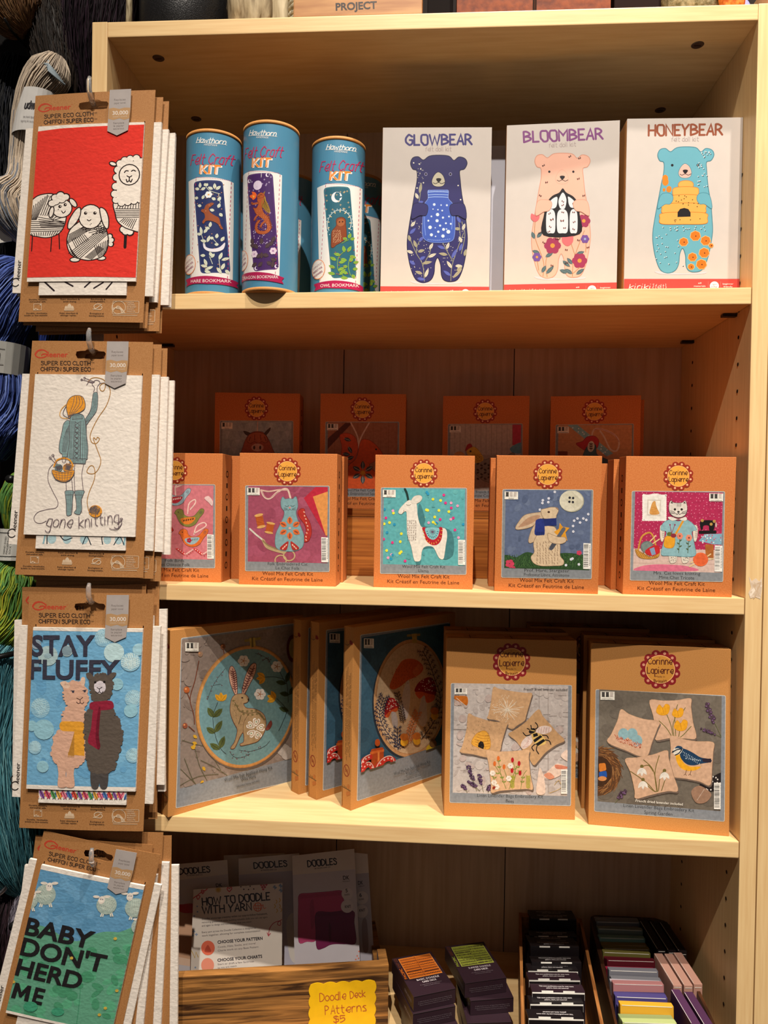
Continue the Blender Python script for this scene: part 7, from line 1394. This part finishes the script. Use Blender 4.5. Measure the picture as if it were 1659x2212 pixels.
def note(label, cr_pts, origin, yaw, col, draw, w_, h):
    t = tag(empty('price_note', origin, yaw), label, 'sign'); m = MB(); mf = lambda x, z, d: (x, -d, z)
    e = []
    def edge(p, q, n):
        for i in range(n):
            for k in range(6):
                f = (i + k / 6) / n; o = math.sin(math.pi * k / 6) * .0022; d = (Vector(q) - Vector(p)).normalized(); nn = Vector((d.y, -d.x)); pt = Vector(p).lerp(Vector(q), f) + nn * o; e.append((pt.x, pt.y))
    edge((0, 0), (w_, 0), 5); edge((w_, 0), (w_, h), 4); edge((w_, h), (0, h), 5); edge((0, h), (0, 0), 4)
    slab(m, e, .0003, .0009, mf, 'print', lin(col), strip=.1)
    if draw: a = Art('DH', draw[0], w_, h, infull=False); draw[1](a); m.art(a, lambda x, z, d: mf(x, z, d + .0009), 'print', .0001)
    m.obj('paper_note', t); return t
def d_note(a):
    c = '#a8442c'
    a.text('Doodle', (1138, 1130), (1328, 1122), 58, c, st=5); a.text('Deck', (1362, 1118), (1474, 1110), 50, c, st=5); a.text('PA', (1178, 1226), (1250, 1222), 62, c, st=5); a.text('tterns', (1258, 1222), (1480, 1212), 58, c, st=5); a.text('$5', (1240, 1285), (1322, 1284), 46, c, st=5.5)
ey = R(10.6)
note('yellow scalloped handwritten price note on the plank crate', None, (.0331 + .228 * math.cos(ey), -.0002 + .228 * math.sin(ey), .7800), ey, '#e6b412', ([(1070, 1008), (1545, 1000), (1540, 1330), (1066, 1335)], d_note), .081, .058)

# ================================================================== card decks and trays
def deck_box(label, x, y, z, yaw, pic=None, title=None, group='stacked black card decks'):
    t = tag(empty('card_deck', (x, y, z), yaw), label, 'card deck', group)
    w_, l_, h = .0555, .080, .0185
    m = MB(); m.box(0, w_, 0, l_, 0, h, 'plum_card', .0007); m.box(.001, w_ - .001, -.0003, .0001, h - .0006, h - .0003, 'black_card')
    a = Art('F', [(0, 0), (w_ * 1e4, 0), (w_ * 1e4, h * 1e4), (0, h * 1e4)], w_, h)
    for k, tx in enumerate(('© 2020 Pacific Knit Co. All Rights Reserved. Made in USA.', 'Designed and Distributed by Pacific Knit Co., Seattle, WA 98146', 'Charts and patterns created for personal use only.')): a.text(tx, (60 + 20 * (k == 2), 80 + 22 * k), (w_ * 1e4 - 50 - 30 * (k == 2), 80 + 22 * k), 11, '#6e6268')
    m.art(a, lambda X, Z, d: (X, -d, Z), 'print', .0004)
    s_ = Art('F', [(0, 0), (l_ * 1e4, 0), (l_ * 1e4, h * 1e4), (0, h * 1e4)], l_, h); s_.text('SUMMER DOODLE' if pic == 'summer' else 'BASIC DOODLE', (500, 110), (740, 110), 34, '#8a8086', .02)
    m.art(s_, lambda X, Z, d: (-d, l_ - X, Z), 'print', .0002); m.obj('carton', t)
    if pic:
        b_ = Art('F', [(0, 0), (555, 0), (555, 800), (0, 800)], w_, l_); r = random.Random(3); c, dk = ('#bf6420', '#2a1a22') if pic == 'basic' else ('#7f8530', '#2a1a22')
        b_.poly([(75, 45), (515, 45), (515, 470), (75, 470)], c); b_.line([(75, 45), (515, 45), (515, 470), (75, 470), (75, 45)], 5, '#d8904c' if pic == 'basic' else '#a0a450')
        for row in range(8):
            y = 62 + row * 51
            for half in (0, 1):
                x0 = 85 + half * 218; n = 12; kd = (row + half * 3) % 4 if pic == 'basic' else (row // 2 + half) % 3 + 4
                for i in range(n):
                    x = x0 + i * 17
                    if kd == 0: b_.line([(x, y + 30), (x + 8, y + 6), (x + 16, y + 30)], 5, dk)
                    elif kd == 1: b_.line([(x, y + 10), (x + 14, y + 24)], 7, dk); b_.line([(x, y + 30), (x + 8, y + 36)], 5, dk)
                    elif kd == 2: b_.line([(x, y + 18 + 10 * (i % 2)), (x + 16, y + 18 + 10 * ((i + 1) % 2))], 7, dk)
                    elif kd == 3: b_.poly([(x, y + 8), (x + 9, y + 8), (x + 9, y + 16), (x, y + 16)], dk); b_.poly([(x + 5, y + 26), (x + 14, y + 26), (x + 14, y + 34), (x + 5, y + 34)], dk)
                    elif kd == 4: b_.line([(x, y + 44), (x + 8, y + 10 + r.uniform(0, 20)), (x + 16, y + 44)], 5, dk)
                    elif kd == 5: b_.ell(x + 8, y + 24, 7, 5 + r.uniform(0, 12), dk, n=8)
                    else: b_.poly([(x, y + 48), (x + 8, y + 48), (x + 8, y + 10 + r.uniform(0, 30)), (x, y + 10 + r.uniform(0, 30))], dk)
        b_.line([(290, 45), (290, 470)], 6, c); b_.line([(290, 45), (290, 470)], 2, dk)
        for k, tx in enumerate((title, 'CARD DECK')): b_.text(tx, (295 - (150, 95)[k], 545 + 52 * k), (295 + (150, 95)[k], 545 + 52 * k), 32, '#c4b8bc', .02)
        b_.text('A collection of fun colorwork', (150, 640), (440, 640), 16, '#6e6268'); b_.text('charts to knit and mix', (190, 668), (400, 668), 16, '#6e6268')
        b_.text('PACIFIC', (45, 470), (45, 250), 34, c, .02); b_.text('KNIT CO', (45, 230), (45, 40), 34, '#6a3a28', .02)
        m = MB(); m.art(b_, lambda X, Y, d: (X, Y, h + d), 'print', .0003); m.obj('top_picture', t)
    return t
ys, z = R(22.5), Z5
for i, (dx, dy, an) in enumerate(((.004, -.016, 15), (.003, -.010, 17), (-.0005, -.0035, 21), (0, 0, 22.5))):
    deck_box(('lowest black deck under the basic doodle deck stack', 'second lowest deck of the orange topped stack', 'deck directly under the orange pictured basic deck', 'black card deck with orange knit chart on top of its stack')[i], .3872 + dx, .0155 + dy, z + .0187 * i + .0003, R(an), 'basic' if i == 3 else None, 'BASIC DOODLE')
z = Z5
for i, (dx, dy, an) in enumerate(((.001, -.022, 6), (.0025, -.018, 8), (.007, -.004, 12), (0, 0, 17.4))):
    deck_box(('lowest black deck under the summer deck stack', 'second lowest deck of the green topped stack', 'skewed deck directly under the green pictured summer deck', 'black card deck with green summer chart on top of its stack')[i], .4503 + dx, .047 + dy, z + .0187 * i + .0003, R(an), 'summer' if i == 3 else None, 'SUMMER DOODLE')
def tray(name, label, pts, z0, z1, th, m, rnd=False):
    t = tag(empty(name, (pts[0][0], pts[0][1], z0)), label, 'tray'); o = Vector((pts[0][0], pts[0][1], z0)); P = [Vector((x, y, 0)) - Vector((o.x, o.y, 0)) for x, y in pts]; n = len(P); c = sum(P, Vector()) / n
    q = MB(); inn = [p + (c - p).normalized() * th * 1.5 for p in P]
    q.faces([(p.x, p.y, 0) for p in P] + [(p.x, p.y, .004) for p in P], [list(range(n)), list(range(n, 2 * n))] + [[i, (i + 1) % n, (i + 1) % n + n, i + n] for i in range(n)], m); q.obj('base', t)
    q = MB()
    for i in range(n):
        j = (i + 1) % n; V = [(p.x, p.y, zz) for zz in (0, z1 - z0) for p in (P[i], P[j], inn[j], inn[i])]; q.faces(V, [[0, 1, 2, 3], [4, 5, 6, 7], [0, 1, 5, 4], [2, 3, 7, 6]], m)
    q.obj('wall', t); return t
ZT = .8498
tray('card_tray', 'brown wooden tray filed with black card decks', [(.535, .214), (.624, .206), (.6045, -.04), (.5095, -.045)], Z5, ZT, .0075, 'tray')
tray('card_tray', 'dark rounded wooden tray filed with coloured card boxes', [(.634, .196), (.637, .207), (.644, .2125), (.728, .213), (.741, .206), (.745, .196), (.7318, -.045), (.6165, -.045)], Z5, ZT + .003, .006, 'dark_tray')
visit = lambda a, up: None
for i in range(11):
    f = i / 10.0; y = .190 - .2135 * f + (.006 * math.sin(i * 2.3)); x = .5492 - .0265 * f + .0025 * math.sin(i * 1.7); w_ = .0645
    pl = i in (7, 8); t = tag(empty('card_deck', (x, y, Z5 + .0045), R(4 + 1.5 * math.sin(i * 3.1)), R(-6)), ('rearmost', 'second', 'third', 'fourth', 'fifth', 'sixth', 'seventh', 'eighth', 'ninth', 'tenth', 'foremost')[i] + ' upright deck counted from the back of the brown tray', 'card deck', 'black card decks filed in the brown tray')
    m = MB(); top = .079 + .004 * math.sin(i * 1.9); m.box(0, w_, 0, .0165, 0, top, 'plum_card' if pl else 'black_card', .0006)
    a = Art('F', [(0, 0), (645, 0), (645, 165), (0, 165)], w_, .0165); tx = ('Visit www.pacificknitco.com for even more', 'patterns, charts, and resources!'); fl = (i == 10)
    for k in (0, 1):
        xa, xb = (110, 530) if k == 0 else (190, 460); yy = 70 + 42 * k
        if fl: a.text(tx[k], (xb, 165 - yy), (xa, 165 - yy), 24, '#cfc8c8', .015)
        else: a.text(tx[k], (xa, yy), (xb, yy), 24, '#cfc8c8', .015)
    m.art(a, lambda X, Y, d: (X, Y, top + d), 'print', .0003)
    for xx in (.012, .038): m.box(xx, xx + .014, -.0002, .0006, top - .0016, top + .0001, 'white_paper')
    m.box(.0006, w_ - .0006, -.0004, -.0001, top - .010, top - .0015, 'white_paper' if pl or i > 5 else 'black_card'); m.box(.0008, w_ - .0008, -.0006, -.0002, top - .05, top - .003, 'black_card'); m.obj('carton', t)
cols = [('grey', '#7a7f88'), ('grey', '#747a84'), ('mauve grey', '#76707e'), ('grey green', '#6f8080'), ('teal', '#5f8480'), ('teal', '#6a9490'), ('olive', '#7a6a30'), ('olive', '#6f6a34'), ('olive', '#6a6430'), ('maroon', '#6e1426'), ('maroon', '#5c1622'), ('crimson', '#861a34'), ('slate grey', '#6c6c74'), ('slate grey', '#74747a'), ('lilac white', '#c4b8c0'), ('dusty pink', '#b07878'), ('navy violet', '#3a3466'), ('navy violet', '#443c70'), ('navy violet', '#3c3668'), ('mustard', '#cf9a2c'), ('sage green', '#7f8c5c'), ('pale green', '#a8b478')]
seen = {}; n = len(cols)
for i, (nm, c) in enumerate(cols):
    f = i / (n - 1.0); y = .193 - .218 * f; x = .6415 - .0135 * f + .0012 * math.sin(i * 2.1); w_ = .062
    prev = cols[i - 1][0] if i else 'tray back'; k = seen.get(nm, 0); seen[nm] = k + 1
    tot = sum(1 for q_, _ in cols if q_ == nm)
    lb = (nm + ' card box in the left row of the dark tray') if tot == 1 else (('rearmost ', 'second ', 'third ', 'fourth ')[k] + nm + ' card box in the left row of the dark tray')
    t = tag(empty('card_box', (x, y, Z5 + .0045), R(2 + 1.2 * math.sin(i * 1.3)), R(-7)), lb, 'card box', 'coloured card boxes in the dark tray')
    m = MB(); top = .077 + .003 * math.sin(i * 2.7) + (.004 if i in (15, 19) else 0); m.box(0, w_, 0, .0088, 0, top, flat('card_' + nm.replace(' ', '_'), c, .5), .0009); m.box(.002, w_ - .002, -.0002, .0001, top - .0012, top - .0006, 'white_paper'); m.obj('carton', t)
for k, (nm, c, x, y, ln, xo) in enumerate((('black', '#1a1416', .7065, .122, .070, 0), ('black', '#181214', .7195, .120, .070, 0), ('black', '#1c1517', .7325, .118, .070, 0), ('pink', '#bf9282', .7040, .048, .066, 0), ('pink', '#bd9080', .7168, .048, .065, 0), ('pink', '#b98c7c', .7290, .050, .065, 0), ('purple', '#4a2a48', .7030, -.021, .062, 0), ('purple', '#442642', .7165, -.024, .060, 0))):
    t = tag(empty('card_box', (x, y, Z5 + .0045), R(4)), nm + ' card box turned endwise in the dark tray, ' + ('left of three', 'middle of three', 'right of three')[k % 3] if k < 6 else nm + ' card box turned endwise in the dark tray, ' + ('left of two', 'right of two')[k - 6], 'card box', 'coloured card boxes in the dark tray')
    m = MB(); m.box(0, .0108, 0, ln, 0, .0825 + .001 * (k % 3), flat('card_' + nm + str(k), c, .5), .0009); m.box(.0012, .0096, -.0003, .0002, .0800, .0805, 'white_paper'); m.box(.0003, .0007, .002, ln - .002, .0823 + .001 * (k % 3), .0827 + .001 * (k % 3), 'white_paper'); m.obj('carton', t)
note('sky blue scalloped note at the front of the brown tray', None, (.5235, -.0475, .7835), R(2), '#3fb0dc', None, .046, .0675)

# ================================================================== things standing on top
ZTOP = 2.0184
def topthing(name, label, cat, loc): return tag(empty(name, loc), label, cat)
t = topthing('block_sign', 'oak block sign with engraved capital letters on bookcase top', 'sign', (.2255, .002, ZTOP)); m = MB(); m.box(0, .1525, 0, .03, 0, .075, tone('oak_block', '#a06a3c', '#bd8a54', (4, 60, 40), 3, 4, .45), .0012)
a = Art('F', [(635, -110), (913, -118), (913, 20), (635, 27)], .1525, .075); a.text('PROJECT', (727, 12), (816, 8), 15, '#2a1a14', .03)
for x in (729, 814): pass
m.art(a, lambda X, Z, d: (X, -d, Z), 'print', .0001); m.obj('block', t)
t = topthing('canister', 'black woven round canister on the bookcase top', 'canister', (.068, .075, ZTOP)); m = MB(); m.lathe([(0, 0), (.053, 0), (.0555, .003), (.0560, .15), (.054, .15), (.052, .01), (0, .008)], tone('black_weave', '#0a0a0b', '#1d1d20', (900, 900, 900), 1, 1, .35, .5, .0008, .5), 64); m.obj('body', t, True)
def rock(name, label, cat, loc, sc, m_, seed, amp=.12, sub=4):
    bm = bmesh.new(); bmesh.ops.create_icosphere(bm, subdivisions=sub, radius=1); from mathutils import noise as nz_
    for v in bm.verts:
        d = 1 + amp * nz_.noise(v.co * 1.7 + Vector((seed, 0, 0))) + amp * .5 * nz_.noise(v.co * 5 + Vector((seed, 3, 0))); v.co = Vector((v.co.x * d * sc[0], v.co.y * d * sc[1], max(v.co.z, -.75) * d * sc[2]))
    mn = min(v.co.z for v in bm.verts)
    for v in bm.verts: v.co.z -= mn
    q = MB(); q.bm(bm, m_); o = q.obj(name, None, True); o.location = loc; return tag(o, label, cat)
rock('driftwood', 'pale gnarled driftwood chunk right of the black canister', 'driftwood', (.158, .06, ZTOP), (.026, .022, .07), tone('driftwood_grain', '#7a6a50', '#c0b090', (40, 40, 8), 3, 5, .8, .6, .003), 2, .25)
rock('driftwood', 'smooth pale driftwood stump beside the knotted rope ball', 'driftwood', (.196, .075, ZTOP), (.015, .018, .08), tone('driftwood_bleached', '#a89878', '#cdbfa0', (40, 40, 6), 3, 5, .8, .4, .002), 5, .12)
t = topthing('rope_bundle', 'cream knotted rope bundle left of the oak sign', 'rope', (.222, .06, ZTOP)); m = MB()
for k in range(9): m.tube([(.011 * math.cos(x * .7 + k), .011 * math.sin(x * .7 + k), .006 + .0075 * k + .002 * math.sin(x)) for x in range(10)], .0042, tone('rope_fibre', '#8f866f', '#c2b89e', (300, 300, 300), 1, 3, .9) if k == 0 else bpy.data.materials['rope_fibre'], 8)
m.obj('rope', t, True)
t = topthing('leather_case', 'brown stitched leather case on the bookcase top', 'case', (.42, .05, ZTOP)); m = MB(); lm = tone('brown_leather', '#5a2408', '#803c12', (30, 30, 30), 3, 5, .5, .2, .001, .15); m.box(0, .185, 0, .11, 0, .10, lm, .006); m.box(-.0006, .1856, -.0008, .0002, .0, .1, lm, .0004); m.box(.092, .094, -.0016, 0, .002, .098, 'hole'); m.box(.0945, .0965, -.0016, 0, .002, .098, 'hole'); m.obj('body', t)
t = topthing('dark_box', 'dark brown box standing right of the leather case', 'box', (.612, .06, ZTOP)); m = MB(); m.box(0, .058, 0, .1, 0, .09, flat('dark_brown_board', '#1c0a06', .8, .1), .002); m.obj('carton', t)
t = topthing('dark_box', 'dark box standing left of the leather case', 'box', (.383, .06, ZTOP)); m = MB(); m.box(0, .032, 0, .1, 0, .09, flat('black_brown_board', '#0e0604', .8, .1), .002); m.obj('carton', t)
rock('stone', 'speckled grey beige stone on the right of the bookcase top', 'stone', (.706, .055, ZTOP), (.037, .03, .06), tone('speckled_stone', '#6f6a4c', '#b0a686', (1, 1, 1), 220, 4, .9, .6, .002), 7, .1)
rock('mineral_block', 'orange crusty mineral block at the right end of the top', 'stone', (.757 - .018, .022, ZTOP), (.016, .016, .05), tone('orange_crust', '#c05c1e', '#f09a48', (1, 1, 1), 200, 4, .9, .5, .002), 9, .08)
rock('glass_ball', 'lilac ball in the right corner of the bookcase top', 'ornament', (.757, .045, ZTOP), (.012, .012, .02), flat('lilac_glass', '#8f8fd0', .25), 3, .02)
t = topthing('stick', 'thin pale peeling stick upright behind the left corner of the top', 'stick', (.007, .045, ZTOP)); m = MB(); m.tube([(0, 0, 0), (.0005, 0, .05), (-.0005, 0, .1), (0, 0, .16)], [.0042, .004, .0042, .004], tone('peeling_bark', '#6a5c44', '#b4a98c', (120, 120, 20), 3, 4, .8, .4), 10); m.obj('shaft', t, True)
# ================================================================== hanks of yarn on pegs left of the bookcase
sp = MB(); sp.box(-.62, -.026, .20, .215, .1, 2.5, tone('black_peg_wall', '#070606', '#0e0b0a', (1, 1, 1), 8, 3, .85)); o = sp.obj('wall_left'); o['kind'] = 'structure'
def hank(name, label, path, rads, n, cols, sr=.0012, twist=1.2, seed=1, ply=False, wob=.0015, cat='yarn', group='hanks of yarn on the peg wall', inner=None, ends=False):
    r = random.Random(seed); P = [Vector(p) for p in path]; root = P[0].copy()
    t = tag(empty(name, root), label, cat, group)
    m = MB(); N_ = 26; C = []; Rd = []
    k = len(P)
    def cm(vals, u):
        i = min(int(u), k - 2); f = u - i; a, b_, c, d = vals[max(i - 1, 0)], vals[i], vals[i + 1], vals[min(i + 2, k - 1)]
        return (b_ * 2 + (c - a) * f + (a * 2 - b_ * 5 + c * 4 - d) * f * f + (b_ * 3 - a - c * 3 + d) * f ** 3) * .5
    for i in range(N_): u = (k - 1) * i / (N_ - 1) * .9999; C.append(cm(P, u) - root); Rd.append(max(.004, cm(rads, u)))
    m.tube(C, [q * .9 for q in Rd], 'yarn', 14, tuple(lin(inner or cols[0]))); Nr = []
    for i in range(N_):
        tg = (C[min(i + 1, N_ - 1)] - C[max(i - 1, 0)]).normalized(); u = tg.cross(Vector((0, 1, 0))).normalized(); Nr.append((u, tg.cross(u).normalized()))
    n = int(n * 1.7); sr *= .62; wob *= .4
    for s_ in range(n):
        a0 = 2 * math.pi * (s_ + r.uniform(-.4, .4)) / n; rr = r.uniform(.90, 1.03); tw = twist * r.uniform(.94, 1.06); ph = r.uniform(0, 6); fr = r.uniform(2, 5); col = r.randrange(len(cols)); pts = []; segc = []
        for i in range(N_):
            a_ = a0 + tw * i / N_ + .035 * math.sin(fr * i / N_ * 6 + ph); R_ = Rd[i] * rr + wob * math.sin(i * 1.3 + ph) * r.uniform(.2, 1); pts.append(C[i] + Nr[i][0] * R_ * math.cos(a_) + Nr[i][1] * R_ * math.sin(a_))
        j = 0
        while j < N_ - 1:            # dyed in lengths along the strand
            e = min(N_ - 1, j + r.randrange(4, 10)); q0 = len(cols)
            c = cols[int((j / N_ * 2.2 + r.uniform(0, 1.1) + col * .25)) % q0] if ply else cols[r.randrange(q0)]
            m.tube(pts[j:e + 1], sr * r.uniform(.75, 1.2), 'yarn', 3, tuple(lin(c)), False); j = e
    m.obj('strands', t, True); return t
def band(t, x, y, z, r_, h, lines_, col='#d2cec6', tilt=(0, 0), ang=(200, 340)):
    m = MB(); n = 28; c = lin(col); rt = t.location; vs = []
    pts = [(x + r_ * math.cos(R(a)), y + r_ * math.sin(R(a))) for a in [360 * i / n for i in range(n + 1)]]
    for i in range(n):
        a, b_ = pts[i], pts[i + 1]; q = []
        for (px, py), zz in ((a, 0), (b_, 0), (b_, h), (a, h)): q.append((px - rt.x + tilt[0] * zz, py - rt.y + tilt[1] * zz, z + zz - rt.z))
        m.face(q, 'print', c)
    if lines_:
        a = Art('F', [(0, 0), (1000, 0), (1000, 1000 * h / (r_ * 2)), (0, 1000 * h / (r_ * 2))], r_ * 2, h); lines_(a)
        def mf(X, Z, d): th = R(270) + (X - r_) / r_; return (x + (r_ + d) * math.cos(th) - rt.x + tilt[0] * Z, y + (r_ + d) * math.sin(th) - rt.y + tilt[1] * Z, z + Z - rt.z)
        m.art(a, mf, 'print', .0004, .00002, .004)
    o = m.obj('paper_band', t); return o
def peg(label, x, z, y1, cap=False):
    t = tag(empty('peg_hook', (x, .2, z)), label, 'hook', 'pegs of the yarn wall'); m = MB(); m.tube([(0, 0, 0), (0, (y1 - .2) * .9, -.002), (0, y1 - .2, .004)], .0035 if cap else .0016, 'black_metal', 10)
    if cap: m.tube([(0, y1 - .2 - .001, .004), (0, y1 - .2 - .012, .0045)], .0050, 'black_metal', 12)
    m.obj('rod', t, True); return t
GR = ['#a8998a', '#c4b4a0', '#dcc8b0', '#868c98', '#76828f', '#d2b8a0', '#988c7e']
h1 = hank('yarn_hank', 'cream and grey silky hank with a white label, topmost beside the red packet', [(-.098, .065, 2.012), (-.103, .06, 1.992), (-.118, .058, 1.968), (-.130, .06, 1.93), (-.137, .06, 1.885), (-.136, .055, 1.85), (-.146, .05, 1.825), (-.140, .05, 1.80), (-.128, .055, 1.775)], [.014, .026, .024, .021, .017, .020, .030, .026, .010], 150, GR, .0010, .5, 3, True)
m = MB()
for k in range(5): m.tube([(.0 + .004 * k - .012, -.026, -.018 + .003 * math.sin(k * 2)), (.006, -.030, -.022 - .002 * k), (.014 + .003 * k, -.026, -.03 - .004 * k)], .0012, 'yarn', 5, tuple(lin('#9aa8b0')))
m.obj('tie', h1, True)
def l1(a): a.text('udma', (470, 560), (760, 560), 190, '#26242a', st=26, slant=.3); a.text('the hand dyed', (480, 800), (740, 790), 50, '#5a5458'); a.text('fingering silk merino', (430, 900), (760, 900), 46, '#6a6468')
band(h1, -.1245, .058, 1.908, .0245, .054, l1, '#cfccc8', (.16, 0))
t = tag(empty('paper_tag', (-.158, .045, 1.80)), 'white paper tag with slanted script at the left picture edge', 'tag'); m = MB(); m.box(-.014, .011, -.0006, 0, -.03, .032, 'white_paper'); a = Art('F', [(0, 0), (250, 0), (250, 620), (0, 620)], .025, .062); a.text('midnight twist', (150, 60), (190, 520), 46, '#3a3438', st=5, slant=.3); m.art(a, lambda X, Z, d: (-.014 + X, -.0006 - d, -.03 + Z), 'print', .0001); m.obj('paper', t); t.rotation_euler = (0, R(-8), 0)
BL = ['#34468a', '#4860a8', '#6078c0', '#7c92d0', '#283870', '#5068b4']
h2 = hank('yarn_hank', 'bright blue hank with a grey paper band', [(-.148, .075, 1.742), (-.156, .06, 1.725), (-.170, .055, 1.69), (-.178, .06, 1.655), (-.180, .06, 1.62), (-.176, .06, 1.585), (-.180, .06, 1.555), (-.184, .055, 1.525), (-.18, .055, 1.49)], [.018, .036, .046, .040, .036, .044, .050, .054, .022], 190, BL, .0013, 1.6, 5)
def l2(a): a.line([(60, 110), (930, 110)], 10, '#8a8884'); a.line([(60, 330), (930, 330)], 10, '#8a8884'); a.line([(800, 140), (800, 300)], 8, '#8a8884'); a.line([(870, 180), (870, 300)], 22, '#55534f')
band(h2, -.180, .06, 1.601, .0445, .040, l2, '#b9b8b2', (.10, 0))
h2b = hank('yarn_hank', 'twisted blue rope hank end hanging over the grey banded hank', [(-.178, .012, 1.590), (-.172, .006, 1.570), (-.176, .004, 1.548), (-.168, .006, 1.520)], [.010, .020, .016, .004], 60, ['#4058a0', '#6078b8', '#2a3a78', '#7088c4'], .0017, 5, 6)
h2c = hank('yarn_hank', 'darker blue hank glimpsed between the red and white packets', [(-.095, .11, 1.76), (-.093, .105, 1.71), (-.085, .10, 1.66), (-.09, .10, 1.60), (-.10, .10, 1.57)], [.02, .040, .044, .040, .02], 130, ['#16224e', '#22347a', '#2c4290', '#101a3a'], .0013, 1.2, 7)
GN = ['#7a9a34', '#5a8c46', '#9cac38', '#bcb438', '#487c50', '#6a9c58', '#c8bc40']
h3 = hank('yarn_hank', 'green hank knotted high with a white label band', [(-.112, .06, 1.474), (-.118, .055, 1.462), (-.124, .05, 1.44), (-.128, .05, 1.418), (-.132, .055, 1.395), (-.138, .05, 1.372)], [.010, .026, .030, .024, .018, .016], 110, GN[:3] + GN[4:6], .0014, .9, 8, True)
def l3(a): a.line([(100, 90), (900, 90)], 14, '#2a2a2a'); a.line([(100, 640), (900, 640)], 14, '#2a2a2a'); [a.text(s_, (420 + 70 * k, 580), (420 + 70 * k, 170), 46, '#55524e') for k, s_ in enumerate(('HAND DYED', 'FINGERING', 'SOCK YARN'))]
band(h3, -.134, .052, 1.364, .027, .040, l3, '#cfcdc6', (.13, 0))
hank('yarn_hank', 'yellow and green variegated hank below the white label band', [(-.140, .06, 1.366), (-.146, .055, 1.35), (-.140, .055, 1.325), (-.136, .052, 1.30), (-.145, .05, 1.272), (-.160, .05, 1.25)], [.014, .030, .040, .036, .034, .014], 150, GN, .0015, 1.5, 9, True)
hank('yarn_hank', 'dark green coiled hank end at the left picture edge', [(-.178, .03, 1.345), (-.172, .025, 1.32), (-.168, .025, 1.29), (-.172, .025, 1.265)], [.012, .026, .030, .014], 90, ['#3a6a3c', '#5a8a3c', '#2a4a2c', '#8a9a34'], .0014, -1.6, 10, True)
TL_ = ['#3f7886', '#4f909c', '#64a4ae', '#80b8be', '#346470', '#4a8694']
hank('wool_roving', 'teal fluffy wool roving hanging beside the blue and green packets', [(-.150, .07, 1.262), (-.158, .06, 1.235), (-.160, .055, 1.19), (-.168, .05, 1.13), (-.158, .05, 1.07), (-.145, .055, 1.01), (-.135, .06, .96), (-.126, .06, .925)], [.03, .056, .052, .060, .058, .050, .036, .012], 420, TL_, .0008, .35, 11, False, .004)
m = MB(); 
t = tag(empty('elastic_tie', (-.165, .0, 1.238)), 'black elastic tie around the teal roving', 'tie'); m.tube([(-.04, .02, -.004), (-.01, .0, 0), (.02, -.001, .006), (.05, .012, .012)], .0035, 'black_metal', 8); m.obj('band', t, True)
hank('wool_roving', 'lilac grey roving tuft below the teal roving', [(-.104, .07, .945), (-.110, .06, .915), (-.114, .055, .88), (-.112, .06, .845)], [.012, .026, .026, .010], 150, ['#77707c', '#8f8896', '#6a6470', '#a098a4'], .0008, .4, 12, False, .003)
hank('wool_roving', 'plum black roving at the bottom left picture corner', [(-.165, .10, .96), (-.168, .09, .90), (-.165, .085, .82), (-.162, .085, .72), (-.16, .09, .62)], [.03, .062, .066, .064, .03], 260, ['#1c1014', '#2a181e', '#140b0e', '#33202a'], .0010, .4, 13, False, .003)
t = tag(empty('metal_ring', (-.156, .035, .955)), 'silver ring edge at the left below the teal roving', 'ring'); m = MB(); m.tube([(.022 * math.cos(R(a)), .003 * math.sin(R(a)), .022 * math.sin(R(a))) for a in range(0, 360, 15)], .003, 'metal', 10, closed=True); m.obj('hoop', t, True)
hank('wool_roving', 'tan fleece tuft in the top left picture corner', [(-.215, .08, 2.22), (-.185, .075, 2.15), (-.165, .07, 2.10), (-.152, .07, 2.068), (-.142, .075, 2.055)], [.03, .045, .042, .030, .010], 240, ['#5a3c24', '#7a5a3e', '#8c6a46', '#6a4420', '#80603e'], .0008, .5, 14, False, .003)
hank('wool_roving', 'dark brown fleece curl below the tan tuft', [(-.150, .12, 2.14), (-.128, .11, 2.09), (-.112, .105, 2.045), (-.100, .105, 2.00), (-.098, .11, 1.95)], [.03, .040, .040, .034, .016], 200, ['#170e08', '#20140b', '#100a06', '#281b10'], .0009, .6, 15, False, .003)
hank('wool_roving', 'deep purple fleece beside the top left bookcase corner', [(-.045, .12, 2.25), (-.042, .11, 2.17), (-.046, .105, 2.09), (-.052, .11, 2.02), (-.056, .115, 1.95)], [.04, .056, .058, .046, .02], 220, ['#190a14', '#22101d', '#10060d', '#2a1526'], .0009, .5, 16, False, .003)
hank('wool_roving', 'navy black fleece behind the cream and grey hank', [(-.205, .16, 2.06), (-.200, .15, 1.98), (-.195, .15, 1.88), (-.190, .15, 1.78), (-.19, .15, 1.72)], [.03, .055, .058, .055, .03], 220, ['#04050a', '#080b16', '#030306', '#0b0f1e'], .0010, .4, 17, False, .003)
hank('wool_roving', 'black fleece hidden behind the white packet', [(-.12, .165, 1.62), (-.115, .16, 1.52), (-.11, .16, 1.42), (-.115, .16, 1.32), (-.12, .16, 1.25)], [.02, .036, .036, .036, .02], 120, ['#0a0808', '#141010', '#1c1614'], .0010, .4, 18, False, .003)
for x, z, y1, c, l in ((-.150, 2.045, .035, False, 'thin black peg above the cream and grey hank'), (-.118, 1.462, .012, True, 'black capped peg poking out of the green hank'), (-.098, 2.0, .05, False, 'peg carrying the cream and grey hank'), (-.150, 1.735, .04, False, 'peg carrying the bright blue hank'), (-.113, .905, .02, True, 'black capped peg poking out of the lilac tuft'), (-.152, 1.258, .03, False, 'peg carrying the teal roving')): peg(l, x, z, y1, c)
bpy.context.view_layer.update()
